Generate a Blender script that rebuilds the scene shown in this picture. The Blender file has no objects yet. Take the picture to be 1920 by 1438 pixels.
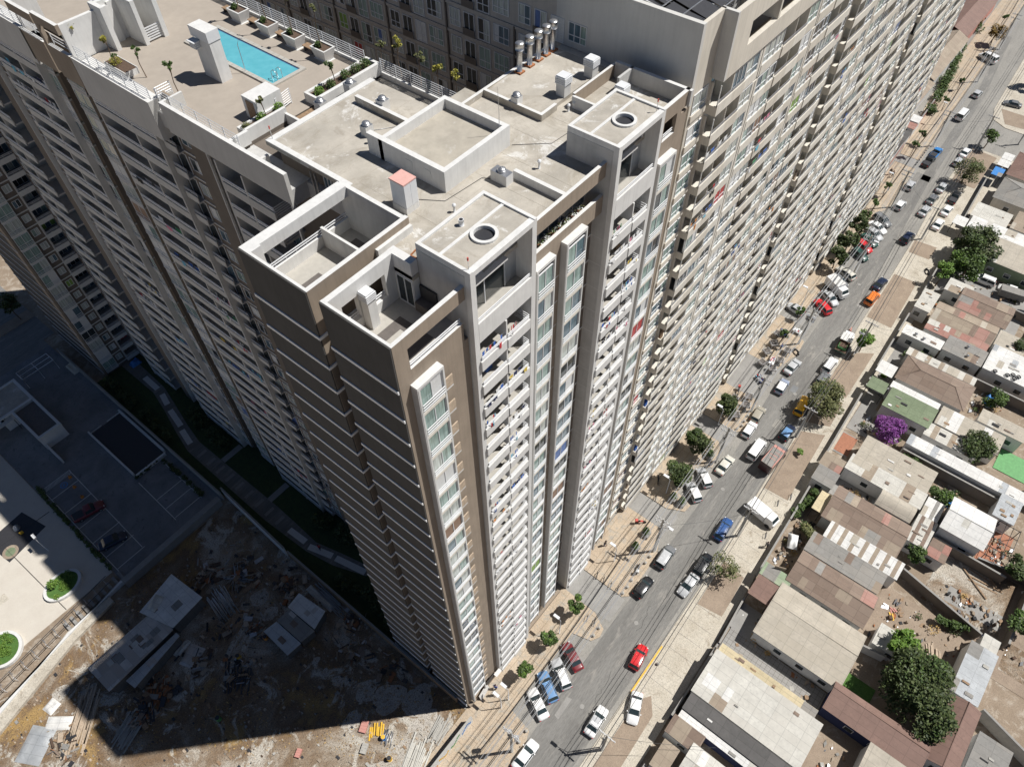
import bpy, bmesh, math, random
from mathutils import Vector, Matrix
R = math.radians
random.seed(7)
S = bpy.context.scene
COL = S.collection

# ---------------------------------------------------------------- camera, sky, sun, exposure
cam_data = bpy.data.cameras.new('camera')
cam_data.sensor_width = 36.0
cam_data.lens = 1389.16 / 1920 * 36.0
cam_data.clip_start = 0.5
cam_data.clip_end = 3000
cam = bpy.data.objects.new('camera', cam_data)
COL.objects.link(cam)
cam.location = (-14.946, -20.442, 97.247)
cam.rotation_euler = (R(37.72498), R(0.59034), R(-51.10957))
S.camera = cam

SUN = Vector((.4496, -.4248, 1.0)).normalized()
elev = math.asin(SUN.z)
world = bpy.data.worlds.new('World')
S.world = world
world.use_nodes = True
nt = world.node_tree
sky = nt.nodes.new('ShaderNodeTexSky')
sky.sky_type = 'NISHITA'
sky.sun_disc = False
sky.sun_elevation = elev
sky.sun_rotation = math.atan2(SUN.x, SUN.y)
sky.altitude = 900
sky.air_density = .65
sky.dust_density = .2
sky.ozone_density = 2.0
bg = nt.nodes['Background']
bg.inputs['Strength'].default_value = 0.05
nt.links.new(sky.outputs[0], bg.inputs[0])
sl = bpy.data.lights.new('sun', 'SUN')
sl.energy = 5.0
sl.angle = R(0.53)
sl.color = (1.0, 0.97, 0.925)
so = bpy.data.objects.new('sun', sl)
so.rotation_euler = SUN.to_track_quat('Z', 'Y').to_euler()
so.location = (60, -60, 150)
COL.objects.link(so)
S.view_settings.view_transform = 'Standard'
S.view_settings.look = 'None'
S.view_settings.exposure = 0.12
S.view_settings.gamma = 1.0

# ---------------------------------------------------------------- materials
MATS = {}
def _ramp(nt, fac, stops):
    r = nt.nodes.new('ShaderNodeValToRGB')
    e = r.color_ramp.elements
    while len(e) < len(stops): e.new(0.5)
    for i, (p, c) in enumerate(stops):
        e[i].position = p
        e[i].color = (c[0], c[1], c[2], 1)
    nt.links.new(fac, r.inputs[0])
    return r.outputs[0]
def _noise(nt, vec, scale, detail=4, rough=.6, w=0):
    n = nt.nodes.new('ShaderNodeTexNoise')
    n.inputs['Scale'].default_value = scale
    n.inputs['Detail'].default_value = detail
    n.inputs['Roughness'].default_value = rough
    n.inputs['Distortion'].default_value = w
    nt.links.new(vec, n.inputs['Vector'])
    return n.outputs['Fac']
def _mix(nt, f, a, b, mode='MIX'):
    m = nt.nodes.new('ShaderNodeMix')
    m.data_type = 'RGBA'
    m.blend_type = mode
    for s, v in ((m.inputs[0], f), (m.inputs[6], a), (m.inputs[7], b)):
        if isinstance(v, (int, float)): s.default_value = v
        elif isinstance(v, tuple): s.default_value = (v[0], v[1], v[2], 1)
        else: nt.links.new(v, s)
    return m.outputs[2]
def _coord(nt, scale=(1, 1, 1), rot=(0, 0, 0), kind='Object'):
    t = nt.nodes.new('ShaderNodeTexCoord')
    mp = nt.nodes.new('ShaderNodeMapping')
    mp.inputs['Scale'].default_value = scale
    mp.inputs['Rotation'].default_value = rot
    nt.links.new(t.outputs[kind], mp.inputs['Vector'])
    return mp.outputs[0]
def new_mat(name):
    m = bpy.data.materials.new(name)
    m.use_nodes = True
    b = m.node_tree.nodes['Principled BSDF']
    MATS[name] = m
    return m, m.node_tree, b
def plain(name, col, rough=.6, metal=0, coat=0, var=.12, scale=3, spec=.5, streak=0, dirt=None, bump=0, stain=False):
    """paint / plaster / sheet: base colour with a weathered variation of its own"""
    m, nt, b = new_mat(name)
    v = _coord(nt)
    n = _noise(nt, v, scale, 6, .65)
    c = _ramp(nt, n, [(.3, tuple(x * (1 - var) for x in col)), (.7, tuple(min(1, x * (1 + var)) for x in col))])
    if streak:
        v2 = _coord(nt, (1.5, 1.5, .12))
        n2 = _noise(nt, v2, 2.2, 5, .7)
        c = _mix(nt, _ramp(nt, n2, [(.45, (0, 0, 0)), (.8, (streak, streak, streak))]), c, tuple(x * .55 for x in col))
    if dirt:
        n3 = _noise(nt, v, dirt[0], 8, .75, .6)
        c = _mix(nt, _ramp(nt, n3, [(dirt[1], (0, 0, 0)), (dirt[1] + dirt[2], (1, 1, 1))]), c, dirt[3])
    if stain:
        n4 = _noise(nt, _coord(nt, (1, 1, 1), (0, 0, .4)), .28, 9, .8, 1.6)
        c = _mix(nt, _ramp(nt, n4, [(.5, (0, 0, 0)), (.62, (.55, .55, .55)), (.7, (.1, .1, .1))]), c, (.27, .235, .185))
        c = _mix(nt, _ramp(nt, _noise(nt, v, 6, 8, .8), [(.3, (.35, .35, .35)), (.5, (0, 0, 0))]), c, (.30, .27, .22))
    nt.links.new(c, b.inputs['Base Color'])
    b.inputs['Roughness'].default_value = rough
    b.inputs['Metallic'].default_value = metal
    b.inputs['Specular IOR Level'].default_value = spec
    if coat: b.inputs['Coat Weight'].default_value = coat
    if bump:
        bp = nt.nodes.new('ShaderNodeBump')
        bp.inputs['Strength'].default_value = bump
        bp.inputs['Distance'].default_value = .03
        nt.links.new(_noise(nt, v, 14, 5, .7), bp.inputs['Height'])
        nt.links.new(bp.outputs[0], b.inputs['Normal'])
    return m
def M(name): return MATS[name]

plain('white_plaster', (.66, .655, .635), .75, var=.06, scale=1.2, streak=.35, bump=.15)
plain('white_band', (.69, .655, .58), .75, var=.07, scale=.35, streak=.5)
plain('cream_band', (.62, .575, .495), .8, var=.09, scale=.25, streak=.5)
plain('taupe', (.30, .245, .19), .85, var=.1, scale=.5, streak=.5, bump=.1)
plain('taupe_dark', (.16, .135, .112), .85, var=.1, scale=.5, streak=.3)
plain('grey_plaster', (.49, .485, .47), .85, var=.1, scale=.8, streak=.35, bump=.3)
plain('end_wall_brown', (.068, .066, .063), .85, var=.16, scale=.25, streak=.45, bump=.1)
plain('court_grey', (.47, .435, .39), .85, var=.1, scale=.6, streak=.5, bump=.1)
plain('grey_block_plaster', (.57, .56, .53), .85, var=.07, scale=.4, streak=.25, bump=.1)
plain('light_strip', (.62, .62, .60), .7, var=.05)
plain('white_line', (.86, .87, .87), .6, var=.03)
plain('roof_concrete', (.42, .388, .335), .9, var=.2, scale=.45, dirt=(.42, .56, .05, (.60, .585, .55)), bump=.4, streak=0, stain=True)
plain('roof_screed', (.40, .365, .305), .9, var=.14, scale=.9, dirt=(.6, .58, .1, (.50, .48, .44)), bump=.4)
plain('deck_tile', (.36, .315, .265), .85, var=.07, scale=1.1)
plain('dark_floor', (.13, .115, .105), .8, var=.15)
plain('light_floor', (.42, .40, .36), .7, var=.08)
plain('metal_white', (.68, .69, .70), .4, var=.04)
plain('metal_grey', (.42, .43, .45), .4, metal=.7, var=.15)
plain('galvanised', (.58, .58, .58), .35, metal=.85, var=.2, scale=9)
plain('steel_dark', (.05, .05, .055), .5, metal=.3)
plain('black_rubber', (.02, .02, .022), .8, var=.2)
plain('rust', (.30, .12, .05), .9, var=.4)
plain('red_paint', (.55, .09, .07), .6, var=.1)
plain('faded_pink', (.66, .38, .33), .75, var=.1, scale=5)
plain('faded_red', (.50, .24, .20), .75, var=.12, scale=5)
plain('terracotta', (.34, .15, .09), .85, var=.2, scale=4)
plain('wood', (.27, .18, .11), .8, var=.35, scale=5)
plain('wood_pale', (.44, .35, .26), .85, var=.25, scale=5)
plain('concrete_pole', (.40, .385, .35), .85, var=.12, streak=.3)
plain('wire', (.10, .10, .10), .5, var=0)
plain('wire_pale', (.45, .45, .45), .45, metal=.4, var=0)
plain('curtain_white', (.62, .63, .62), .7, var=.12, scale=8)
plain('skin', (.42, .26, .18), .6, var=.05)
plain('hair', (.03, .022, .018), .6, var=.1)
plain('blue_plastic', (.05, .22, .55), .5)
plain('yellow_paint', (.70, .42, .04), .6, var=.15)
plain('green_paint', (.10, .30, .10), .6, var=.2)
plain('pink_paint', (.55, .10, .25), .6)
plain('soil', (.10, .065, .045), .95, var=.3, scale=6)
for nm, c in dict(glass_dark=(.035, .045, .05), glass_green=(.26, .36, .33), glass_pale=(.46, .50, .47), glass_blue=(.10, .16, .20)).items():
    m, nt, b = new_mat(nm)
    v = _coord(nt, (9, 9, .4))
    n = _noise(nt, v, 1.0, 3, .6)
    nt.links.new(_ramp(nt, n, [(.35, tuple(x * .62 for x in c)), (.65, tuple(min(1, x * 1.25) for x in c))]), b.inputs['Base Color'])
    b.inputs['Roughness'].default_value = .12
    b.inputs['Specular IOR Level'].default_value = .6
m, nt, b = new_mat('clear_glass'); b.inputs['Base Color'].default_value = (.03, .04, .045, 1); b.inputs['Roughness'].default_value = .05; b.inputs['Alpha'].default_value = .38
for nm_, c_ in dict(curtain_red=(.42, .05, .05), curtain_green=(.22, .36, .08), curtain_blue=(.10, .17, .38), curtain_brown=(.24, .15, .10)).items(): plain(nm_, c_, .5, var=.2, scale=7)
RARE = ['curtain_red', 'curtain_green', 'curtain_blue', 'curtain_brown', 'curtain_brown']
GLASS = ['glass_dark', 'glass_green', 'glass_pale', 'glass_blue', 'glass_pale', 'curtain_white']

def corrugated(name, col, patch, wave=5.0, axis=0, rough=.7, metal=0, amt=.55, dirtc=None):
    m, nt, b = new_mat(name)
    v = _coord(nt)
    n = _noise(nt, v, .5, 7, .7)
    n2 = _noise(nt, v, 3.2, 4, .6)
    c = _ramp(nt, n, [(.3, tuple(x * .78 for x in col)), (.7, tuple(min(1, x * 1.15) for x in col))])
    c = _mix(nt, _ramp(nt, n2, [(.5, (0, 0, 0)), (.75, (.5, .5, .5))]), c, dirtc or tuple(x * .6 for x in col))
    # sheets: one tone per sheet
    br = nt.nodes.new('ShaderNodeTexBrick')
    br.inputs['Scale'].default_value = 1.0
    br.inputs['Brick Width'].default_value = 1.05
    br.inputs['Row Height'].default_value = 1.9
    br.inputs['Mortar Size'].default_value = .025
    br.inputs['Color1'].default_value = (0, 0, 0, 1)
    br.inputs['Color2'].default_value = (1, 1, 1, 1)
    br.inputs['Mortar'].default_value = (.35, .35, .35, 1)
    br.offset = 0
    nt.links.new(_coord(nt), br.inputs['Vector'])
    c = _mix(nt, _ramp(nt, br.outputs['Color'], [(0, (0, 0, 0)), (1, (amt, amt, amt))]), c, patch)
    sm = nt.nodes.new('ShaderNodeMath'); sm.operation = 'MULTIPLY'; sm.inputs[1].default_value = .45
    nt.links.new(br.outputs['Fac'], sm.inputs[0])
    c = _mix(nt, sm.outputs[0], c, tuple(x * .35 for x in col))
    nt.links.new(c, b.inputs['Base Color'])
    w = nt.nodes.new('ShaderNodeTexWave')
    w.bands_direction = 'X' if axis == 0 else 'Y'
    w.inputs['Scale'].default_value = wave
    nt.links.new(_coord(nt), w.inputs['Vector'])
    bp = nt.nodes.new('ShaderNodeBump')
    bp.inputs['Strength'].default_value = .6
    bp.inputs['Distance'].default_value = .04
    nt.links.new(w.outputs['Fac'], bp.inputs['Height'])
    nt.links.new(bp.outputs[0], b.inputs['Normal'])
    b.inputs['Roughness'].default_value = rough
    b.inputs['Metallic'].default_value = metal
corrugated('sheet_cream', (.52, .47, .39), (.46, .41, .33), amt=.6)
corrugated('sheet_pale', (.66, .64, .58), (.56, .53, .47), amt=.6)
corrugated('sheet_white', (.80, .79, .76), (.70, .68, .64), amt=.4)
corrugated('sheet_brown', (.235, .17, .13), (.30, .23, .18), amt=.7)
corrugated('sheet_grey', (.30, .29, .27), (.36, .33, .29), amt=.6)
corrugated('sheet_tan', (.40, .33, .25), (.32, .25, .19), amt=.7)
corrugated('sheet_red', (.40, .20, .16), (.45, .29, .24), amt=.6)
corrugated('sheet_green', (.20, .25, .15), (.25, .30, .19), amt=.4)
corrugated('sheet_mint', (.33, .42, .27), (.45, .48, .36), amt=.6)
corrugated('sheet_dark', (.12, .115, .11), (.16, .15, .145), amt=.4)
corrugated('sheet_yellowish', (.66, .56, .36), (.70, .60, .42), amt=.4)
corrugated('sheet_steel', (.55, .57, .58), (.48, .50, .52), amt=.4, rough=.45, metal=.3)
corrugated('tile_brown', (.24, .15, .12), (.21, .13, .105), wave=3.0, amt=.5)
corrugated('shed_board', (.66, .63, .59), (.44, .37, .31), amt=.9)

def ground(name, stops, scale, detail=8, second=None, bump=.3, rough=.95, fine=.12, stretch=1):
    m, nt, b = new_mat(name)
    v = _coord(nt, (stretch, 1, 1))
    c = _ramp(nt, _noise(nt, v, scale, detail, .68, .4), stops)
    if second:
        n2 = _noise(nt, v, second[0], 7, .72, 1.0)
        c = _mix(nt, _ramp(nt, n2, [(second[1], (0, 0, 0)), (second[2], (1, 1, 1))]), c, second[3])
    n3 = _noise(nt, v, 7, 6, .8)
    c = _mix(nt, _ramp(nt, n3, [(.35, (fine * 3, fine * 3, fine * 3)), (.55, (0, 0, 0))]), c, (.04, .035, .03))
    nt.links.new(c, b.inputs['Base Color'])
    b.inputs['Roughness'].default_value = rough
    if bump:
        bp = nt.nodes.new('ShaderNodeBump')
        bp.inputs['Strength'].default_value = bump
        bp.inputs['Distance'].default_value = .08
        nt.links.new(_noise(nt, v, 4, 8, .75), bp.inputs['Height'])
        nt.links.new(bp.outputs[0], b.inputs['Normal'])
    return m, nt, b
ground('earth', [(.3, (.22, .165, .115)), (.7, (.34, .27, .20))], .15, second=(.5, .5, .62, (.42, .36, .29)))
ground('lot_earth', [(.38, (.40, .26, .10)), (.46, (.20, .13, .075)), (.53, (.28, .21, .145)), (.62, (.47, .42, .35))], .1, second=(.22, .53, .6, (.55, .51, .44)), fine=.3)
ground('bed_earth', [(.3, (.26, .20, .15)), (.7, (.36, .285, .215))], .5, second=(1.6, .6, .72, (.42, .34, .25)))
ground('asphalt', [(.35, (.165, .16, .15)), (.65, (.235, .228, .213))], .4, second=(.9, .54, .66, (.29, .275, .25)), bump=.15, fine=.12, stretch=.16)
ground('asphalt_worn', [(.35, (.25, .24, .22)), (.65, (.33, .315, .285))], .3, second=(.7, .56, .68, (.20, .195, .18)), bump=.2, fine=.12, stretch=.3)
ground('asphalt_lot', [(.35, (.16, .165, .17)), (.65, (.24, .245, .25))], .25, second=(1.2, .56, .66, (.13, .13, .135)), bump=.1, fine=.06)
ground('concrete', [(.3, (.47, .42, .34)), (.7, (.60, .555, .47))], .35, second=(.6, .56, .66, (.38, .33, .26)), bump=.15, fine=.16)
ground('concrete_grey', [(.3, (.26, .25, .235)), (.7, (.33, .32, .30))], .5, second=(1.3, .6, .7, (.22, .21, .2)), bump=.12, fine=.06)
ground('plaza_stone', [(.3, (.53, .485, .42)), (.7, (.59, .55, .48))], .5, second=(2, .62, .75, (.50, .42, .34)), bump=.05, fine=.03)
ground('grass_dark', [(.3, (.025, .05, .018)), (.7, (.06, .095, .03))], 1.5, bump=.8)
ground('grass_green', [(.3, (.05, .13, .02)), (.7, (.10, .20, .04))], 2.5, bump=.8)
# brick-like pavement slabs
m, nt, b = ground('paving', [(.3, (.43, .34, .245)), (.7, (.54, .445, .335))], .35, second=(.7, .52, .62, (.40, .36, .30)), bump=.1, fine=.14)
br = nt.nodes.new('ShaderNodeTexBrick')
br.inputs['Scale'].default_value = 1
br.inputs['Brick Width'].default_value = 2.4
br.inputs['Row Height'].default_value = 1.2
br.inputs['Mortar Size'].default_value = .03
br.inputs['Color1'].default_value = br.inputs['Color2'].default_value = (1, 1, 1, 1)
br.inputs['Mortar'].default_value = (.66, .64, .62, 1)
nt.links.new(_coord(nt), br.inputs['Vector'])
src = b.inputs['Base Color'].links[0].from_socket
nt.links.new(_mix(nt, 1.0, src, br.outputs['Color'], 'MULTIPLY'), b.inputs['Base Color'])

def leaf_mat(name, c1, c2):
    m, nt, b = new_mat(name)
    g = nt.nodes.new('ShaderNodeNewGeometry')
    c = _ramp(nt, g.outputs['Random Per Island'], [(0, c1), (1, c2)])
    nt.links.new(c, b.inputs['Base Color'])
    b.inputs['Roughness'].default_value = .55
    b.inputs['Specular IOR Level'].default_value = .3
leaf_mat('leaf_mid', (.035, .065, .018), (.10, .15, .04))
leaf_mat('leaf_dark', (.028, .048, .016), (.095, .12, .04))
leaf_mat('leaf_yellow', (.16, .17, .03), (.38, .33, .06))
leaf_mat('leaf_olive', (.07, .085, .03), (.19, .19, .08))
leaf_mat('leaf_fresh', (.07, .15, .02), (.17, .27, .05))
leaf_mat('leaf_purple', (.10, .03, .13), (.30, .08, .34))
leaf_mat('leaf_autumn', (.16, .10, .03), (.34, .22, .05))
leaf_mat('dry_grass', (.32, .20, .06), (.55, .38, .15))
plain('bark', (.14, .10, .07), .9, var=.3, scale=9)
CLOTH = {}
for nm, c in dict(white=(.75, .75, .74), red=(.55, .04, .05), blue=(.05, .14, .45), navy=(.02, .03, .09), pink=(.65, .22, .32), black=(.02, .02, .022), yellow=(.65, .48, .08), green=(.06, .28, .12), grey=(.28, .28, .3), cyan=(.15, .45, .6), orange=(.65, .25, .05), cream=(.6, .55, .45)).items():
    plain('cloth_' + nm, c, .9, var=.08, scale=10)
    CLOTH[nm] = 'cloth_' + nm

# pool water
m, nt, b = new_mat('pool_water')
v = _coord(nt)
nt.links.new(_ramp(nt, _noise(nt, v, 1.2, 2), [(.3, (.10, .38, .45)), (.7, (.13, .43, .50))]), b.inputs['Base Color'])
b.inputs['Roughness'].default_value = .06
bp_ = nt.nodes.new('ShaderNodeBump')
bp_.inputs['Strength'].default_value = .05
nt.links.new(_noise(nt, v, 2.3, 5, .6, 1.5), bp_.inputs['Height'])
nt.links.new(bp_.outputs[0], b.inputs['Normal'])

# ---------------------------------------------------------------- mesh helpers
class MB:
    def __init__(s): s.v = []; s.f = []; s.m = []; s.mats = []; s.smooth = []
    def mi(s, mat):
        if mat not in s.mats: s.mats.append(mat)
        return s.mats.index(mat)
    def face(s, pts, mat, smooth=False):
        n = len(s.v)
        s.v += [tuple(p) for p in pts]
        s.f.append(tuple(range(n, n + len(pts))))
        s.m.append(s.mi(mat)); s.smooth.append(smooth)
    def box(s, x0, x1, y0, y1, z0, z1, mat, top=None):
        if x0 > x1: x0, x1 = x1, x0
        if y0 > y1: y0, y1 = y1, y0
        if z0 > z1: z0, z1 = z1, z0
        n = len(s.v)
        s.v += [(x0, y0, z0), (x1, y0, z0), (x1, y1, z0), (x0, y1, z0), (x0, y0, z1), (x1, y0, z1), (x1, y1, z1), (x0, y1, z1)]
        for k, q in enumerate(((0, 3, 2, 1), (4, 5, 6, 7), (0, 1, 5, 4), (1, 2, 6, 5), (2, 3, 7, 6), (3, 0, 4, 7))):
            s.f.append(tuple(n + i for i in q))
            s.m.append(s.mi(top if (k == 1 and top) else mat)); s.smooth.append(False)
    def prism(s, poly, z0, z1, mat, top=None):
        a = sum(poly[i][0] * poly[(i + 1) % len(poly)][1] - poly[(i + 1) % len(poly)][0] * poly[i][1] for i in range(len(poly)))
        if a < 0: poly = poly[::-1]
        n = len(s.v); k = len(poly)
        s.v += [(p[0], p[1], z0) for p in poly] + [(p[0], p[1], z1) for p in poly]
        s.f.append(tuple(n + i for i in reversed(range(k)))); s.m.append(s.mi(mat)); s.smooth.append(False)
        s.f.append(tuple(n + k + i for i in range(k))); s.m.append(s.mi(top or mat)); s.smooth.append(False)
        for i in range(k):
            j = (i + 1) % k
            s.f.append((n + i, n + j, n + k + j, n + k + i)); s.m.append(s.mi(mat)); s.smooth.append(False)
    def tube(s, pts, r, mat, seg=6, cap=True, smooth=True):
        pts = [Vector(p) for p in pts]
        rs = r if isinstance(r, (list, tuple)) else [r] * len(pts)
        n = len(s.v); up = Vector((0, 0, 1))
        for i, p in enumerate(pts):
            d = (pts[min(i + 1, len(pts) - 1)] - pts[max(i - 1, 0)])
            if d.length < 1e-9: d = Vector((0, 0, 1))
            d.normalize()
            a = d.cross(up if abs(d.z) < .95 else Vector((1, 0, 0))).normalized()
            c = d.cross(a)
            for k in range(seg):
                t = 2 * math.pi * k / seg
                s.v.append(tuple(p + (a * math.cos(t) + c * math.sin(t)) * rs[i]))
        for i in range(len(pts) - 1):
            for k in range(seg):
                k2 = (k + 1) % seg
                s.f.append((n + i * seg + k, n + i * seg + k2, n + (i + 1) * seg + k2, n + (i + 1) * seg + k))
                s.m.append(s.mi(mat)); s.smooth.append(smooth)
        if cap:
            s.f.append(tuple(n + k for k in range(seg))); s.m.append(s.mi(mat)); s.smooth.append(False)
            e = n + (len(pts) - 1) * seg
            s.f.append(tuple(e + k for k in reversed(range(seg)))); s.m.append(s.mi(mat)); s.smooth.append(False)
    def cyl(s, x, y, z0, z1, r, mat, seg=14, r2=None):
        s.tube([(x, y, z0), (x, y, z1)], [r, r if r2 is None else r2], mat, seg)
    def dome(s, x, y, z, r, h, mat, seg=12, rings=4):
        pr = []
        for i in range(rings + 1):
            t = i / rings * math.pi / 2
            pr.append(((x, y, z + h * math.sin(t)), max(r * math.cos(t), .002)))
        s.tube([p for p, _ in pr], [q for _, q in pr], mat, seg)
    def grid(s, fn, nu, nv, mat, smooth=True):
        n = len(s.v)
        for i in range(nu + 1):
            for j in range(nv + 1): s.v.append(tuple(fn(i / nu, j / nv)))
        for i in range(nu):
            for j in range(nv):
                a = n + i * (nv + 1) + j
                s.f.append((a, a + nv + 1, a + nv + 2, a + 1)); s.m.append(s.mi(mat)); s.smooth.append(smooth)
    def build(s, name, parent=None, loc=None, kind=None, bevel=0):
        me = bpy.data.meshes.new(name)
        if loc is not None:
            L = Vector(loc); s.v = [(x - L.x, y - L.y, z - L.z) for x, y, z in s.v]
        me.from_pydata(s.v, [], s.f)
        for mt in s.mats: me.materials.append(MATS[mt])
        me.polygons.foreach_set('material_index', s.m)
        me.polygons.foreach_set('use_smooth', s.smooth)
        me.update()
        o = bpy.data.objects.new(name, me)
        COL.objects.link(o)
        if parent is not None: o.parent = parent
        if loc is not None: o.location = loc
        if kind: o['kind'] = kind
        return o
def thing(name, label, cat, loc=(0, 0, 0), rot=0, group=None):
    o = bpy.data.objects.new(name, None)
    o.empty_display_size = .3
    COL.objects.link(o)
    o.location = loc; o.rotation_euler = (0, 0, rot)
    tag(o, label, cat, group)
    return o
def tag(o, label, cat, group=None, kind=None):
    o['label'] = label; o['category'] = cat
    if group: o['group'] = group
    if kind: o['kind'] = kind
    return o
def struct(name, mb):
    o = mb.build(name); o['kind'] = 'structure'; return o
def copy_tree(o, parent=None):
    c = o.copy(); COL.objects.link(c); c.parent = parent
    for ch in list(o.children): copy_tree(ch, c)
    return c
def ordinal(n):
    return ['topmost', 'second', 'third', 'fourth', 'fifth', 'sixth', 'seventh', 'eighth', 'ninth', 'tenth', 'eleventh', 'twelfth', 'thirteenth', 'fourteenth', 'fifteenth', 'sixteenth', 'seventeenth', 'eighteenth', 'nineteenth', 'twentieth', 'twenty-first', 'twenty-second', 'twenty-third', 'twenty-fourth', 'twenty-fifth', 'twenty-sixth', 'twenty-seventh'][n]
class Pool:
    """parts of one building: the first hundred of a kind one by one, the rest as one mesh"""
    def __init__(s, root, cap=98): s.root = root; s.cap = cap; s.n = {}; s.rest = {}
    def get(s, kind):
        s.n[kind] = s.n.get(kind, 0) + 1
        if s.n[kind] <= s.cap: return MB(), True
        return s.rest.setdefault(kind, MB()), False
    def put(s, kind, mb, single):
        if single: return mb.build(kind, s.root)
    def done(s):
        for k, mb in s.rest.items():
            mb.build(k, s.root, kind='stuff')
class Fc:
    """a facade: 'S' faces -Y at y=p (u runs along x); 'W' faces -X at x=p (u runs along y). d is the distance outward."""
    def __init__(s, side, p): s.side = side; s.p = p
    def box(s, mb, u0, u1, d0, d1, z0, z1, mat, top=None):
        if s.side == 'S': mb.box(u0, u1, s.p - d1, s.p - d0, z0, z1, mat, top)
        else: mb.box(s.p - d1, s.p - d0, u0, u1, z0, z1, mat, top)
    def pt(s, u, d, z): return (u, s.p - d, z) if s.side == 'S' else (s.p - d, u, z)
def window(F, mb, u0, u1, z0, z1, d=0, panes=2, transom=True, g=None, fr='metal_white', t=.06):
    """white frame standing 3 cm proud of the wall, panes set behind it, a lower guard transom"""
    g = g or random.choice(GLASS)
    if g != 'clear_glass' and random.random() < .07: g = random.choice(RARE)
    F.box(mb, u0, u1, d - .05, d + .03, z0, z0 + t, fr); F.box(mb, u0, u1, d - .05, d + .03, z1 - t, z1, fr)
    F.box(mb, u0, u0 + t, d - .05, d + .028, z0 + t, z1 - t, fr); F.box(mb, u1 - t, u1, d - .05, d + .028, z0 + t, z1 - t, fr)
    w = (u1 - u0) / panes
    for i in range(panes):
        gg = g if random.random() < .7 else random.choice(GLASS)
        a = u0 + w * i; b = a + w
        F.box(mb, a + (t if i == 0 else .02), b - (t if i == panes - 1 else .02), d - .09, d - .018, z0 + t, z1 - t, gg)
        if i: F.box(mb, a - .03, a + .03, d - .05, d + .024, z0 + t, z1 - t, fr)
    if transom:
        zz = z0 + (z1 - z0) * .34
        F.box(mb, u0 + t, u1 - t, d - .04, d + .02, zz - .03, zz + .03, fr)
def rail(F, mb, u0, u1, z, d, h=.34, bars=2, post=.75, mat='metal_white', side0=None, side1=None, th=.025):
    """two slim rails on short posts along the parapet"""
    for k in range(bars):
        zz = z + h * (1 - k * .45)
        F.box(mb, u0, u1, d - .03, d + .03, zz - th, zz + th, mat)
    n = max(1, int((u1 - u0) / post))
    for i in range(n + 1):
        u = u0 + .03 + (u1 - u0 - .06) * i / n
        F.box(mb, u - .022, u + .022, d - .045, d - .002 - .028, z, z + h, mat)
    for side, u in ((side0, u0), (side1, u1)):
        if side:
            for k in range(5):
                zz = z + h - k * .2
                F.box(mb, u - .02, u + .02, d - side, d - .05, zz - .018, zz + .018, mat)
def clothes(F, u0, u1, z, d, n, cols, where, drop=.8):
    """washing pegged on a line just behind the rail, one thing per balcony"""
    mb = MB()
    w = (u1 - u0) / n
    for i in range(n):
        a = u0 + w * i + random.uniform(0, .2) * w; b = a + w * random.uniform(.5, .85)
        c = CLOTH[random.choice(cols)]
        h = drop * random.uniform(.5, 1.1)
        ph = random.random() * 6
        k = -1 if random.random() < .75 else 0
        dd = d - .16 if k else d + .06
        def fn(p, q, a=a, b=b, h=h, ph=ph, dd=dd):
            return F.pt(a + (b - a) * (p * (1 - .12 * q) + .06 * q), dd + .03 * math.sin(ph + p * 8) * (q + .2), z + (.28 if dd < d else 0) - h * q)
        mb.grid(fn, 4, 3, c)
    F.box(mb, u0, u1, d - .165, d - .155, z + .275, z + .285, 'wire_pale')
    o = mb.build('laundry')
    cs = []
    for c in cols:
        if c not in cs: cs.append(c)
    tag(o, '%s washing, %s' % (' and '.join(cs[:2]), where), 'laundry', 'washing hung out on the balconies')
    return o
# ---------------------------------------------------------------- ground (structure)
g = MB(); g.box(-500, 900, -600, 600, -1.0, -.02, 'earth'); struct('ground', g)

LV = [64.78] + [62.02 - 2.45 * i for i in range(26)]       # floor levels, top down
PAL = [['blue', 'white', 'navy'], ['red', 'white'], ['navy', 'pink', 'white'], ['cyan', 'blue'], ['white', 'grey'], ['black', 'red', 'grey'],
       ['orange', 'cream'], ['pink', 'green', 'white'], ['blue', 'red', 'cyan'], ['yellow', 'navy'], ['white', 'pink'], ['green', 'white']]

# ================================================================ the corner tower
T = thing('apartment_tower', 'corner apartment tower with brown windowless end wall, white balcony columns and flat concrete roof', 'apartment building', (0, 0, 0))
w = MB()
# masses (hollow terraces at the top corner)
w.box(.1, 5.75, 0.0, 5.395, 0, 64.3, 'taupe'); w.box(.12, 5.7, 5.395, 5.4, 0, 64.2, 'taupe_dark')  # thin slot skin: same taupe paint, the slot's shade put into its colour
w.box(.1, 5.75, 6.456, 12.3, 0, 64.85, 'taupe'); w.box(.12, 5.7, 6.45, 6.456, 0, 62.0, 'taupe_dark')              # far end piece; thin slot skin darkened to stand in for shade
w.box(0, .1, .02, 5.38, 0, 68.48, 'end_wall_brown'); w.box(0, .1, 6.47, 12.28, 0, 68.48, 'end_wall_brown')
w.box(5.2, 5.7, 5.4, 6.45, 0, 67.4, 'taupe_dark')
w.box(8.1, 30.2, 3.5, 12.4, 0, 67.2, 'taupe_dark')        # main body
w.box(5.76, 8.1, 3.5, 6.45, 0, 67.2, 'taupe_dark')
w.box(5.76, 8.1, 2.2, 3.5, 0, 64.85, 'taupe_dark')
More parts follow.
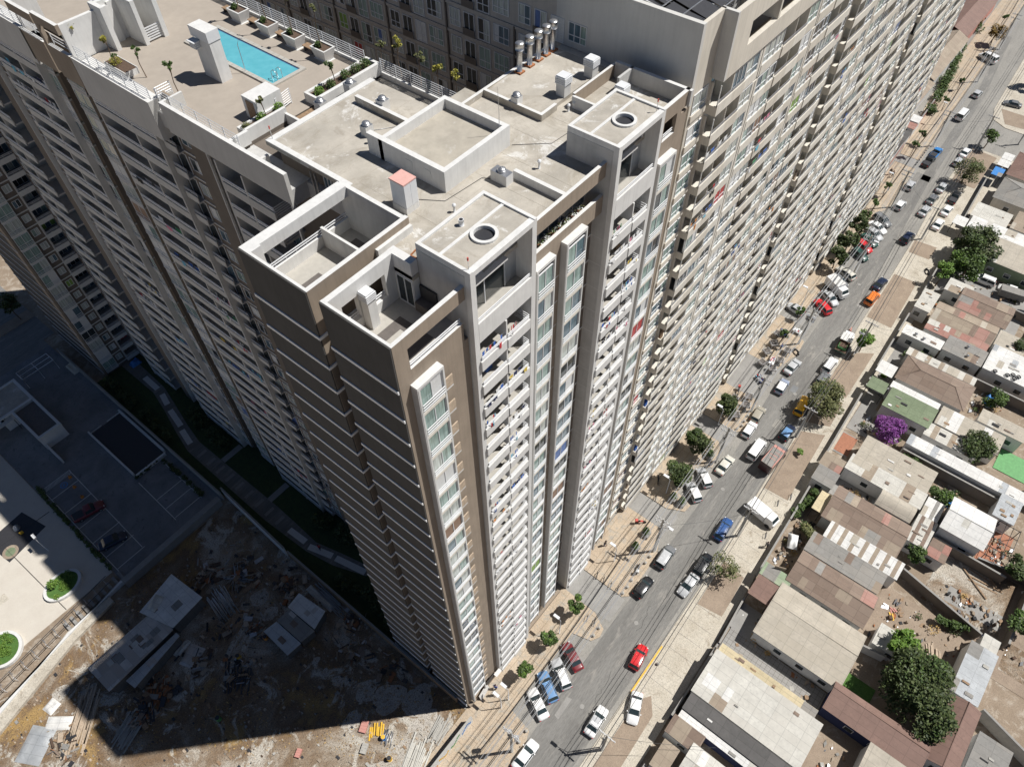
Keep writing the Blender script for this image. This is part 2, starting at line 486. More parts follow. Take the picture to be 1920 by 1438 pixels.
# near end terrace walls
w.box(.1, .28, 0, 5.4, 64.3, 68.5, 'taupe', 'white_plaster')
w.box(.28, 1.1, 0, .25, 64.3, 68.5, 'taupe', 'white_plaster')
w.box(1.1, 5.75, 0, .28, 67.5, 68.5, 'taupe', 'white_plaster')
w.box(1.1, 5.4, 0, .25, 64.3, 65.8, 'taupe', 'white_plaster')
w.box(5.2, 5.74, 3.55, 5.4, 64.85, 68.5, 'white_plaster')
# its back wall with two openings
for a, b in ((.28, 1.05), (2.25, 3.1), (4.4, 5.2)): w.box(a, b, 5.0, 5.38, 64.85, 68.5, 'white_plaster')
for a, b in ((1.05, 2.25), (3.1, 4.4)):
    w.box(a, b, 5.0, 5.38, 67.45, 68.5, 'white_plaster'); w.box(a, b, 5.0, 5.38, 64.85, 65.7, 'white_plaster')
# far end terrace walls
w.box(.1, .28, 6.45, 12.3, 64.85, 68.5, 'taupe', 'white_plaster')
w.box(.28, 8.1, 6.45, 6.75, 64.85, 68.5, 'taupe', 'white_plaster')
w.box(.28, 1.0, 11.4, 12.3, 64.85, 68.5, 'white_plaster')
w.box(1.0, 7.8, 11.55, 12.3, 67.7, 68.5, 'white_plaster')
w.box(1.0, 7.8, 12.0, 12.2, 64.85, 65.8, 'white_plaster')
w.box(7.8, 8.1, 6.75, 12.3, 64.0, 68.4, 'grey_plaster', 'white_plaster')
w.box(5.5, 5.68, 8.6, 11.99, 64.85, 66.5, 'white_plaster')
w.box(4.2, 5.5, 8.6, 8.78, 64.85, 66.2, 'white_plaster')
w.box(5.76, 8.1, 6.45 + .31, 12.3, 0, 64.85, 'taupe_dark')
w.build('wall', T)
fl = MB()
fl.box(.28, 5.2, .25, 5.0, 64.85, 64.93, 'light_floor')
fl.box(5.2, 5.74, .25, 3.55, 64.85, 64.93, 'light_floor')
fl.box(.28, 5.5, 6.75, 12.0, 64.85, 64.93, 'light_floor')
fl.box(5.68, 7.8, 6.75, 12.0, 64.85, 64.93, 'light_floor')
for x0, x1, y0, y1 in ((1.3, 4.1, 1.2, 3.9), (1.0, 3.6, 7.5, 10.5), (6.0, 7.3, 8.2, 11)):
    fl.box(x0, x1, y0, y1, 64.93, 64.935, 'dark_floor'); fl.box(x0 + .75, x1 - .75, y0 + .75, y1 - .75, 64.935, 64.94, 'light_floor')
fl.build('terrace_floor', T)
rf = MB()
rf.box(8.1, 30.2, .6, 12.4, 67.2, 67.5, 'roof_concrete')
rf.box(5.2, 8.1, 3.5, 6.45, 67.2, 67.495, 'roof_concrete')
rf.box(8.6, 18.6, 12.4, 20.6, 67.2, 67.5, 'roof_concrete')
rf.box(18.6, 22.0, 12.4, 14.2, 67.2, 67.5, 'roof_concrete')
rf.box(8.6, 9.0, 12.4, 20.6, 67.5, 67.58, 'white_plaster'); rf.box(9.0, 18.6, 20.1, 20.6, 67.5, 67.58, 'white_plaster')
rf.box(8.1, 8.4, 6.8, 12.4, 67.5, 67.62, 'white_plaster')
rf.box(5.2, 8.1, 6.2, 6.44, 67.495, 68.0, 'white_plaster')
# low roof ridges
rf.box(15.65, 15.95, 13.6, 19.1, 67.5, 68.05, 'roof_concrete', 'white_plaster')
rf.box(15.85, 16.15, .62, 4.7, 67.5, 68.1, 'white_plaster')
rf.box(22.0, 22.25, 7.1, 12.4, 67.5, 68.0, 'roof_concrete', 'white_plaster'); rf.box(22.25, 23.8, 7.1, 7.35, 67.5, 68.0, 'roof_concrete', 'white_plaster')
rf.box(22.25, 30.2, 7.35, 12.4, 67.5, 67.8, 'roof_concrete')
rf.box(18.3, 30.2, 12.4, 12.65, 67.0, 67.9, 'roof_concrete', 'white_plaster')
for k in range(9):
    rf.box(8.5, 30.0, 1.6 + k * 1.35, 1.62 + k * 1.35, 67.5, 67.508, 'roof_screed')
for k in range(8): rf.box(9.4 + k * 2.7, 9.42 + k * 2.7, .9, 12.2, 67.5, 67.510, 'roof_screed')
for k in range(3): rf.box(9.2, 18.4, 14.0 + k * 2.2, 14.02 + k * 2.2, 67.5, 67.508, 'roof_screed')
rf.tube([(10.5, 8.0, 67.53), (11.4, 6.6, 67.53), (14.6, 6.3, 67.53), (14.9, 5.8, 67.53)], .02, 'steel_dark', 4); rf.tube([(18.6, 7.0, 67.53), (20.4, 5.0, 67.53), (22.8, 4.8, 67.53)], .018, 'steel_dark', 4)
rf.tube([(13.9, 15.7, 67.53), (15.4, 14.6, 67.53), (15.6, 12.95, 67.53)], .02, 'metal_grey', 4)
rf.build('roof', T)
# sunken yard on the right of the roof, with its high walls
sy = MB()
sy.box(24.7, 24.9, .6, 6.5, 67.5, 68.4, 'white_plaster'); sy.box(24.9, 30.2, 6.4, 6.6, 67.5, 68.5, 'taupe', 'white_plaster')
sy.box(28.2, 30.2, 4.9, 5.1, 67.5, 68.7, 'grey_plaster'); sy.box(29.9, 30.2, 0, 6.4, 67.5, 68.7, 'grey_plaster', 'white_plaster')
sy.build('yard_wall', T)
# penthouse machine room with sunk roof
b = MB()
x0, x1, y0, y1, z0, z1 = 12.05, 18.5, 7.1, 12.9, 67.5, 69.05
b.box(x0, x1, y0, y0 + .35, z0, z1, 'white_plaster'); b.box(x0, x1, y1 - .35, y1, z0, z1, 'white_plaster')
b.box(x0, x0 + .4, y0 + .35, 14.0, z0, z1 + .002, 'white_plaster'); b.box(x1 - .35, x1, y0 + .35, y1 - .35, z0, z1, 'white_plaster')
b.box(x0 + .4, x1 - .35, y0 + .35, y1 - .35, z0, 68.35, 'roof_screed')
for yy in (8.3, 9.9): b.box(x0 - .02, x0, yy, yy + .6, 68.0, 68.6, 'light_strip')
b.build('machine_room', T)
# ---- the two balcony columns of the street front
pool = Pool(T)
F0 = Fc('S', 0)
cd = MB()
for k, (xa, xb) in enumerate(((5.75, 11.6), (19.98, 25.5))):
    FT = Fc('S', -.5)
    c = MB()
    FT.box(c, xa, xa + .42, -4.0, 0, 0, 69.3, 'white_plaster'); FT.box(c, xb - .42, xb, -4.0, 0, 0, 69.3, 'white_plaster')
    c.box(xa + .42, xb - .42, 2.6, 3.5, 0, 67.2, 'grey_plaster')
    c.box(xa + .42, xb - .42, 3.3, 3.5, 67.2, 69.3, 'grey_plaster'); c.box(xa + .42, xb - .42, .75, .95, 67.3, 69.3, 'grey_plaster'); c.box(xb - 1.4, xb - .42, .75, .95, 64.6, 67.3, 'grey_plaster')
    # grey render on the flanks, with pour lines
    c.box(xa - .015, xa, -.1, 3.5, 0, 69.3, 'grey_plaster')
    for z in LV[1:]: c.box(xa - .022, xa - .015, -.1, 3.5, z - .02, z + .02, 'light_strip')
    c.build('balcony_column', T)
    r = MB()
    # roof slab with round opening: ring of wedges
    cx, cy, rr = (xa + xb) / 2 + .05, 1.0, .62
    pts = []
    N = 24
    def edge(t):
        dx, dy = math.cos(t), math.sin(t)
        s = min((xb - cx) / dx if dx > 1e-6 else 1e9, (xa - cx) / dx if dx < -1e-6 else 1e9, (3.5 - cy) / dy if dy > 1e-6 else 1e9, (-.5 - cy) / dy if dy < -1e-6 else 1e9)
        return cx + dx * s, cy + dy * s
    angs = sorted([2 * math.pi * i / N for i in range(N)] + [math.atan2(yy - cy, xx - cx) % (2 * math.pi) for xx in (xa, xb) for yy in (-.5, 3.5)])
    for i in range(len(angs)):
        t0, t1 = angs[i], angs[(i + 1) % len(angs)]
        e0, e1 = edge(t0), edge(t1)
        a0, a1 = (cx + rr * math.cos(t0), cy + rr * math.sin(t0)), (cx + rr * math.cos(t1), cy + rr * math.sin(t1))
        r.face([(a0[0], a0[1], 69.6), (e0[0], e0[1], 69.6), (e1[0], e1[1], 69.6), (a1[0], a1[1], 69.6)], 'roof_concrete')
        r.face([(a1[0], a1[1], 69.3), (e1[0], e1[1], 69.3), (e0[0], e0[1], 69.3), (a0[0], a0[1], 69.3)], 'white_plaster')
        r.face([(e0[0], e0[1], 69.3), (e1[0], e1[1], 69.3), (e1[0], e1[1], 69.6), (e0[0], e0[1], 69.6)], 'white_plaster')
    # kerbs and collar
    r.box(xa, xa + .22, -.5, 3.5, 69.602, 69.72, 'white_plaster'); r.box(xb - .22, xb, -.5, 3.5, 69.602, 69.72, 'white_plaster')
    r.box(xa + .22, xb - .22, 3.28, 3.5, 69.602, 69.72, 'white_plaster'); r.box(xa + .22, xb - .22, -.5, -.12, 69.602, 69.66, 'white_plaster')
    r.box(xa + .22, xb - .22, 1.75, 1.95, 69.602, 69.66, 'white_plaster')
    r.build('column_roof', T)
    cl = MB()
    for i in range(24):
        t0, t1 = 2 * math.pi * i / 24, 2 * math.pi * (i + 1) / 24
        P = lambda rad, t, z: (cx + rad * math.cos(t), cy + rad * math.sin(t), z)
        cl.face([P(.82, t0, 69.6), P(.82, t1, 69.6), P(.82, t1, 69.74), P(.82, t0, 69.74)], 'white_plaster')
        cl.face([P(.62, t1, 68.9), P(.62, t0, 68.9), P(.62, t0, 69.74), P(.62, t1, 69.74)], 'white_plaster')
        cl.face([P(.82, t0, 69.74), P(.82, t1, 69.74), P(.62, t1, 69.74), P(.62, t0, 69.74)], 'white_plaster')
    cl.cyl(cx, cy, 69.3, 69.5, .618, 'steel_dark', 24)  # added dark disc just inside the opening, colour stands in for its unlit depth
    cl.build('roof_opening_collar', T)
    # penthouse balcony
    mb, s = pool.get('balcony')
    FT.box(mb, xa + .42, xb - .42, -3.1, 0, 64.5, 64.78, 'light_floor'); FT.box(mb, xa + .42, xb - .42, -.14, 0.01, 63.75, 65.4, 'white_plaster')
    rail(FT, mb, xa + .5, xb - .5, 65.4, -.1, h=.3)
    pool.put('balcony', mb, s)
    mb, s = pool.get('sliding_door'); FB = Fc('S', 2.57); FP = Fc('S', .75)
    FP.box(mb, xa + .5, xb - 1.7, 0, .45, 67.3, 67.45, 'white_plaster')
    window(FP, mb, xa + .5, xb - 1.5, 64.62, 67.25, .03, 2, False, 'clear_glass', t=.09); pool.put('sliding_door', mb, s)
    for i, z in enumerate(q_ - .55 for q_ in LV[1:]):
        top = z + 2.45
        mid = xa + 2.85
        mb, s = pool.get('balcony')
        FT.box(mb, xa + .42, xb - .42, -3.1, -.14, z - .2, z, 'light_floor')
        FT.box(mb, xa + .35, mid - .05, -.14, .16, z - .28, z + .62, 'white_plaster')
        FT.box(mb, mid - .02, xb - .75, -.14, .22, z - .28, z + .56, 'white_plaster')
        FT.box(mb, mid - .06, mid + .06, -3.1, .08, z + .62, top - .2, 'white_plaster')
        if random.random() < .5: a_ = xa + .7 + random.random() * 3.6; FT.box(mb, a_, a_ + .6, -1.4, -.8, z, z + random.uniform(.4, 1.2), random.choice(['wood', 'metal_white', 'cloth_grey', 'cloth_blue', 'wood_pale', 'cloth_red']))
        o = pool.put('balcony', mb, s)
        ra, s2 = pool.get('railing') if o is None else (MB(), True)
        rail(FT, ra, xa + .46, mid - .1, z + .62, .08, h=.34); rail(FT, ra, mid + .05, xb - .8, z + .56, .12, h=.4, side1=1.2)
        if o is not None: ra.build('railing', o)
        elif s2: pool.put('railing', ra, s2)
        mb, s = pool.get('sliding_door')
        window(FB, mb, xa + .6, mid - .2, z + .02, z + 2.05, .03, 2, False, random.choice(GLASS)); window(FB, mb, mid + .3, xb - .9, z + .02, z + 2.05, .03, 2, False)
        pool.put('sliding_door', mb, s)
        for hf, (ua, ub) in enumerate(((xa + .6, mid - .2), (mid + .2, xb - 1.0))):
            q = random.random()
            if q < (.55 if i < 14 else .3):
                pal = random.choice(PAL)
                clothes(FT, ua, ub if q < .35 else (ua + ub) / 2, z + (1.0 if q < .2 else .96), .13 + .03 * hf, random.randint(3, 6), pal,
                        '%s balcony of the %s tower column, %s half' % (ordinal(i), ('near', 'far')[k], ('left', 'right')[hf]), drop=.55)
# ---- bay windows, small balconies and windows between the columns
def bay(u0, u1, F, top, low, lv, out=.52, name='bay_window'):
    m = MB()
    F.box(m, u0, u1, 0, out, top, top + .22, 'white_plaster')
    F.box(m, u0, u0 + .07, 0, out - .02, low, top, 'grey_plaster')
    F.box(m, u0 + .07, u0 + .2, out - .25, out, low, top, 'light_strip'); F.box(m, u1 - .13, u1, 0, out, low, top, 'light_strip')
    m.build('bay_frame', T)
    for z in lv:
        if z < low - .1: continue
        mb, s = pool.get(name)
        zt = min(z + 2.45, top)
        F.box(mb, u0 + .2, u1 - .13, .02, out - .015, z - .15, z + .12, 'white_band')
        window(F, mb, u0 + .2, u1 - .13, z + .12, zt - .15, out - .1, 2, False, random.choice(['glass_green', 'glass_blue', 'glass_pale', 'glass_dark', 'glass_green']))
        for q in (.35, .6, .85): F.box(mb, u0 + .2, u1 - .13, out + .0, out + .05, z + q, z + q + .07, 'metal_white')
        pool.put(name, mb, s)
BL = LV[1:]
F3 = Fc('S', .3)
fw = MB()
fw.box(0, 3.2, -.0, .001, 0, .01, 'taupe')
fw.box(3.2, 5.75, .8, 2.2, 0, 64.8, 'taupe_dark')
fw.box(5.74, 5.76, .3, .8, 0, 64, 'taupe_dark')
fw.box(11.6, 18.0, .3, 3.5, 0, 64.3, 'taupe'); fw.box(18.0, 19.98, 1.0, 3.5, 0, 64.3, 'taupe_dark')
fw.box(11.6, 20.0, .3, .55, 67.2, 68.35, 'taupe', 'white_plaster')
fw.box(11.6, 20.0, .3, .55, 64.3, 65.75, 'taupe', 'white_plaster')
fw.box(11.6, 20.0, 1.5, 3.5, 64.3, 67.2, 'grey_plaster')
fw.box(25.5, 29.3, .2, 3.5, 0, 64.3, 'taupe'); fw.box(29.3, 30.2, .2, 3.5, 0, 67.19, 'taupe')
fw.box(25.5, 27.0, .2, .5, 64.3, 68.7, 'taupe', 'white_plaster'); fw.box(28.7, 30.2, .2, .5, 67.5, 68.7, 'taupe', 'white_plaster'); fw.box(28.7, 29.3, .2, .5, 64.3, 67.5, 'taupe')
fw.box(27.0, 28.7, .2, .5, 64.3, 66.0, 'taupe', 'white_plaster'); fw.box(27.0, 28.7, .2, .5, 67.55, 68.7, 'taupe', 'white_plaster')
fw.box(25.5, 30.2, 3.0, 3.5, 64.3, 67.19, 'grey_plaster')
fw.build('street_front_wall', T)
bay(.85, 3.05, F0, 64.45, 1.2, BL + [LV[-1] - 2.45]); bay(12.1, 14.1, F3, 64.7, 2.2, BL); bay(15.3, 17.6, F3, 64.7, 2.2, BL); bay(26.4, 28.7, Fc('S', .2), 64.5, 1.2, BL)
for z in BL:
    mb, s = pool.get('small_balcony')
    F0.box(mb, 3.12, 3.85, -.8, .3, z - .12, z + .02, 'white_plaster'); F0.box(mb, 3.12, 3.85, .22, .3, z + .02, z + .95, 'wood_pale')
    F0.box(mb, 3.12, 3.2, -.8, .22, z + .02, z + .95, 'wood_pale')
    pool.put('small_balcony', mb, s)
    mb, s = pool.get('window')
    FD = Fc('S', .8)
    window(FD, mb, 3.3, 4.1, z + .05, z + 2.0, .02, 1, False); window(FD, mb, 4.5, 5.15, z + .7, z + 1.9, .02, 1, False, 'glass_blue')
    FD.box(mb, 3.2, 5.72, 0, .06, z - .08, z + .06, 'light_strip')
    pool.put('window', mb, s)
    mb, s = pool.get('window'); FD = Fc('S', 1.0)
    window(FD, mb, 18.2, 19.1, z + .1, z + 2.0, .02, 1, True, 'glass_blue'); FD.box(mb, 18.0, 19.95, 0, .05, z - .06, z + .06, 'light_strip')
    F3.box(mb, 14.2, 15.2, -.01, .012, z - .04, z + .04, 'light_strip')
    pool.put('window', mb, s)
for (u0, u1) in ((12.0, 14.2), (14.3, 16.6), (16.7, 19.5)):
    mb, s = pool.get('window'); window(Fc('S', 1.5), mb, u0, u1, 64.9, 67.0, .03, 2, False, 'glass_blue'); pool.put('window', mb, s)
# terrace rails, doors
mb = MB(); rail(F0, mb, 1.2, 5.3, 65.8, -.12, h=.42); rail(Fc('S', 12.1), mb, 1.0, 7.7, 65.8, 0, h=.4)
rail(Fc('S', 5.2), mb, 1.1, 2.2, 65.7, 0, h=.4); rail(Fc('S', 5.2), mb, 3.15, 4.35, 65.7, 0, h=.4); rail(Fc('S', .35), mb, 27.05, 28.6, 66.0, 0, h=.4); mb.build('railing', T)
mb = MB(); window(Fc('W', 5.2), mb, 3.6, 4.9, 64.95, 67.1, .03, 2, False, 'glass_dark'); mb.build('sliding_door', T)
mb = MB(); mb.box(5.05, 5.7, 2.2, 3.5, 64.93, 65.6, 'dark_floor'); mb.box(5.6, 5.72, 2.2, 3.5, 65.6, 66.6, 'steel_dark'); mb.build('barbecue_niche', T)
# blank end wall: white lines at every floor
for i, z in enumerate(LV + [.77 + .6]):
    mb, s = pool.get('floor_line')
    hh = .12
    mb.box(-.07, -.002, 0.0, 5.4, z - hh, z + hh, 'white_line'); mb.box(-.07, -.002, 6.42, 12.28, z - hh, z + hh, 'white_line')
    mb.box(-.07, 4.5, 6.36, 6.448, z - hh, z + hh, 'white_line')
    pool.put('floor_line', mb, s)
pool.done()

# ================================================================ rooftop things on the corner tower
def vent_box(x, y, z, w, d, h, label, domes=1, louvre=False, grp=None):
    t = thing('roof_vent', label, 'roof vent', (x, y, z), 0, grp)
    m = MB(); m.box(-w / 2, w / 2, -d / 2, d / 2, 0, h * (.62 if louvre else 1), 'white_plaster', 'metal_grey'); m.build('base', t)
    m = MB()
    if louvre:
        for k in range(4): m.box(-w / 2 - .07, w / 2 + .07, -d / 2 - .07, d / 2 + .07, h * .62 + k * .14, h * .62 + k * .14 + .09, 'metal_white')
        m.box(-w / 2 - .02, w / 2 + .02, -d / 2 - .02, d / 2 + .02, h * .62, h * .62 + .6, 'metal_white')
        m.build('louvre', t)
    else:
        for k in range(domes):
            ox = (k - (domes - 1) / 2) * .62
            m.cyl(ox, 0, h, h + .12, .26, 'galvanised'); m.dome(ox, 0, h + .12, .3, .17, 'galvanised')
        m.build('dome', t)
    return t
vent_box(13.45, 15.6, 67.5, .7, .6, .75, 'square white vent with steel dome, foremost on the left half of the tower roof')
vent_box(15.2, 5.1, 67.5, .7, 1.3, .75, 'long white vent with two steel domes at the end of the low roof kerb', 1)
vent_box(16.3, 16.9, 67.5, .7, .7, .8, 'white domed vent on the low ridge at the back left of the tower roof')
vent_box(22.35, 9.6, 67.8, .6, .6, .6, 'white domed vent right of the tall aerial, on the raised right roof')
vent_box(14.4, 21.6, 65.8, .7, .7, 1.5, 'grey vent shaft with dome beside the pool deck steps')
vent_box(17.4, 21.6, 65.8, .8, .7, 1.6, 'grey vent shaft with dome against the white planter wall')
vent_box(25.3, 7.7, 67.8, .75, .75, 1.5, 'white louvred vent cowl with a drain pipe pair at its foot', louvre=True)
vent_box(28.6, 7.6, 67.8, .75, .75, 1.3, 'white louvred vent cowl in the shadow line of the high grey wall', louvre=True)
vent_box(27.2, 4.0, 67.5, .7, .7, 1.5, 'white louvred vent cowl beside the far column roof', louvre=True)
vent_box(4.55, 7.5, 64.93, .6, .7, 2.0, 'white louvred vent cowl rising out of the back corner terrace', louvre=True)
vent_box(2.65, 4.65, 64.93, .62, .62, 3.55, 'tall tapering white chimney with louvred top in the front corner terrace', louvre=True)
for i, x in enumerate((25.7, 26.9, 27.95, 28.9, 29.75)):
    t = thing('exhaust_pipe', '%s steel exhaust pipe with cowl on the tower roof' % ('leftmost', 'second from the left', 'middle', 'second from the right', 'rightmost')[i], 'exhaust pipe', (x, 12.0, 67.8), 0, 'steel exhaust pipes on the roof')
    m = MB(); m.cyl(0, 0, 0, 1.9, .2, 'galvanised'); m.build('pipe', t)
    m = MB(); m.cyl(0, 0, 1.75, 2.25, .33, 'galvanised'); m.dome(0, 0, 2.25, .33, .1, 'galvanised'); m.build('cowl', t)
    m = MB(); m.box(-.3, .3, -.3, .3, 0, .12, 'rust'); m.build('base', t)
t = thing('equipment_cabinet', 'white two door equipment cabinet with faded red top on the tower roof', 'cabinet', (9.5, 8.1, 67.5))
m = MB(); m.box(-.55, .55, -.6, .6, 0, .45, 'white_plaster'); m.build('plinth', t)
m = MB(); m.box(-.52, .52, -.58, .58, .45, 2.15, 'metal_white'); m.build('body', t)
m = MB(); m.box(-.56, .56, -.62, .62, 2.15, 2.24, 'faded_pink'); m.build('lid', t)
for sy_ in (-1, 1):
    m = MB(); m.box(-.53 + (0 if sy_ < 0 else .54), -.01 + (0 if sy_ < 0 else .54), -.61, -.582, .5, 2.1, 'metal_white'); m.build('door', t)
for (x, y, h, lb) in ((11.0, 5.45, .55, 'in front of the red topped cabinet'), (12.9, 14.7, .6, 'beside the machine room corner'), (17.7, 4.0, .6, 'by the rust stain in the middle of the roof'), (24.2, 6.4, .5, 'against the yard wall, left one'), (24.75, 6.3, .5, 'against the yard wall, right one')):
    t = thing('vent_pipe', 'short capped white vent pipe ' + lb, 'vent pipe', (x, y, 67.5))
    m = MB(); m.cyl(0, 0, 0, h, .07, 'metal_white', 8); m.build('pipe', t)
    m = MB(); m.dome(0, 0, h - .02, .13, .12, 'metal_white'); m.cyl(0, 0, h - .08, h - .02, .13, 'metal_white', 8); m.build('cap', t)
m = MB(); m.cyl(0, 0, 0, .42, .16, 'metal_white', 12); m.cyl(0, 0, .42, .425, .12, 'steel_dark', 12)
tag(m.build('roof_bucket', loc=None), 'white open tub standing on the near column roof', 'bucket').location = (8.55, 2.55, 69.6)
for (x, y, z, lb) in ((6.0, -.2, 69.6, 'at the front left corner of the near column roof'), (24.9, -.1, 69.6, 'at the front right corner of the far column roof'), (9.0, 20.3, 67.6, 'at the left tip of the tower roof')):
    t = thing('warning_light', 'red warning light ' + lb, 'warning light', (x, y, z))
    m = MB(); m.cyl(0, 0, 0, .75, .02, 'galvanised', 6); m.build('mast', t)
    m = MB(); m.cyl(0, 0, .75, .95, .05, 'red_paint', 8); m.build('lamp', t)
m = MB(); m.tube([(0, 0, 0), (.02, 0, 1.6), (-.03, .02, 3.4)], [.03, .02, .01], 'galvanised', 5); tag(m.build('aerial'), 'thin tall aerial mast at the right corner of the machine room', 'aerial').location = (18.0, 7.6, 68.4)
t = thing('hatch_frame', 'rusty square hatch frame lying on the roof beside the front terrace', 'hatch', (6.9, 4.5, 67.5), R(8))
m = MB()
for a in (-.5, .44): m.box(a, a + .06, -.4, .4, 0, .14, 'rust'); m.box(-.44, .44, a * .8, a * .8 + .06, 0, .135, 'rust')
m.build('frame', t); m = MB(); m.box(-.44, .44, -.35, .35, .002, .03, 'roof_screed'); m.build('cover', t)
# plants in the narrow balcony of the tower's top floor
for i in range(9):
    x = 12.4 + i * .72
    t = thing('potted_plant', 'pale spiky potted plant, number %s on the top floor ledge' % ('one two three four five six seven eight nine'.split()[i]), 'potted plant', (x, .9, 65.0), 0, 'potted plants on the top floor ledge')
    m = MB(); m.cyl(0, 0, 0, .3, .14, 'terracotta' if i % 3 else 'curtain_white', 8, .18); m.build('pot', t)
    m = MB()
    for k in range(16):
        a = random.uniform(0, 6.28); l = random.uniform(.2, .42); hh = random.uniform(.2, .5)
        m.face([(0, 0, .28), (l * .5 * math.cos(a - .25), l * .5 * math.sin(a - .25), .28 + hh * .8), (l * math.cos(a), l * math.sin(a), .3 + hh * .6), (l * .5 * math.cos(a + .25), l * .5 * math.sin(a + .25), .28 + hh * .8)], random.choice(['leaf_olive', 'curtain_white', 'leaf_mid']))
    m.build('leaves', t)

# ================================================================ the long slab along the street
B = thing('apartment_slab', 'long cream apartment slab with hundreds of balconies lining the street', 'apartment building', (0, 0, 0))
pool = Pool(B)
w = MB()
w.box(31.7, 128, 1.35, 12.4, 0, 67.4, 'cream_band')
w.box(31.7, 60, 12.4, 70, 0, 67.4, 'court_grey')
w.box(30.2, 31.7, .9, 12.4, 0, 67.4, 'cream_band')
w.box(31.7, 34.6, .75, 1.35, 0, 67.4, 'cream_band')
w.build('wall', B)
cr = MB()
# crown: grey blank wall toward the tower, parapet walls, terrace opening
cr.box(31.5, 31.9, .75, 9.2, 67.4, 72.5, 'grey_block_plaster'); cr.box(31.9, 34.6, .75, 1.05, 67.4, 72.5, 'cream_band')
cr.box(31.5, 31.9, 9.2, 13.0, 67.4, 72.5, 'grey_block_plaster')
cr.box(34.4, 34.7, -.3, 1.05, 67.4, 72.5, 'grey_block_plaster')
for (a, b) in ((34.7, 37.3), (60, 64.4), (96.5, 98.2)): cr.box(a, b, -.3, .1, 67.4, 72.5, 'cream_band')
for (a, b) in ((37.3, 60), (64.4, 96.5), (98.2, 128)): cr.box(a, b, -.3, .1, 67.4, 69.0, 'cream_band'); cr.box(a, b, -.3, .1, 70.8, 72.5, 'cream_band')
for xx in (42.2, 50, 56, 70, 80, 90, 105, 115, 125): cr.box(xx, xx + .3, -.28, 3.0, 69.0, 70.8, 'cream_band')
cr.box(37.3, 128, 3.0, 3.3, 67.4, 71.0, 'grey_plaster'); cr.box(31.9, 60, 9.0, 9.3, 67.4, 72.4, 'grey_block_plaster')
cr.box(37.3, 128, 3.3, 12.4, 70.6, 71.0, 'roof_concrete')
cr.build('crown_wall', B)
mb = MB()
for k in range(12): window(Fc('S', 3.0), mb, 42.8 + k * 7, 47.0 + k * 7, 67.6, 69.9, .03, 3, False, 'glass_blue')
mb.build('crown_windows', B)
MOD = [(34.6, 62.0), (64.6, 94.9), (97.3, 128.0)]
units = []
for mi_, (xa, xb) in enumerate(MOD):
    seq = [('B', 2.3), ('B', 2.2), ('W', 2.1), ('P', .8), ('W', 2.1), ('W', 1.5), ('B', 2.3), ('B', 2.3), ('W', 2.1), ('P', .7), ('W', 2.0), ('W', 1.4)]
    u = xa; i = 0
    while u < xb - .3:
        k, ln = seq[i % len(seq)]; i += 1
        e = min(u + ln, xb)
        if xb - e < .7: e = xb
        units.append((k, u, e, mi_, u == xa)); u = e
ZS = [LV[0] - .1] + LV[1:]
FM = Fc('S', 0.0)
ls = MB()
for z in ZS:
    for xa, xb in MOD:
        FM.box(ls, xa, xb, -1.35, -.02, z - .16, z, 'white_band')
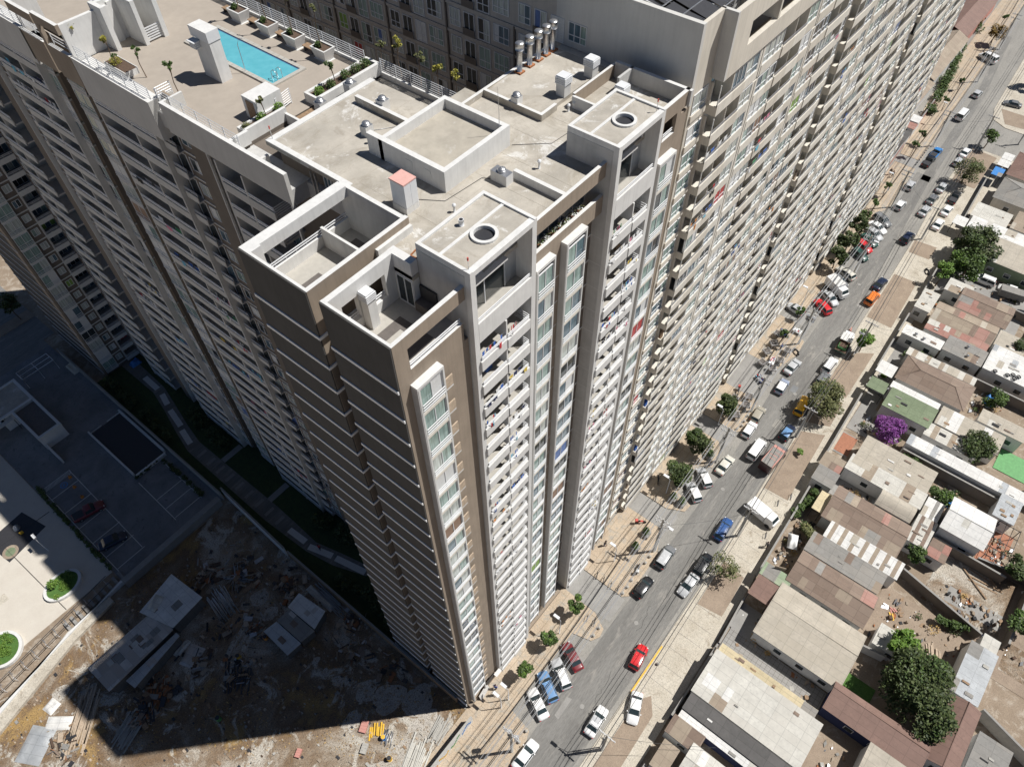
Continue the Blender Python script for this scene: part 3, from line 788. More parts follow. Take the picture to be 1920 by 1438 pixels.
    # recessed strips between the modules, with ledges
ls.build('floor_slab', B)
for fi, z in enumerate(ZS):
    top = z + (2.6 if fi == 0 else 2.45)
    for (k, u0, u1, mi_, first) in units:
        if k == 'B':
            mb, s = pool.get('balcony')
            mat = 'white_band' if (mi_ + int(u0)) % 3 else 'cream_band'
            FM.box(mb, u0, u1, .06, .18, z - .3, z + .66, mat)
            FM.box(mb, u0, u1, -.02, .06, z - .3, z, mat)
            FM.box(mb, u1 - .07, u1 + .0, -1.3, .05, z + .0, top - .17, 'white_band')
            rail(FM, mb, u0 + .04, u1 - .04, z + .66, .12, h=.3, bars=2, post=.9, mat='metal_grey')
            if first: FM.box(mb, u0 - .02, u0 + .1, -1.34, .185, z - .3, z + .5, 'cream_band'); FM.box(mb, u0 - .01, u0 + .09, -1.34, -.5, z + .5, top - .3, 'cream_band'); FM.box(mb, u0 - .0, u0 + .08, .1, .17, z + .5, top - .3, 'light_strip')
            if random.random() < .13: window(FM, mb, u0 + .03, u1 - .1, z + .66, top - .3, .03, 3, False, random.choice(['glass_green', 'glass_pale', 'glass_blue', 'glass_dark']))
            elif random.random() < .15: FM.box(mb, u0 + .3, u0 + .95, -.9, -.4, z, z + random.uniform(.5, 1.3), random.choice(['metal_white', 'wood', 'wood_pale', 'metal_grey', 'cloth_blue']))
            pool.put('balcony', mb, s)
            mb, s = pool.get('balcony_door')
            window(Fc('S', 1.35), mb, u0 + .3, u1 - .3, z + .02, z + 2.0, .04, 2, False, random.choice(['glass_dark', 'glass_blue', 'glass_green', 'glass_pale', 'curtain_white']))
            pool.put('balcony_door', mb, s)
            lim = (.36, .26, .16)[mi_] if fi < 18 else .1
            if random.random() < lim * .5 and u0 < 125:
                pal = random.choice(PAL)
                bn = [q for q in units if q[3] == mi_ and q[0] == 'B']
                bi = [q[1] for q in bn].index(u0)
                clothes(FM, u0 + .15, u1 - .2, z + .9, .16, random.randint(2, 5), pal, 'street slab, %s row, %s balcony of the %s section' % (ordinal(fi), ordinal(bi).replace('topmost', 'first'), ('near', 'middle', 'far')[mi_]), drop=.6)
        elif k == 'W':
            mb, s = pool.get('window')
            mat = 'cream_band' if (mi_ * 2 + int(u0)) % 3 else 'white_band'
            FM.box(mb, u0, u1, -.2, .1, z - .3, z + .6, mat)
            window(FM, mb, u0 + .06, u1 - .06, z + .6, top - .3, .02, 2, True)
            pool.put('window', mb, s)
        else:
            mb, s = pool.get('pier')
            FM.box(mb, u0, u1, -.3, .06, z - .3, top - .3, 'white_band'); FM.box(mb, (u0 + u1) / 2 - .04, (u0 + u1) / 2 + .04, .06, .08, z - .28, top - .32, 'taupe_dark')
            pool.put('pier', mb, s)
    # window strip beside the tower and narrow strips in the recesses
    for (a, b, p) in ((32.1, 34.2, .75), (62.4, 64.2, 1.35), (95.3, 97.0, 1.35)):
        mb, s = pool.get('side_window'); FS = Fc('S', p)
        window(FS, mb, a, b, z + .7, top - .25, .03, 2, True, random.choice(['glass_blue', 'glass_green', 'glass_pale'])); FS.box(mb, a - .1, b + .1, 0, .14, z + .1, z + .68, 'cream_band')
        pool.put('side_window', mb, s)
# courtyard face
FC_ = Fc('W', 31.5)
for fi, z in enumerate([72.3 - 2.45 * k for k in range(26)]):
    for ui in range(7):
        y0 = 9.6 + ui * 7.6
        if fi < 2: continue
        if ui == 0 and False: continue
        mb, s = pool.get('courtyard_window')
        FC_.box(mb, y0, y0 + 7.6, 0, .1, z - .18, z + .06, 'court_grey')
        window(FC_, mb, y0 + .5, y0 + 2.2, z + .55, z + 2.05, .03, 3, True); window(FC_, mb, y0 + 2.6, y0 + 3.9, z + .15, z + 2.05, .03, 2, True, random.choice(['glass_dark', 'glass_pale', 'glass_green', 'curtain_white']))
        window(FC_, mb, y0 + 4.3, y0 + 5.5, z + .15, z + 2.05, .03, 2, False, 'glass_dark'); window(FC_, mb, y0 + 5.9, y0 + 7.1, z + .5, z + 2.05, .03, 2, True)
        FC_.box(mb, y0 + 4.25, y0 + 5.6, .1, .14, z + .06, z + .7, 'taupe_dark')
        pool.put('courtyard_window', mb, s)
for ui in range(8):
    mb = MB(); FC_.box(mb, 9.45 + ui * 7.6, 9.6 + ui * 7.6, 0, .14, 0, 67.4, 'taupe_dark'); mb.build('drain_pipe', B)
pool.done()
cw = MB(); cw.box(31.69, 31.71, 9, 70, 0, .1, 'taupe'); cw.box(31.52, 31.7, 12.41, 70, 0, 67.4, 'court_grey'); cw.box(31.52, 31.9, 13, 70, 67.4, 72.5, 'court_grey'); cw.build('courtyard_wall', B)
# roof deck with dark solar frames and pipes
t = thing('solar_heater_array', 'dark solar heater panels on a steel frame behind the grey roof wall', 'solar panels', (31.9, 1.2, 70.6))
m = MB(); m.box(0, 28, 0, 7.7, -3.0, -2.8, 'dark_floor'); m.box(.3, 2.4, .1, 1.6, -1.6, -.6, 'roof_concrete', 'terracotta'); m.build('deck', t)
for i in range(6):
    for j in range(2):
        m = MB(); m.face([(1.2 + i * 2.2, 1.2 + j * 3.4, .35), (3.1 + i * 2.2, 1.2 + j * 3.4, .35), (3.1 + i * 2.2, 3.9 + j * 3.2, .9), (1.2 + i * 2.2, 3.9 + j * 3.2, .9)], 'steel_dark'); m.build('panel', t)
for i in range(13):
    m = MB(); m.tube([(1.0 + i * 1.1, .8, .3), (1.0 + i * 1.1, 7.6, 1.1)], .035, 'galvanised', 5); m.tube([(1.0 + i * 1.1, .8, .3), (1.0 + i * 1.1, .8, -2.8)], .04, 'galvanised', 5); m.build('frame_bar', t)
for k in range(5):
    m = MB(); m.tube([(.8, 1 + k * 1.6, .42 + k * .2), (14.6, 1 + k * 1.6, .42 + k * .2)], .06, 'galvanised', 6); m.build('water_pipe', t)
# ================================================================ the pool wing behind the tower
W = thing('apartment_wing', 'apartment wing with a pool deck on its roof and shaded grey balconies', 'apartment building', (0, 0, 0))
pool = Pool(W)
w = MB()
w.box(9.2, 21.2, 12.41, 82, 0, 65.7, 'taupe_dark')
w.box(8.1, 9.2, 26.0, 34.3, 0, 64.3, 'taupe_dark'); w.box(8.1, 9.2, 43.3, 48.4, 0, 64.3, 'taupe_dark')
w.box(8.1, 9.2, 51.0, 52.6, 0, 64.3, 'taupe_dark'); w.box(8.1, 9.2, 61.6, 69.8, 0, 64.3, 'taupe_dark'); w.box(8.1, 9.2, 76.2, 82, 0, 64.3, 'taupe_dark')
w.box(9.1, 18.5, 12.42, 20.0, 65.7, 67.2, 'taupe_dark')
w.box(8.75, 9.2, 12.42, 20.4, 64.3, 65.6, 'grey_plaster')
w.build('wall', W)
# tall parapet panels
pp = MB()
def panel(y0, y1, x, z0, z1): pp.box(x, x + .3, y0, y1, z0, z1, 'grey_block_plaster', 'white_plaster')
panel(17.2, 31.2, 7.15, 64.6, 67.1); pp.box(7.45, 9.1, 31.0, 31.2, 64.6, 67.1, 'grey_block_plaster', 'white_plaster')
pp.box(7.15, 7.35, 17.2, 17.4, 0, 64.6, 'light_strip')
panel(32.6, 43.2, 7.0, 63.3, 66.6); pp.box(7.3, 9.1, 32.6, 32.8, 63.3, 66.6, 'grey_block_plaster', 'white_plaster')
panel(51.0, 62.0, 7.0, 63.3, 66.6); panel(63.2, 76.5, 7.15, 64.6, 67.1)
pp.box(8.3, 8.5, 31.2, 32.6, 64.3, 66.9, 'taupe'); pp.box(8.6, 9.2, 43.2, 51, 64.0, 66.0, 'taupe_dark')
pp.box(7.45, 9.2, 17.2, 43.2, 64.4, 65.7, 'grey_plaster'); pp.box(7.45, 9.2, 51, 76.5, 64.4, 65.7, 'grey_plaster')
pp.build('parapet_panel', W)
FW = Fc('W', 8.0)
STR = [('rs', 12.5, 17.1, -.9), ('be', 19.9, 22.9, .8), ('b', 22.9, 26.0, .8), ('dw', 26.1, 27.5, -.1), ('p', 27.9, 29.9, .1), ('dw', 30.1, 32.2, -.1), ('sb', 32.3, 34.0, -.1),
       ('b', 34.3, 37.8, .8), ('b', 37.8, 43.2, .8), ('dw', 43.5, 45.4, -.1), ('v', 45.7, 48.3, .4), ('g', 48.4, 50.9, 0), ('v', 51.05, 52.5, .3),
       ('b', 52.6, 56.5, .8), ('b', 56.5, 61.5, .8), ('sb', 61.7, 63.4, -.1), ('dw', 63.6, 65.7, -.1), ('p', 66, 68, .1), ('dw', 68.1, 69.6, -.1), ('b', 69.8, 73, .8), ('b', 73, 76, .8), ('dw', 76.4, 78.4, -.1), ('dw', 79, 81, -.1)]
st = MB()
for k, a, b, d in STR:
    if k == 'p':
        FW.box(st, a, b, -.1, .35, 0, 64.5, 'taupe_dark'); FW.box(st, a - .12, a, -.1, .4, 0, 64.4, 'light_strip')
    if k in ('b', 'be'):
        FW.box(st, b - .1, b + .1, -1.2, .85, 0, 64.4, 'grey_block_plaster')
    if k == 'b' and a in (34.3, 52.6): FW.box(st, a - .2, a + .02, -1.2, .86, 0, 64.4, 'grey_block_plaster')
    if k == 'g':
        for yy in (a + .5, a + .9, b - .5): st.tube([(8.9, yy, 0), (8.9, yy, 66)], .09, 'steel_dark', 6)
st.build('pier', W)
for yy, xx in ((27.68, 7.75), (16.2, 8.6), (15.8, 8.6)):
    m = MB(); m.tube([(xx, yy, 0 if yy > 20 else 64), (xx, yy, 64.4 if yy > 20 else 67)], .08, 'metal_grey', 6); m.build('drain_pipe', W)
for fi, z in enumerate(LV[1:]):
    top = z + 2.45
    for k, a, b, d in STR:
        if k in ('b', 'be'):
            mb, s = pool.get('balcony')
            FW.box(mb, a, b, -1.2, .8, z - .2, z, 'grey_plaster')
            FW.box(mb, a + .0, b - .1, .72, .86, z - .3, z + .5, 'grey_block_plaster')
            o = pool.put('balcony', mb, s)
            ra = MB() if o is not None else pool.rest['balcony']
            rail(FW, ra, a + .05, b - .12, z + .5, .83, h=.45, post=.8, mat='white_line', th=.045, side0=1.7 if k == 'be' else None)
            if o is not None: ra.build('railing', o)
            mb, s = pool.get('balcony_door')
            window(Fc('W', 9.2), mb, a + .5, b - .5, z + .02, z + 2.05, .03, 3, False, random.choice(['glass_dark', 'glass_blue', 'glass_dark', 'glass_green']))
            pool.put('balcony_door', mb, s)
            if random.random() < .22 and b < 62 and a > 25:
                clothes(FW, a + .4, b - .6, z + .95, .83, random.randint(3, 6), random.choice(PAL), 'pool wing, %s row, balcony at %s' % (ordinal(fi), {22.9: 'its near end', 34.3: 'the near middle', 37.8: 'the middle', 52.6: 'the far middle', 56.5: 'the far end'}.get(a, 'the end')), drop=.6)
        elif k == 'dw':
            mb, s = pool.get('window')
            window(Fc('W', 8.1), mb, a + .25, b - .2, z + .75, z + 2.0, .03, 2, False, random.choice(GLASS)); FW.box(mb, a - .1, b + .1, -.1, -.04, z - .08, z + .06, 'light_strip')
            pool.put('window', mb, s)
        elif k == 'sb':
            mb, s = pool.get('small_balcony')
            FW.box(mb, a, b, -.1, .5, z - .15, z, 'grey_plaster'); FW.box(mb, a, b, .42, .5, z, z + .55, 'grey_block_plaster'); rail(FW, mb, a, b, z + .55, .44, h=.4, bars=2)
            window(Fc('W', 8.1), mb, a + .1, b - .3, z + .05, z + 2.0, .03, 1, False, 'glass_dark')
            pool.put('small_balcony', mb, s)
        elif k == 'v':
            mb, s = pool.get('bay_window')
            FW.box(mb, a, b, -.1, d - .1, z - .2, z + .15, 'grey_plaster'); window(FW, mb, a, b, z + .15, top - .2, d - .12, 2, True, random.choice(['glass_pale', 'glass_green', 'curtain_white']))
            FW.box(mb, a, a + .08, -.1, d - .14, z, top - .2, 'taupe'); FW.box(mb, b - .08, b, -.1, d - .14, z, top - .2, 'taupe')
            for q in (.4, .6): FW.box(mb, a, b, d - .07, d - .02, z + q, z + q + .05, 'metal_white')
            pool.put('bay_window', mb, s)
for (a, b) in ((13.0, 14.6), (14.8, 15.6)):
    m = MB(); window(Fc('W', 9.1), m, a, b, 65.75, 67.0, .03, 2, False, 'glass_blue'); m.build('window', W)
pool.done()

# deck
D = 66.0
m = MB()
m.box(7.45, 21.2, 23.4, 31.2, 65.7, D, 'taupe_dark', 'deck_tile'); m.box(8.5, 21.2, 31.2, 38.5, 65.7, D, 'taupe_dark', 'deck_tile'); m.box(8.5, 21.2, 38.5, 90, 65.7, D, 'taupe_dark', 'deck_tile')
m.box(7.3, 8.5, 32.8, 43.2, 65.7, 66.0, 'white_plaster')
m.box(7.3, 8.5, 51, 76.4, 65.7, 66.0, 'white_plaster')
m.box(18.6, 21.2, 14.2, 22.4, 65.69, 65.8, 'roof_concrete')
m.build('pool_deck', W)
# planter walls and low walls of the deck
m = MB()
def wallbox(x0, x1, y0, y1, h, z=D, mat='white_plaster'): m.box(x0, x1, y0, y1, z, z + h, mat)
wallbox(7.45, 9.0, 23.2, 23.5, 1.0); wallbox(9.0, 12.6, 23.4, 23.65, 1.0); wallbox(9.0, 12.6, 24.4, 24.6, .75); wallbox(9.0, 9.2, 23.65, 24.4, .75)
wallbox(15.0, 21.3, 22.4, 22.7, .95); wallbox(15.0, 21.3, 24.0, 24.25, .75); wallbox(15.0, 15.2, 22.7, 24.0, .75); wallbox(21.05, 21.3, 22.7, 24.0, .95)
wallbox(12.4, 12.6, 20.8, 23.4, .9, 65.7); wallbox(15.0, 15.2, 20.8, 22.4, .9, 65.7)
m.box(9.2, 12.6, 23.65, 24.4, D, D + .6, 'soil'); m.box(15.2, 21.05, 22.7, 24.0, D, D + .6, 'soil')
m.box(7.45, 12.4, 20.6, 23.2, 65.4, 65.6, 'white_plaster'); m.box(7.45, 8.4, 20.4, 20.6, 65.4, 66.6, 'white_plaster')
m.box(21.2, 21.4, 12.7, 90, 64.5, 66.2, 'white_plaster')
m.build('deck_wall', W)
m = MB()
for k in range(5): m.box(12.65, 14.95, 21.0 + k * .45, 21.45 + k * .45, 65.7 - .0, 65.75 + k * .06, 'wood'); 
m.build('deck_steps', W)
def slat_fence(name, label, x0, y0, x1, y1, z, h, n=5, grp=None):
    t = thing(name, label, 'railing', (x0, y0, z), 0, grp)
    L = math.hypot(x1 - x0, y1 - y0); ux, uy = (x1 - x0) / L, (y1 - y0) / L
    m = MB()
    for k in range(n):
        zz = h - k * h / n
        m.tube([(0, 0, zz), (ux * L, uy * L, zz)], .035, 'metal_white', 4, smooth=False)
    m.build('rails', t)
    np_ = max(2, int(L / 1.6) + 1)
    for i in range(np_):
        m = MB(); q = L * i / (np_ - 1); m.box(ux * q - .03, ux * q + .03, uy * q - .03, uy * q + .03, 0, h + .02, 'metal_white'); m.build('post', t)
    return t
slat_fence('deck_railing', 'white slatted railing along the court side of the pool deck behind the square planters', 21.3, 24.2, 21.3, 60, 66.2, 1.15, 6)
slat_fence('deck_railing', 'white slatted railing at the low court beside the tower roof, with saplings behind', 21.3, 14.3, 21.3, 22.4, 66.2, 1.1, 6)
slat_fence('deck_railing', 'white slatted railing on the parapet nearest the potted shrubs of the pool deck', 7.9, 22.9, 7.9, 32.6, 66.1, 1.25, 5)
slat_fence('deck_railing', 'white slatted railing beside the round flowering planter trough of the deck', 7.5, 33.0, 7.5, 43.0, 66.3, 1.1, 5)
slat_fence('deck_railing', 'short white railing across the corner notch of the deck parapet', 7.9, 32.7, 9.2, 32.7, 66.3, 1.0, 5)
slat_fence('deck_railing', 'white railing on the far end parapet at the edge of the picture', 7.5, 51.2, 7.5, 62, 66.3, 1.1, 5)
slat_fence('garden_gate', 'white slatted gate at the top of the deck steps', 12.65, 24.6, 14.2, 24.9, 66.0, 1.2, 7)
# pool
t = thing('swimming_pool', 'turquoise rectangular rooftop swimming pool with cream coping', 'swimming pool', (16.45, 33.3, D))
m = MB(); m.box(-1.5, 1.3, -5.3, 5.3, .01, .035, 'pool_water'); m.build('water', t)
m = MB()
m.box(-1.85, -1.5, -5.65, 5.65, .003, .14, 'light_floor'); m.box(1.3, 1.65, -5.65, 5.65, .003, .14, 'light_floor'); m.box(-1.5, 1.3, -5.65, -5.3, .003, .14, 'light_floor'); m.box(-1.5, 1.3, 5.3, 5.65, .003, .14, 'light_floor')
for q in range(18): m.box(-1.85, -1.5, -5.6 + q * .63, -5.58 + q * .63, .14, .142, 'dark_floor'); m.box(1.3, 1.65, -5.6 + q * .63, -5.58 + q * .63, .14, .142, 'dark_floor')
m.box(1.22, 1.3, -5.3, 5.3, .036, .05, 'curtain_blue'); m.box(-1.5, 1.22, 5.2, 5.3, .036, .05, 'curtain_blue')
MATS['coping'] = None
del MATS['coping']
m.build('coping', t)
for yy in (-5.0, 5.1):
    m = MB()
    for q in (0, .5): m.tube([(-.9 + q, yy - .2, 0), (-.9 + q, yy - .2, .7), (-.9 + q, yy + .1, .85), (-.9 + q, yy + .45, .6), (-.9 + q, yy + .45, .03)], .03, 'galvanised', 6)
    m.build('ladder', t)
m = MB(); m.tube([(-1.65, -2.2, 0), (-1.65, -2.2, 2.3), (-1.4, -2.2, 2.7), (-1.1, -2.2, 2.55)], .025, 'galvanised', 6); tag(m.build('pool_shower'), 'slim curved steel pole bending over the middle of the pool', 'shower').location = (16.45, 33.3, D)
# water slide / shower tower pillar
t = thing('service_pillar', 'tall white masonry pillar with a louvred box beside the pool', 'pillar', (12.9, 32.3, D))
m = MB(); m.box(-.25, .75, -1.0, .2, 0, 3.2, 'white_plaster'); m.box(-.25, .35, .2, 1.1, 0, 2.9, 'white_plaster'); m.build('shaft', t)
m = MB(); m.box(-.3, .8, -1.05, 1.15, 3.2, 4.0, 'metal_white', 'white_plaster'); m.build('head', t)
m = MB()
for k in range(4): m.box(-.75, -.26, .3, 1.0, 2.5 + k * .13, 2.58 + k * .13, 'metal_white')
m.box(-.7, -.26, .35, .95, 2.5, 3.0, 'metal_white'); m.box(-.85, -.2, .2, 1.1, 3.0, 3.06, 'metal_white'); m.build('louvre', t)
t = thing('pool_hut', 'low white hut with a brown door at the pool corner', 'hut', (12.0, 25.2, D))
m = MB(); m.box(-1.0, 1.3, -.6, 1.0, 0, 1.7, 'white_plaster'); m.build('wall', t)
m = MB(); m.box(-1.03, -1.0, -.3, .6, 0, 1.5, 'wood'); m.build('door', t)
# stair towers and frames at the far end of the deck
t = thing('stair_tower', 'white stair enclosure with open doorway and slatted gate at the far end of the deck', 'stair enclosure', (12.4, 41.5, D))
m = MB()
m.box(0, .35, -.5, 5.5, 0, 3.6, 'white_plaster'); m.box(1.8, 2.2, -.5, 5.5, 0, 3.8, 'white_plaster'); m.box(-.0, 2.2, 5.5, 5.9, 0, 3.8, 'taupe')
m.box(-1.6, 0, 2.0, 2.4, 0, 3.4, 'white_plaster'); m.box(-2.0, -1.6, 0.6, 2.4, 0, 3.5, 'white_plaster')
m.build('wall', t)
m = MB()
for k in range(6): m.box(.4, 1.8, -.3, -.26, .15 + k * .2, .25 + k * .2, 'metal_white')
m.build('gate', t)
t = thing('frame_wall', 'tall white wall with a dark open concrete frame above the pipe recess', 'wall', (7.3, 43.3, D))
m = MB()
m.box(0, 4.3, 0, .35, -1.8, 3.0, 'white_plaster'); m.box(-.3, 0, 0, 3.3, 2.3, 3.1, 'taupe', 'white_plaster'); m.box(-.3, 0, 0, 3.3, -2.2, .6, 'taupe', 'white_plaster'); m.box(-.3, 0, 3.3, 3.8, -1.8, 3.1, 'taupe', 'white_plaster')
m.box(-.3, 0, 4.1, 8.0, 2.0, 2.8, 'taupe', 'white_plaster'); m.box(-.3, 0, 4.1, 8.0, -2.2, .5, 'taupe', 'white_plaster'); m.box(0, 2.0, 7.7, 8.0, -1.8, 2.8, 'white_plaster')
m.box(4.3, 4.6, 0, 3.0, 0, 3.2, 'white_plaster')
m.build('wall', t)
slat_fence('deck_railing', 'thin white railing inside the dark concrete frame', 7.45, 43.9, 7.45, 46.4, 66.5, .9, 3)
slat_fence('deck_railing', 'thin white railing in the second, farther opening of the frame', 7.45, 47.6, 7.45, 51, 66.5, .9, 3)
for (x, y, lb, n) in ((20.0, 38.3, 'first square white planter from the far end of the pool railing', 1), (20.0, 34.5, 'second square white planter along the pool railing', 2), (20.05, 31.2, 'third square white planter along the pool railing', 3), (20.15, 27.8, 'fourth square white planter, nearest the hedge', 4)):
    t = thing('square_planter', lb + ', with a thin tree', 'planter', (x, y, D))
    m = MB(); m.prism([(-.5, -.75), (.5, -.75), (.5, .75), (-.5, .75)], 0, .02, 'white_plaster')
    n0 = len(m.v)
    m.v += [(-.4, -.6, .02), (.4, -.6, .02), (.4, .6, .02), (-.4, .6, .02), (-.6, -.85, 1.0), (.6, -.85, 1.0), (.6, .85, 1.0), (-.6, .85, 1.0), (-.48, -.72, 1.0), (.48, -.72, 1.0), (.48, .72, 1.0), (-.48, .72, 1.0), (-.48, -.72, .9), (.48, -.72, .9), (.48, .72, .9), (-.48, .72, .9)]
    for q in ((0, 1, 5, 4), (1, 2, 6, 5), (2, 3, 7, 6), (3, 0, 4, 7), (4, 5, 9, 8), (5, 6, 10, 9), (6, 7, 11, 10), (7, 4, 8, 11)): m.f.append(tuple(n0 + i for i in q)); m.m.append(m.mi('white_plaster')); m.smooth.append(False)
    m.f.append((n0 + 12, n0 + 13, n0 + 14, n0 + 15)); m.m.append(m.mi('soil')); m.smooth.append(False)
    m.build('pot', t)
for y, lb in ((36.5, 'between the first and second square planters'), (32.9, 'between the second and third square planters'), (29.5, 'between the third and fourth square planters'), (40.0, 'beyond the farthest square planter')):
    t = thing('bench', 'dark wooden bench ' + lb, 'bench', (20.2, y, D), 0, 'benches along the pool railing')
    m = MB(); m.box(-.3, .3, -.65, .65, .38, .45, 'wood'); m.build('seat', t)
    for s_ in (-.5, .5): m = MB(); m.box(-.25, .25, s_ - .04, s_ + .04, 0, .38, 'steel_dark'); m.build('leg', t)

# ================================================================ far cross block, upper left
E_ = thing('apartment_block', 'far cross block in shade with brown walls and a lined windowless end', 'apartment building', (0, 0, 0))
pool = Pool(E_)
w = MB()
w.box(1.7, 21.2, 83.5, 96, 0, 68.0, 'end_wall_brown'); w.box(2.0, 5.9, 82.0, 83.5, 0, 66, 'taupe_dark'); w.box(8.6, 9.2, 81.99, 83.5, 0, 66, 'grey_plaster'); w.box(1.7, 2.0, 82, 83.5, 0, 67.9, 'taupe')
w.build('wall', E_)
FE = Fc('S', 82.0)
for fi, z in enumerate(LV[1:]):
    mb, s = pool.get('bay_window'); FE.box(mb, 2.1, 4.2, 0, .3, z - .15, z + .15, 'light_strip'); window(FE, mb, 2.1, 4.2, z + .15, z + 2.3, .32, 2, True, random.choice(['glass_pale', 'glass_green', 'curtain_white']))
    for q in (.4, .6): FE.box(mb, 2.1, 4.2, .36, .41, z + q, z + q + .05, 'metal_white')
    pool.put('bay_window', mb, s)
    mb, s = pool.get('window'); window(FE, mb, 4.6, 5.6, z + .8, z + 1.95, .03, 2, False, 'glass_pale'); FE.box(mb, 4.25, 5.9, 0, .06, z - .1, z + .06, 'light_strip'); pool.put('window', mb, s)
    mb, s = pool.get('balcony'); FE.box(mb, 5.9, 8.6, -1.4, .4, z - .2, z, 'grey_plaster'); FE.box(mb, 5.9, 8.6, .3, .42, z - .3, z + .45, 'light_strip'); rail(FE, mb, 5.95, 8.5, z + .45, .36, h=.4)
    FE.box(mb, 5.9, 6.1, .0, .3, z, z + 2.25, 'grey_plaster'); window(Fc('S', 83.5), mb, 6.3, 8.4, z + .05, z + 2.1, .03, 3, False, random.choice(['glass_dark', 'glass_blue'])); pool.put('balcony', mb, s)
    mb, s = pool.get('floor_line'); mb.box(1.62, 1.7, 82, 96, z - .08, z + .08, 'light_strip'); pool.put('floor_line', mb, s)
pool.done()
m = MB(); m.box(5.0, 9.0, 81.0, 82.0, 0, .4, 'blue_plastic')
# ================================================================ streets, pavements, yards (structure)
def sheet(name, polys, z, mat, base=-.015, kind=True):
    m = MB()
    for p in polys:
        if len(p) == 4 and not isinstance(p[0], tuple): p = [(p[0], p[2]), (p[1], p[2]), (p[1], p[3]), (p[0], p[3])]
        m.prism(p, base, z, mat)
    o = m.build(name); o['kind'] = 'structure'; return o
KR = [(-60, -15.2), (14, -14.6), (31.6, -14.6), (52, -13.8), (62, -13.6), (73, -12.9), (93.5, -12.0), (107, -11.7), (120, -11.2), (136, -10.0), (156, -9.9)]
KR2 = [(167.5, -13.5), (169.5, -10.2), (174, -9.2), (200, -8.0), (260, -4)]
sheet('road', [[(-60, 1.0), (123, 1.0), (190, 4), (260, 8), (260, -60), (-60, -60)][:0] or [(-60, .5), (260, 9), (260, -4.5)] + KR2[::-1][1:] + [(168, -60), (156, -60)] + KR[::-1]], .004, 'asphalt_worn')
sheet('road_lane', [[(-60, -8.4), (16, -8.0), (50, -8.0), (70, -6.6), (95, -6.2), (140, -4.0), (140, -7), (107, -9.6), (90, -11.0), (62, -13.0), (31, -13.9), (-60, -14.4)], [(138, -5.4), (178, -3.8), (210, -1.0), (210, -2.4), (178, -5.8), (138, -7.4)]], .010, 'asphalt')
sheet('driveway', [(19.9, 23.7, -7.6, -.2), (35.8, 38.9, -6.8, -.3), (54.2, 57.2, -6.4, -.3), (84.6, 88, -5.2, -.6)], .016, 'concrete_grey')
sheet('pavement', [
    [(-20, -8.2), (1.2, -8.2), (2.7, -7.6), (3.2, -4.5), (15.6, -4.7), (16.3, -7.2), (17.4, -7.8), (18.6, -7.6), (19.7, -5.5), (19.9, -.0), (-20, -.0)],
    [(23.8, -1.0), (23.8, -7.0), (24.4, -7.7), (32, -7.5), (35.7, -5.6), (35.7, .5), (23.8, .5)],
    [(39.0, .5), (39.0, -4.6), (40.2, -7.0), (41.6, -7.2), (42.3, -4.7), (48.4, -4.7), (49.2, -6.4), (52.6, -6.0), (54.1, -4.8), (54.1, .5)],
    [(57.3, .5), (57.3, -6.0), (58.4, -7.2), (61.5, -6.6), (65, -5.9), (65, .5)],
    [(73, .9), (73, -5.4), (78, -6.6), (81.4, -6.2), (82.4, -3.4), (84.5, -2.9), (84.5, .9)],
    [(88.1, .9), (88.1, -3.1), (122, -2.9), (125, -3.9), (135, -3.6), (140.6, -3.3), (140.6, 1.0)], [(144, 1.2), (144, -3.2), (168, -2.1), (200, -1.2), (232, .6), (232, 6), (170, 4)]], .12, 'paving')
sheet('forecourt', [(65.01, 72.99, -5.8, .9), (140.7, 143.9, -3.2, 1.2)], .1, 'concrete_grey')
sheet('verge', [KR + [(156, -19.6), (75, -18.9), (60, -19.5), (-60, -21)], KR2 + [(260, -30), (167.5, -30)]], .10, 'concrete')
sheet('planting_bed', [[(-20, -15.6), (14, -16.0), (15.4, -17), (13.5, -18.4), (-20, -19)], [(29.3, -15.5), (29.8, -19), (36.5, -18.6), (37, -15.3)], [(51, -14.1), (51.2, -17.9), (65.4, -17.3), (63.8, -13.9)], [(65.9, -13.8), (67.4, -17.2), (73.0, -16.9), (73, -13.4)], [(74.0, -13.2), (74.3, -16.8), (86.2, -16.7), (83.6, -12.9)], [(93.6, -12.3), (93.6, -16.7), (107.3, -16.1), (107.1, -12.0)], [(114.6, -11.8), (114.8, -15.6), (119, -15.6), (118.6, -11.5)], [(141.5, -10.6), (141.5, -15.3), (155, -15.6), (155.6, -10.4)], [(169, -13), (169.5, -17), (175, -16.5), (174.8, -10.5)]], .115, 'bed_earth')
sheet('footpath', [[(-20, -19.2), (12, -19.2), (30, -18.9), (60, -18.0), (107, -17.3), (156, -16.4), (156, -17.9), (107, -18.5), (60, -19.3), (-20, -20.5)]], .122, 'concrete', base=.1)
m = MB()
for x0, x1 in ((14, 21.5),): m.box(x0, x1, -14.9, -14.7, .1, .16, 'yellow_paint')
o = m.build('kerb_paint'); o['kind'] = 'structure'
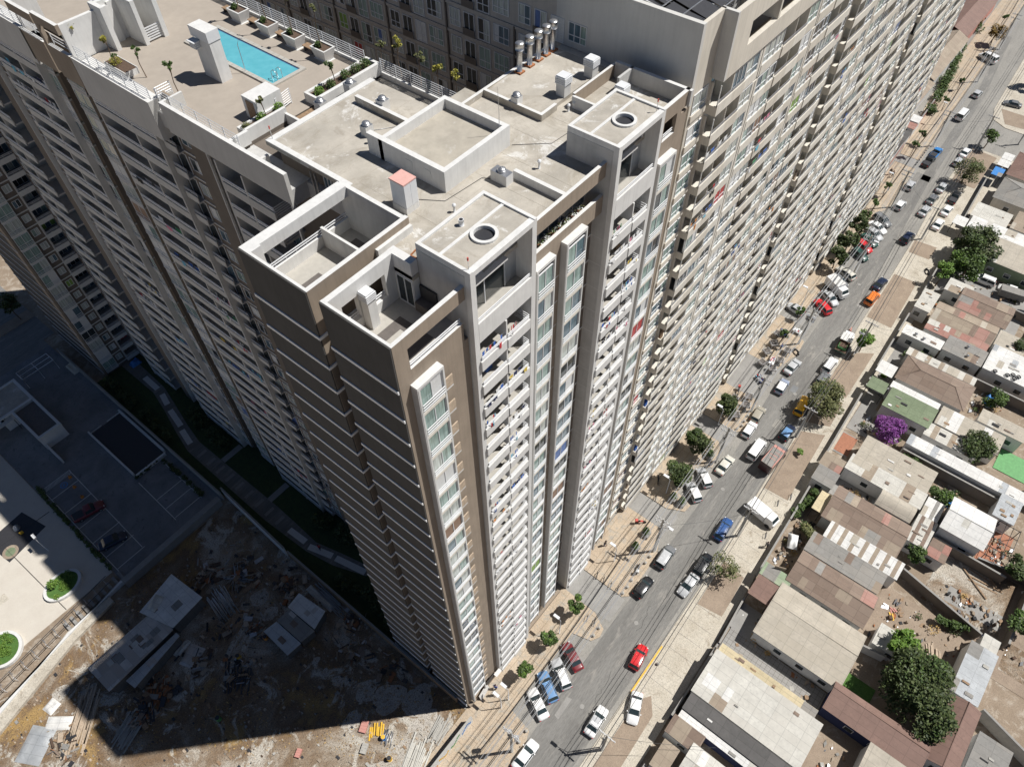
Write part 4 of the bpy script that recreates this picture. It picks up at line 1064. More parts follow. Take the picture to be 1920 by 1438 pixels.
# left side: garden, lots, plaza
sheet('vacant_lot', [(-70, -.3, -1.4, 46.5)], .01, 'lot_earth')
sheet('parking_lot', [(-17.4, -.6, 47.6, 96)], .02, 'asphalt_lot')
sheet('plaza', [(-70, -17.5, 50.4, 97)], .03, 'plaza_stone')
sheet('garden', [(-.2, 9, 12.6, 82)], .02, 'grass_dark')
sheet('back_street', [(-70, 1.5, 98, 125), (-17.4, -.6, 96, 98)], .015, 'asphalt')
sheet('median', [(-70, 1.4, 104.5, 107)], .1, 'bed_earth')
sheet('garden_path', [[(4.6, 82), (6.8, 82), (6.6, 77), (6.4, 72.4), (5.4, 68), (4.2, 63), (3.4, 58.8), (3.6, 40), (3.5, 36.2), (3.3, 31.5), (4.6, 26.6), (5.6, 22.2), (4.2, 22.2), (2.4, 27), (1.5, 31.5), (1.2, 36.5), (1.0, 40), (1.2, 58.8), (2.2, 63.2), (3.6, 68.4), (4.6, 72.8), (4.6, 77)]], .05, 'asphalt')
m = MB()
for (a, b) in (((5.6, 76.7), (5.5, 72.9)), ((5.3, 71.4), (4.6, 68.9)), ((4.2, 67.6), (3.4, 63.6)), ((3.0, 62.8), (2.3, 59.6)), ((2.2, 36.0), (2.4, 32.7)), ((2.2, 31.8), (3.3, 28.1)), ((3.4, 27.5), (4.5, 22.7))):
    d = Vector((b[0] - a[0], b[1] - a[1])).normalized(); n = Vector((-d.y, d.x)) * .45
    m.prism([(a[0] - n.x, a[1] - n.y), (b[0] - n.x, b[1] - n.y), (b[0] + n.x, b[1] + n.y), (a[0] + n.x, a[1] + n.y)], .05, .056, 'light_strip')
for i in range(9): m.box(1.5, 3.1, 38 + i * 2.3, 38.5 + i * 2.3, .05, .056, 'concrete_grey')
for yy in (41.5, 52.5): m.box(3.5, 7.0, yy, yy + 1.0, .05, .057, 'concrete_grey')
o = m.build('path_slabs'); o['kind'] = 'structure'
m = MB()
def ln(x0, y0, x1, y1, w=.09, mat='light_strip', z=.026): 
    d = Vector((x1 - x0, y1 - y0)).normalized(); n = Vector((-d.y, d.x)) * w / 2
    m.prism([(x0 - n.x, y0 - n.y), (x1 - n.x, y1 - n.y), (x1 + n.x, y1 + n.y), (x0 + n.x, y0 + n.y)], .02, z, mat)
ln(-12.3, 70.3, -12.7, 50.4); ln(-16.7, 70.2, -16.9, 49.6); ln(-6.9, 59.9, -7.1, 50.2); ln(-2.4, 59.5, -2.5, 50.3)
for yy in (70.2, 67.5, 63.9, 60, 56.4, 53, 50.2): ln(-16.8, yy, -12.4, yy, z=.027)
for yy in (55.2, 52.9, 50.6): ln(-6.9, yy, -2.5, yy, z=.027)
for k in range(22): ln(-16.5 + k * .19, 69.4, -16.2 + k * .19, 70.1, .06, z=.028)
o = m.build('parking_lines'); o['kind'] = 'structure'
m = MB(); m.cyl(-14.2, 68.4, .02, .027, .55, 'blue_plastic', 20); m.cyl(-14.2, 68.4, .027, .030, .42, 'asphalt_lot', 20); m.cyl(-14.2, 68.4, .03, .033, .15, 'blue_plastic', 12)
o = m.build('parking_symbol'); o['kind'] = 'structure'
m = MB()
for k in range(5): m.box(-30 - k * 2.2, -28.6 - k * 2.2, 58 - k * .0, 59.3, .03, .036, 'concrete')
m.box(-40, -36.5, 52, 56, .03, .036, 'concrete'); m.tube([(-18, 66, .04), (-50, 67.5, .04)], .05, 'steel_dark', 4); m.tube([(-24.5, 50.5, .04), (-26, 90, .04)], .05, 'steel_dark', 4)
o = m.build('plaza_pattern'); o['kind'] = 'structure'
sheet('service_ramp', [(-6.6, -1.2, 61.4, 73.5)], .028, 'steel_dark')
m = MB(); rp = random.Random(21)
for k in range(11):
    x = rp.uniform(-10, 120); y = rp.uniform(-13.2, -5.6) + min(0, (60 - x) * .0) ; a_, b_ = rp.uniform(.6, 3.5), rp.uniform(.5, 1.6)
    if x > 70: y = rp.uniform(-10.5, -6)
    q_ = rp.uniform(-.25, .25)
    m.prism([(x, y), (x + a_, y + q_ * .3), (x + a_ * .95, y + b_), (x + .05 * a_, y + b_ * .9)], .01, .013 + k * .0006, rp.choice(['asphalt', 'asphalt_worn', 'asphalt_lot', 'concrete_grey']))
for k in range(14):
    x = rp.uniform(-15, 125); y = rp.uniform(-13.5, -5); pts = [(x, y, .02)]
    for j in range(7): pts.append((pts[-1][0] + rp.uniform(.2, 1.1), pts[-1][1] + rp.uniform(-.35, .35), .02))
    m.tube(pts, .014, 'steel_dark', 4, smooth=False)
for (x, y) in ((22, -10.5), (47, -9.5), (70, -10), (100.5, -8), (9, -11.0)): m.cyl(x, y, .01, .035, .3, 'concrete_grey', 14)
o = m.build('road_repairs'); o['kind'] = 'structure'
m = MB()
for k in range(60):
    x = -14 + k * 2.4
    if x > 115: break
    yr = -16.5 if x < 75 else -15
    m.box(x, x + .03, -19.0 if x < 62 else -17.4, -15.2 if x < 45 else -14.2, .10, .1235 if x > 200 else .104, 'steel_dark')
o = m.build('verge_joints'); o['kind'] = 'structure'
# ---------------------------------------------------------------- vegetation helpers
def leaves(mb, centers, n, size, mat, rnd):
    mi = None
    for _ in range(n):
        c, r = rnd.choice(centers)
        while True:
            p = (rnd.uniform(-1, 1), rnd.uniform(-1, 1), rnd.uniform(-1, 1))
            q = p[0] * p[0] + p[1] * p[1] + p[2] * p[2]
            if .15 < q <= 1: break
        x, y, z = c[0] + p[0] * r, c[1] + p[1] * r, c[2] + p[2] * r * .8
        a = Vector((rnd.gauss(0, 1), rnd.gauss(0, 1), rnd.gauss(0, .6))).normalized()
        b = a.cross(Vector((rnd.gauss(0, .5), rnd.gauss(0, .5), 1))).normalized()
        s = size * rnd.uniform(.6, 1.4)
        v = Vector((x, y, z))
        mb.face([v - a * s, v + b * s * .55, v + a * s, v - b * s * .55], mat)
def tree(x, y, h, r, mat, label, name='tree', n=900, size=.2, squash=.8, clumps=14, z0=0, grp=None, stem=.1, seed=None, cat='tree'):
    rnd = random.Random(seed if seed is not None else int(x * 131 + y * 17))
    t = thing(name, label, cat, (x, y, z0), rnd.uniform(0, 6), grp)
    m = MB()
    top = h - r * squash
    m.tube([(0, 0, 0), (.04 * h, .02, top * .5), (.02, .03 * h, top)], [stem * 1.3, stem, stem * .7], 'bark', 7)
    cs = []
    for i in range(clumps):
        a = rnd.uniform(0, 6.283); el = rnd.uniform(-.7, 1.0); rr = r * rnd.uniform(.35, .78)
        c = (rr * math.cos(a) * math.cos(el * .9), rr * math.sin(a) * math.cos(el * .9), top + r * squash * (.15 + .8 * math.sin(el)) * rnd.uniform(.7, 1.1))
        cs.append((c, r * rnd.uniform(.22, .45)))
        if i < 7: m.tube([(.02, .02, top * rnd.uniform(.7, 1)), (c[0] * .6, c[1] * .6, (top + c[2]) / 2 + .1), c], [stem * .6, stem * .35, stem * .12], 'bark', 5)
    m.build('trunk', t)
    m = MB(); leaves(m, cs, n, size, mat, rnd)
    if len(cs) > 6: leaves(m, cs[:5], n // 6, size, {'leaf_mid': 'leaf_fresh', 'leaf_dark': 'leaf_mid', 'leaf_olive': 'leaf_mid'}.get(mat, mat), rnd)
    m.build('crown', t)
    return t
def hedge(pts, r, mat, label, n=900, size=.16, h=1.0, name='hedge', z0=0, cat='hedge'):
    rnd = random.Random(int(pts[0][0] * 31 + pts[0][1] * 7))
    t = thing(name, label, cat, (pts[0][0], pts[0][1], z0))
    cs = []
    for i in range(len(pts) - 1):
        (x0, y0), (x1, y1) = pts[i], pts[i + 1]
        L = math.hypot(x1 - x0, y1 - y0)
        for k in range(max(2, int(L / (r * .6)))):
            q = rnd.random()
            cs.append(((x0 + (x1 - x0) * q - pts[0][0] + rnd.uniform(-.3, .3) * r, y0 + (y1 - y0) * q - pts[0][1] + rnd.uniform(-.3, .3) * r, h * rnd.uniform(.35, .8)), r * rnd.uniform(.5, .9)))
    m = MB(); leaves(m, cs, n, size, mat, rnd); m.build('foliage', t)
    m = MB()
    for c, rr in cs[:8]: m.tube([(c[0], c[1], 0), c], [.05, .02], 'bark', 5)
    m.build('stem', t)
    return t
# street trees
tree(17.9, -3.2, 4.0, 1.35, 'leaf_mid', 'small round street tree beside the first driveway, third from the tower corner', 'street_tree', 1500, .15)
tree(12.5, -3.3, 3.9, 1.25, 'leaf_mid', 'small round street tree, second from the tower corner, above the dark red car', 'street_tree', 1400, .15)
tree(7.4, -3.3, 3.8, 1.15, 'leaf_mid', 'small street tree nearest the tower corner, above the blue wagon', 'street_tree', 1200, .15)
tree(58.7, -3.0, 4.9, 1.9, 'leaf_dark', 'dark street tree beside the bollard island', 'street_tree', 3000, .17, 1.0, 24)
tree(49.9, -3.1, 5.2, 2.1, 'leaf_dark', 'dark street tree between the two driveways, above the cream sedan', 'street_tree', 3400, .17, 1.1, 26)
tree(43.4, -3.6, 5.2, 2.1, 'leaf_dark', 'dark street tree above two silver hatchbacks, near the lamp', 'street_tree', 3400, .17, 1.1, 26)
tree(111.7, -2.0, 5.4, 2.0, 'leaf_dark', 'dark rounded tree above the row of angled cars, farthest of three', 'street_tree', 1600, .2, 1.1)
tree(106.3, -2.2, 5.4, 2.1, 'leaf_dark', 'dark rounded tree above the row of angled cars, middle of three', 'street_tree', 1700, .2, 1.1)
tree(101.5, -2.4, 5.2, 2.1, 'leaf_dark', 'dark rounded tree above the row of angled cars, nearest of three', 'street_tree', 1700, .2, 1.1)
for x, y, h, r, lb in ((116.9, -1.7, 3.4, 1.1, 'sparse young street tree beyond the three dark ones'), (121.5, -1.6, 3.0, .9, 'thin young street tree beside the silver parked car line'), (127.4, -1.5, 3.6, 1.0, 'young street tree below a street light at the slab end'), (144.0, -.8, 3.8, .9, 'narrow young tree on the light forecourt edge'), (149.4, -.5, 3.6, .9, 'narrow young tree beside the low rusty roofs'), (165.5, 0, 3.6, .9, 'thin young tree by the far pavement, near the white van'), (176.4, .1, 3.2, .8, 'thin young tree among the pavement benches'), (213.0, 1.5, 3.5, .9, 'thin young tree at the far end of the pavement'), (78.9, -3.0, 2.6, .9, 'small dark shrub tree among the square kiosks'), (85.4, -3.0, 3.0, .9, 'spindly tree with bare twigs beside the far driveway')):
    tree(x, y, h, r, 'leaf_mid', lb, 'young_tree', 380, .16, clumps=8, stem=.06)
tree(202.3, .6, 5, 2.4, 'leaf_autumn', 'brownish autumn coloured street tree near the far white van', 'street_tree', 1300, .2)
tree(188.0, -13.5, 6, 3.2, 'leaf_dark', 'dark green tree cut by the right edge of the picture, far up the street', 'street_tree', 1700, .24)
tree(157.0, -12.2, 4.4, 2.0, 'leaf_mid', 'round tree at the corner of the side street', 'street_tree', 1300, .18)
tree(141.6, -12.6, 5.6, 3.2, 'leaf_olive', 'wide feathery olive tree over the silver car', 'street_tree', 3000, .15, .7, 26)
tree(34.9, -15.9, 4.2, 2.1, 'leaf_olive', 'sparse scrubby grey tree in the bare bed beside the black car', 'street_tree', 900, .13, .8, 18)
tree(68.6, -14.7, 6.4, 3.3, 'leaf_olive', 'big bushy street tree spreading over the yellow van', 'street_tree', 5200, .16, .8, 34, stem=.2)
tree(59.6, -15.7, 1.3, .6, 'leaf_fresh', 'small round green shrub alone in the bare bed', 'shrub', 500, .1, .8, 8, cat='shrub')
tree(85.0, -14.5, 4.6, 1.7, 'leaf_fresh', 'bright green round tree beside the green truck', 'street_tree', 1600, .17, .9)
tree(119.0, -21.3, 7.5, 4.2, 'leaf_dark', 'large dark glossy tree in front of the long cream roof', 'broad_tree', 4200, .24, .95, 30, stem=.22)
tree(113.5, -21.8, 6.2, 3.4, 'leaf_mid', 'large bright glossy tree leaning on the dark one by the long cream roof', 'broad_tree', 3200, .22, .95, 26, stem=.2)
tree(108.6, -19.0, 5.4, 1.7, 'leaf_fresh', 'tall slim green tree at the corner of the white car drive', 'garden_tree', 1400, .18, 1.4)
tree(70.6, -24.4, 4.4, 2.5, 'leaf_purple', 'bougainvillea bush covered in purple flowers', 'bougainvillea', 3400, .13, .85, 30, cat='flowering bush')
tree(75.0, -36.0, 4.8, 2.9, 'leaf_dark', 'dark sprawling tree over the pale roofs near the green lawn', 'garden_tree', 2600, .18, .6, 26)
tree(63.8, -37.9 + 2.6, 3.6, 1.6, 'leaf_mid', 'dense low tree beside the blue tarpaulin', 'garden_tree', 1400, .16)
tree(35.2, -41.6, 7.4, 4.6, 'leaf_dark', 'very large dense leafy tree filling the yard among the brown tiled roofs', 'broad_tree', 9000, .2, .7, 40, stem=.3, seed=11)
tree(32.6, -44.2, 6.0, 3.0, 'leaf_dark', 'dark green crown behind the huge yard tree over the brown tiles', 'broad_tree', 3400, .19, .8, 24, stem=.16)
tree(39.0, -38.6, 5.6, 2.4, 'leaf_fresh', 'lighter yellow green tree at the street side of the huge yard tree', 'broad_tree', 2200, .2, .9, 20, stem=.16)
tree(51.6, -49.2, 4.6, 2.2, 'leaf_mid', 'green tree cut by the right edge beside the white roof', 'garden_tree', 1400, .18)
tree(59.4, -46.8, 4.4, 2.0, 'leaf_dark', 'green tree cut by the right edge above the dry yard', 'garden_tree', 1400, .18)
tree(53.2, -35.6, 3.2, 1.5, 'leaf_mid', 'bushy green shrub tree below the striped roof, by the dry yard', 'garden_tree', 1200, .16)
tree(87.0, -35.2, 3.6, 2.1, 'leaf_mid', 'leafy garden tree beside the blue pool basket', 'garden_tree', 1500, .17)
tree(99.8, -35.3, 4.0, 1.7, 'leaf_dark', 'dark garden tree at the right edge above the white roof', 'garden_tree', 1200, .18)
tree(-.5, 105.7, 5.5, 2.2, 'leaf_dark', 'shaded tree on the median of the street at the far left', 'street_tree', 1200, .22)
hedge([(49.5, -19.6), (52.6, -20.6), (54.4, -20.2)], 1.0, 'leaf_mid', 'bushy hedge at the front of the ribbed tan canopy', 1600, h=1.9)
hedge([(48.9, -21.2), (47.4, -23.5), (46.4, -25.2)], 1.2, 'leaf_olive', 'yellowish shrub mass between the striped and the grey roofs', 2200, h=2.4)
hedge([(68.6, -27.2), (67.4, -30.4), (65.6, -33.6), (63.4, -34.6)], 1.1, 'leaf_mid', 'long green creeper running beside the white roof strip', 3200, h=2.6)
hedge([(88.9, -21.2), (89.7, -24), (89.4, -26)], .8, 'leaf_mid', 'green shrubs in the narrow gap beside the long white roof', 1200, h=1.8)
hedge([(101.8, -21.8), (103.0, -23.6)], .8, 'leaf_mid', 'small green garden in front of the pale porch', 700, h=1.4)
hedge([(46.6, -40.9), (47.9, -44.8)], .7, 'leaf_mid', 'green vine hedge between the dirt yard and the dry yard', 1100, h=1.8)
hedge([(162.5, 1.6), (176, 3.2), (186, 4.4), (196, 5.6)], 1.6, 'leaf_mid', 'long row of green bushes in front of the tiled bungalows', 3800, .22, h=2.0)
hedge([(206, 5.6), (222, 9.0)], 1.8, 'leaf_mid', 'green bushes by the farthest bungalow roof', 1600, .24, h=2.2)
hedge([(82.0, -19.8), (83.4, -20.4)], .6, 'leaf_fresh', 'small shrub between two white porches', 400, h=1.2)
hedge([(-17.0, 71), (-17.3, 60), (-17.4, 50.8)], .45, 'leaf_mid', 'narrow hedge strip between plaza and parking lot', 1500, h=.6)
hedge([(-2.2, 60.6), (-2.1, 55), (-2.2, 50)], .5, 'leaf_dark', 'low hedge along the garden wall of the parking lot', 900, h=.7)
hedge([(-6.6, 60.7), (-1.6, 60.9)], .35, 'leaf_dark', 'low hedge behind the service ramp', 500, h=.6)
for i, (p, r_, h_) in enumerate((([(1.0, 80), (.9, 70), (.6, 62)], 1.2, 1.8), ([(5.8, 65), (5.6, 57), (5.2, 54)], 1.5, 2.0), ([(5.6, 36), (6.4, 30), (6.5, 26)], 1.4, 2.0), ([(1.2, 26), (2.2, 20), (1.4, 14)], 1.2, 1.8))):
    hedge(p, r_, 'leaf_dark', ('dark shrubs between the lot wall and the upper garden path', 'dark shrubs at the foot of the pool wing, upper part', 'dark shrubs at the foot of the pool wing by the walkway end', 'dark shrubs between the garden walkway and the tower end wall')[i], 1500, .2, h=h_)
m = MB(); rnd = random.Random(3)
for _ in range(7000):
    x, y = rnd.uniform(-40, -.8), rnd.uniform(-1, 45)
    q = math.sin(x * .33 + 1.3) * math.cos(y * .27 + .5) + .5 * math.sin(x * .8 + y * .6)
    if q < .1 or (-27 < x < -12 and 35 < y < 42): continue
    a = rnd.uniform(0, 6.28); l = rnd.uniform(.1, .3)
    m.face([(x, y, .01), (x + l * math.cos(a), y + l * math.sin(a), .04 + l * .5), (x + l * .6 * math.cos(a + .6), y + l * .6 * math.sin(a + .6), .015)], 'dry_grass')
tag(m.build('dry_grass'), 'dry yellow grass tufts over the vacant lot', 'grass', kind='stuff')
m = MB()
for _ in range(2600):
    x, y = rnd.uniform(-38, -1), rnd.uniform(-1, 45); s_ = rnd.choice((.05, .08, .12, .2)) * rnd.uniform(.7, 1.6)
    m.box(x, x + s_, y, y + s_ * rnd.uniform(.6, 2), .0, s_ * .5, rnd.choice(('concrete_pole', 'earth', 'wood_pale', 'soil', 'steel_dark', 'concrete_grey', 'wood', 'earth', 'lot_earth')))
tag(m.build('rubble'), 'scattered small rubble and litter over the vacant lot', 'rubble', kind='stuff')

# ================================================================ vehicles
CARCOL = dict(white=(.78, .78, .77), silver=(.48, .49, .50), grey=(.17, .175, .18), black=(.012, .013, .015), red=(.60, .02, .025), darkred=(.17, .02, .025), blue=(.03, .09, .26), lightblue=(.14, .28, .50),
              navy=(.012, .02, .05), beige=(.36, .33, .27), orange=(.75, .20, .03), yellow=(.78, .42, .02), green=(.02, .07, .055), cream=(.62, .60, .53), bluegrey=(.30, .34, .44), brightblue=(.04, .22, .55), maroon=(.05, .012, .014))
for k_, c_ in CARCOL.items():
    m_, nt_, b_ = new_mat('car_' + k_)
    v_ = _coord(nt_)
    nt_.links.new(_ramp(nt_, _noise(nt_, v_, 2.5, 6, .7), [(.3, tuple(x * .93 for x in c_)), (.75, tuple(min(1, x * 1.03 + .006) for x in c_))]), b_.inputs['Base Color'])
    b_.inputs['Roughness'].default_value = .32
    b_.inputs['Coat Weight'].default_value = .5
    b_.inputs['Coat Roughness'].default_value = .08
m_, nt_, b_ = new_mat('car_glass'); b_.inputs['Base Color'].default_value = (.03, .045, .05, 1); b_.inputs['Roughness'].default_value = .06
plain('lamp_glass', (.7, .7, .68), .15, var=.02); plain('tail_red', (.45, .02, .02), .2, var=.02)
KIND = dict(sedan=(4.4, .86, .62, .93, 1.42, -1.5, 1.05, -.95, .35), hatch=(3.9, .83, .66, .93, 1.48, -1.86, .88, -1.55, .25), suv=(4.4, .90, .75, 1.05, 1.70, -2.1, 1.05, -1.85, .45),
            wagon=(4.5, .86, .65, .93, 1.50, -2.1, 1.0, -1.75, .4), van=(4.7, .92, .85, 1.1, 2.0, -2.3, 1.55, -2.22, 1.0), pickup=(5.0, .88, .75, 1.0, 1.65, -.55, 1.1, -.35, .55))
def car(x, y, deg, kind, col, label, roofcol=None, sc=.9, name=None, grp=None, extra=None):
    L, hw, zb, belt, zr, b0, b1, r0, r1 = KIND[kind]
    t = thing(name or {'van': 'van', 'pickup': 'pickup_truck'}.get(kind, 'car'), label, {'van': 'van', 'pickup': 'pickup truck'}.get(kind, 'car'), (x, y, .01), R(deg), grp)
    t.scale = (sc, sc, sc)
    C_ = 'car_' + col
    m = MB(); h = L / 2
    # body: loft of rounded sections from tail to nose
    trunk = belt - .02 if kind in ('hatch', 'suv', 'wagon', 'van') else belt - .04
    hoodf = zb + (.02 if kind != 'van' else .1)
    st_ = [(-h, .78, .42, zb - .08), (-h + .06, .90, .30, trunk - .06), (-h + .3, .97, .22, trunk), (-h * .5, 1.0, .2, belt), (0, 1.0, .2, belt), (b1 - .1, 1.0, .2, belt - .01), (h * .72, .97, .2, (belt + hoodf) / 2 + .04), (h - .28, .93, .22, hoodf), (h - .08, .82, .28, hoodf - .1), (h, .66, .38, hoodf - .22)]
    ring = lambda wv, z0_, z1_: [(-.92, z0_), (-1.0, z0_ + (z1_ - z0_) * .35), (-.985, z0_ + (z1_ - z0_) * .72), (-.90, z1_ - .015), (-.5, z1_ + .03), (0, z1_ + .04), (.5, z1_ + .03), (.90, z1_ - .015), (.985, z0_ + (z1_ - z0_) * .72), (1.0, z0_ + (z1_ - z0_) * .35), (.92, z0_)]
    n0 = len(m.v); K = 11
    for (sx, wv, z0_, z1_) in st_:
        for (a_, z_) in ring(wv, z0_, z1_): m.v.append((sx, a_ * hw * wv, z_))
    for i in range(len(st_) - 1):
        for k in range(K):
            k2 = (k + 1) % K
            m.f.append((n0 + i * K + k, n0 + (i + 1) * K + k, n0 + (i + 1) * K + k2, n0 + i * K + k2)); m.m.append(m.mi(C_)); m.smooth.append(k != K - 1)
    m.f.append(tuple(n0 + k for k in range(K))); m.m.append(0); m.smooth.append(False)
    m.f.append(tuple(n0 + (len(st_) - 1) * K + k for k in reversed(range(K)))); m.m.append(0); m.smooth.append(False)
    # pillars
    w0, w1 = hw * .93, hw * .76
    lo = [(b0, -w0), (b1, -w0 * .97), (b1, w0 * .97), (b0, w0)]; up = [(r0, -w1), (r1, -w1), (r1, w1), (r0, w1)]
    n0 = len(m.v)
    m.v += [(p[0], p[1], belt - .02) for p in lo] + [(p[0], p[1], zr - .05) for p in up]
    for i in range(4):
        j = (i + 1) % 4; m.f.append((n0 + i, n0 + j, n0 + 4 + j, n0 + 4 + i)); m.m.append(m.mi(C_)); m.smooth.append(False)
    if kind == 'pickup': m.box(-h + .12, -.75, -hw * .8, hw * .8, belt + .045, belt + .05, 'steel_dark')
    m.build('body', t)
    RC = 'car_' + (roofcol or col)
    m = MB()
    def rfn(p, q):
        u = p * 2 - 1; v2 = q * 2 - 1
        return ((r0 + r1) / 2 + u * ((r1 - r0) / 2 + .05), v2 * (w1 + .02), zr - .05 + .075 * (1 - abs(u) ** 4) * (1 - abs(v2) ** 4) ** .8)
    m.grid(rfn, 8, 6, RC)
    if kind in ('suv', 'wagon'):
        for s_ in (-1, 1): m.box(r0 + .1, r1 - .15, s_ * w1 * .9 - .02, s_ * w1 * .9 + .02, zr + .02, zr + .06, 'steel_dark')
    m.build('roof', t)
    def pane(nm, A, B_, C2, D_):
        m = MB(); c = (Vector(A) + Vector(B_) + Vector(C2) + Vector(D_)) / 4
        n_ = (Vector(B_) - Vector(A)).cross(Vector(D_) - Vector(A)).normalized()
        if n_.dot(c - Vector((0, 0, belt))) < 0: n_ = -n_
        m.face([Vector(p) * .93 + c * .07 + n_ * .012 for p in (A, B_, C2, D_)], 'car_glass'); m.build(nm, t)
    zl, zu = belt, zr - .05
    pane('windshield', (b1, -w0 * .97, zl), (b1, w0 * .97, zl), (r1, w1, zu), (r1, -w1, zu))
    pane('rear_window', (b0, -w0, zl), (b0, w0, zl), (r0, w1, zu), (r0, -w1, zu))
    for s_ in (-1, 1):
        nb = 2 if kind != 'pickup' else 1
        for i in range(nb):
            f0, f1 = i / nb, (i + 1) / nb
            pane('side_window', (b0 + (b1 - b0) * f0, s_ * w0, zl), (b0 + (b1 - b0) * f1, s_ * w0, zl), (r0 + (r1 - r0) * f1, s_ * w1, zu), (r0 + (r1 - r0) * f0, s_ * w1, zu))
        m = MB(); m.box(h - .32, h - .1, s_ * hw * .62, s_ * hw * .84, hoodf - .12, hoodf - .02, 'lamp_glass'); m.build('headlight', t)
        m = MB(); m.box(-h - .01, -h + .12, s_ * hw * .62, s_ * hw * .88, trunk - .3, trunk - .12, 'tail_red'); m.build('taillight', t)
        m = MB(); m.box(b1 - .35, b1 - .2, s_ * hw * 1.0, s_ * hw * 1.15, belt - .02, belt + .1, C_); m.build('mirror', t)
        for xw in (-h * .6, h * .62):
            m = MB(); m.tube([(xw, s_ * (hw - .2), .31), (xw, s_ * (hw + .005), .31)], .31, 'black_rubber', 14); wb = m.build('wheel', t)
            m = MB(); m.tube([(xw, s_ * (hw - .02), .31), (xw, s_ * (hw + .012), .31)], .19, 'metal_grey', 10); m.build('rim', wb)
    return t
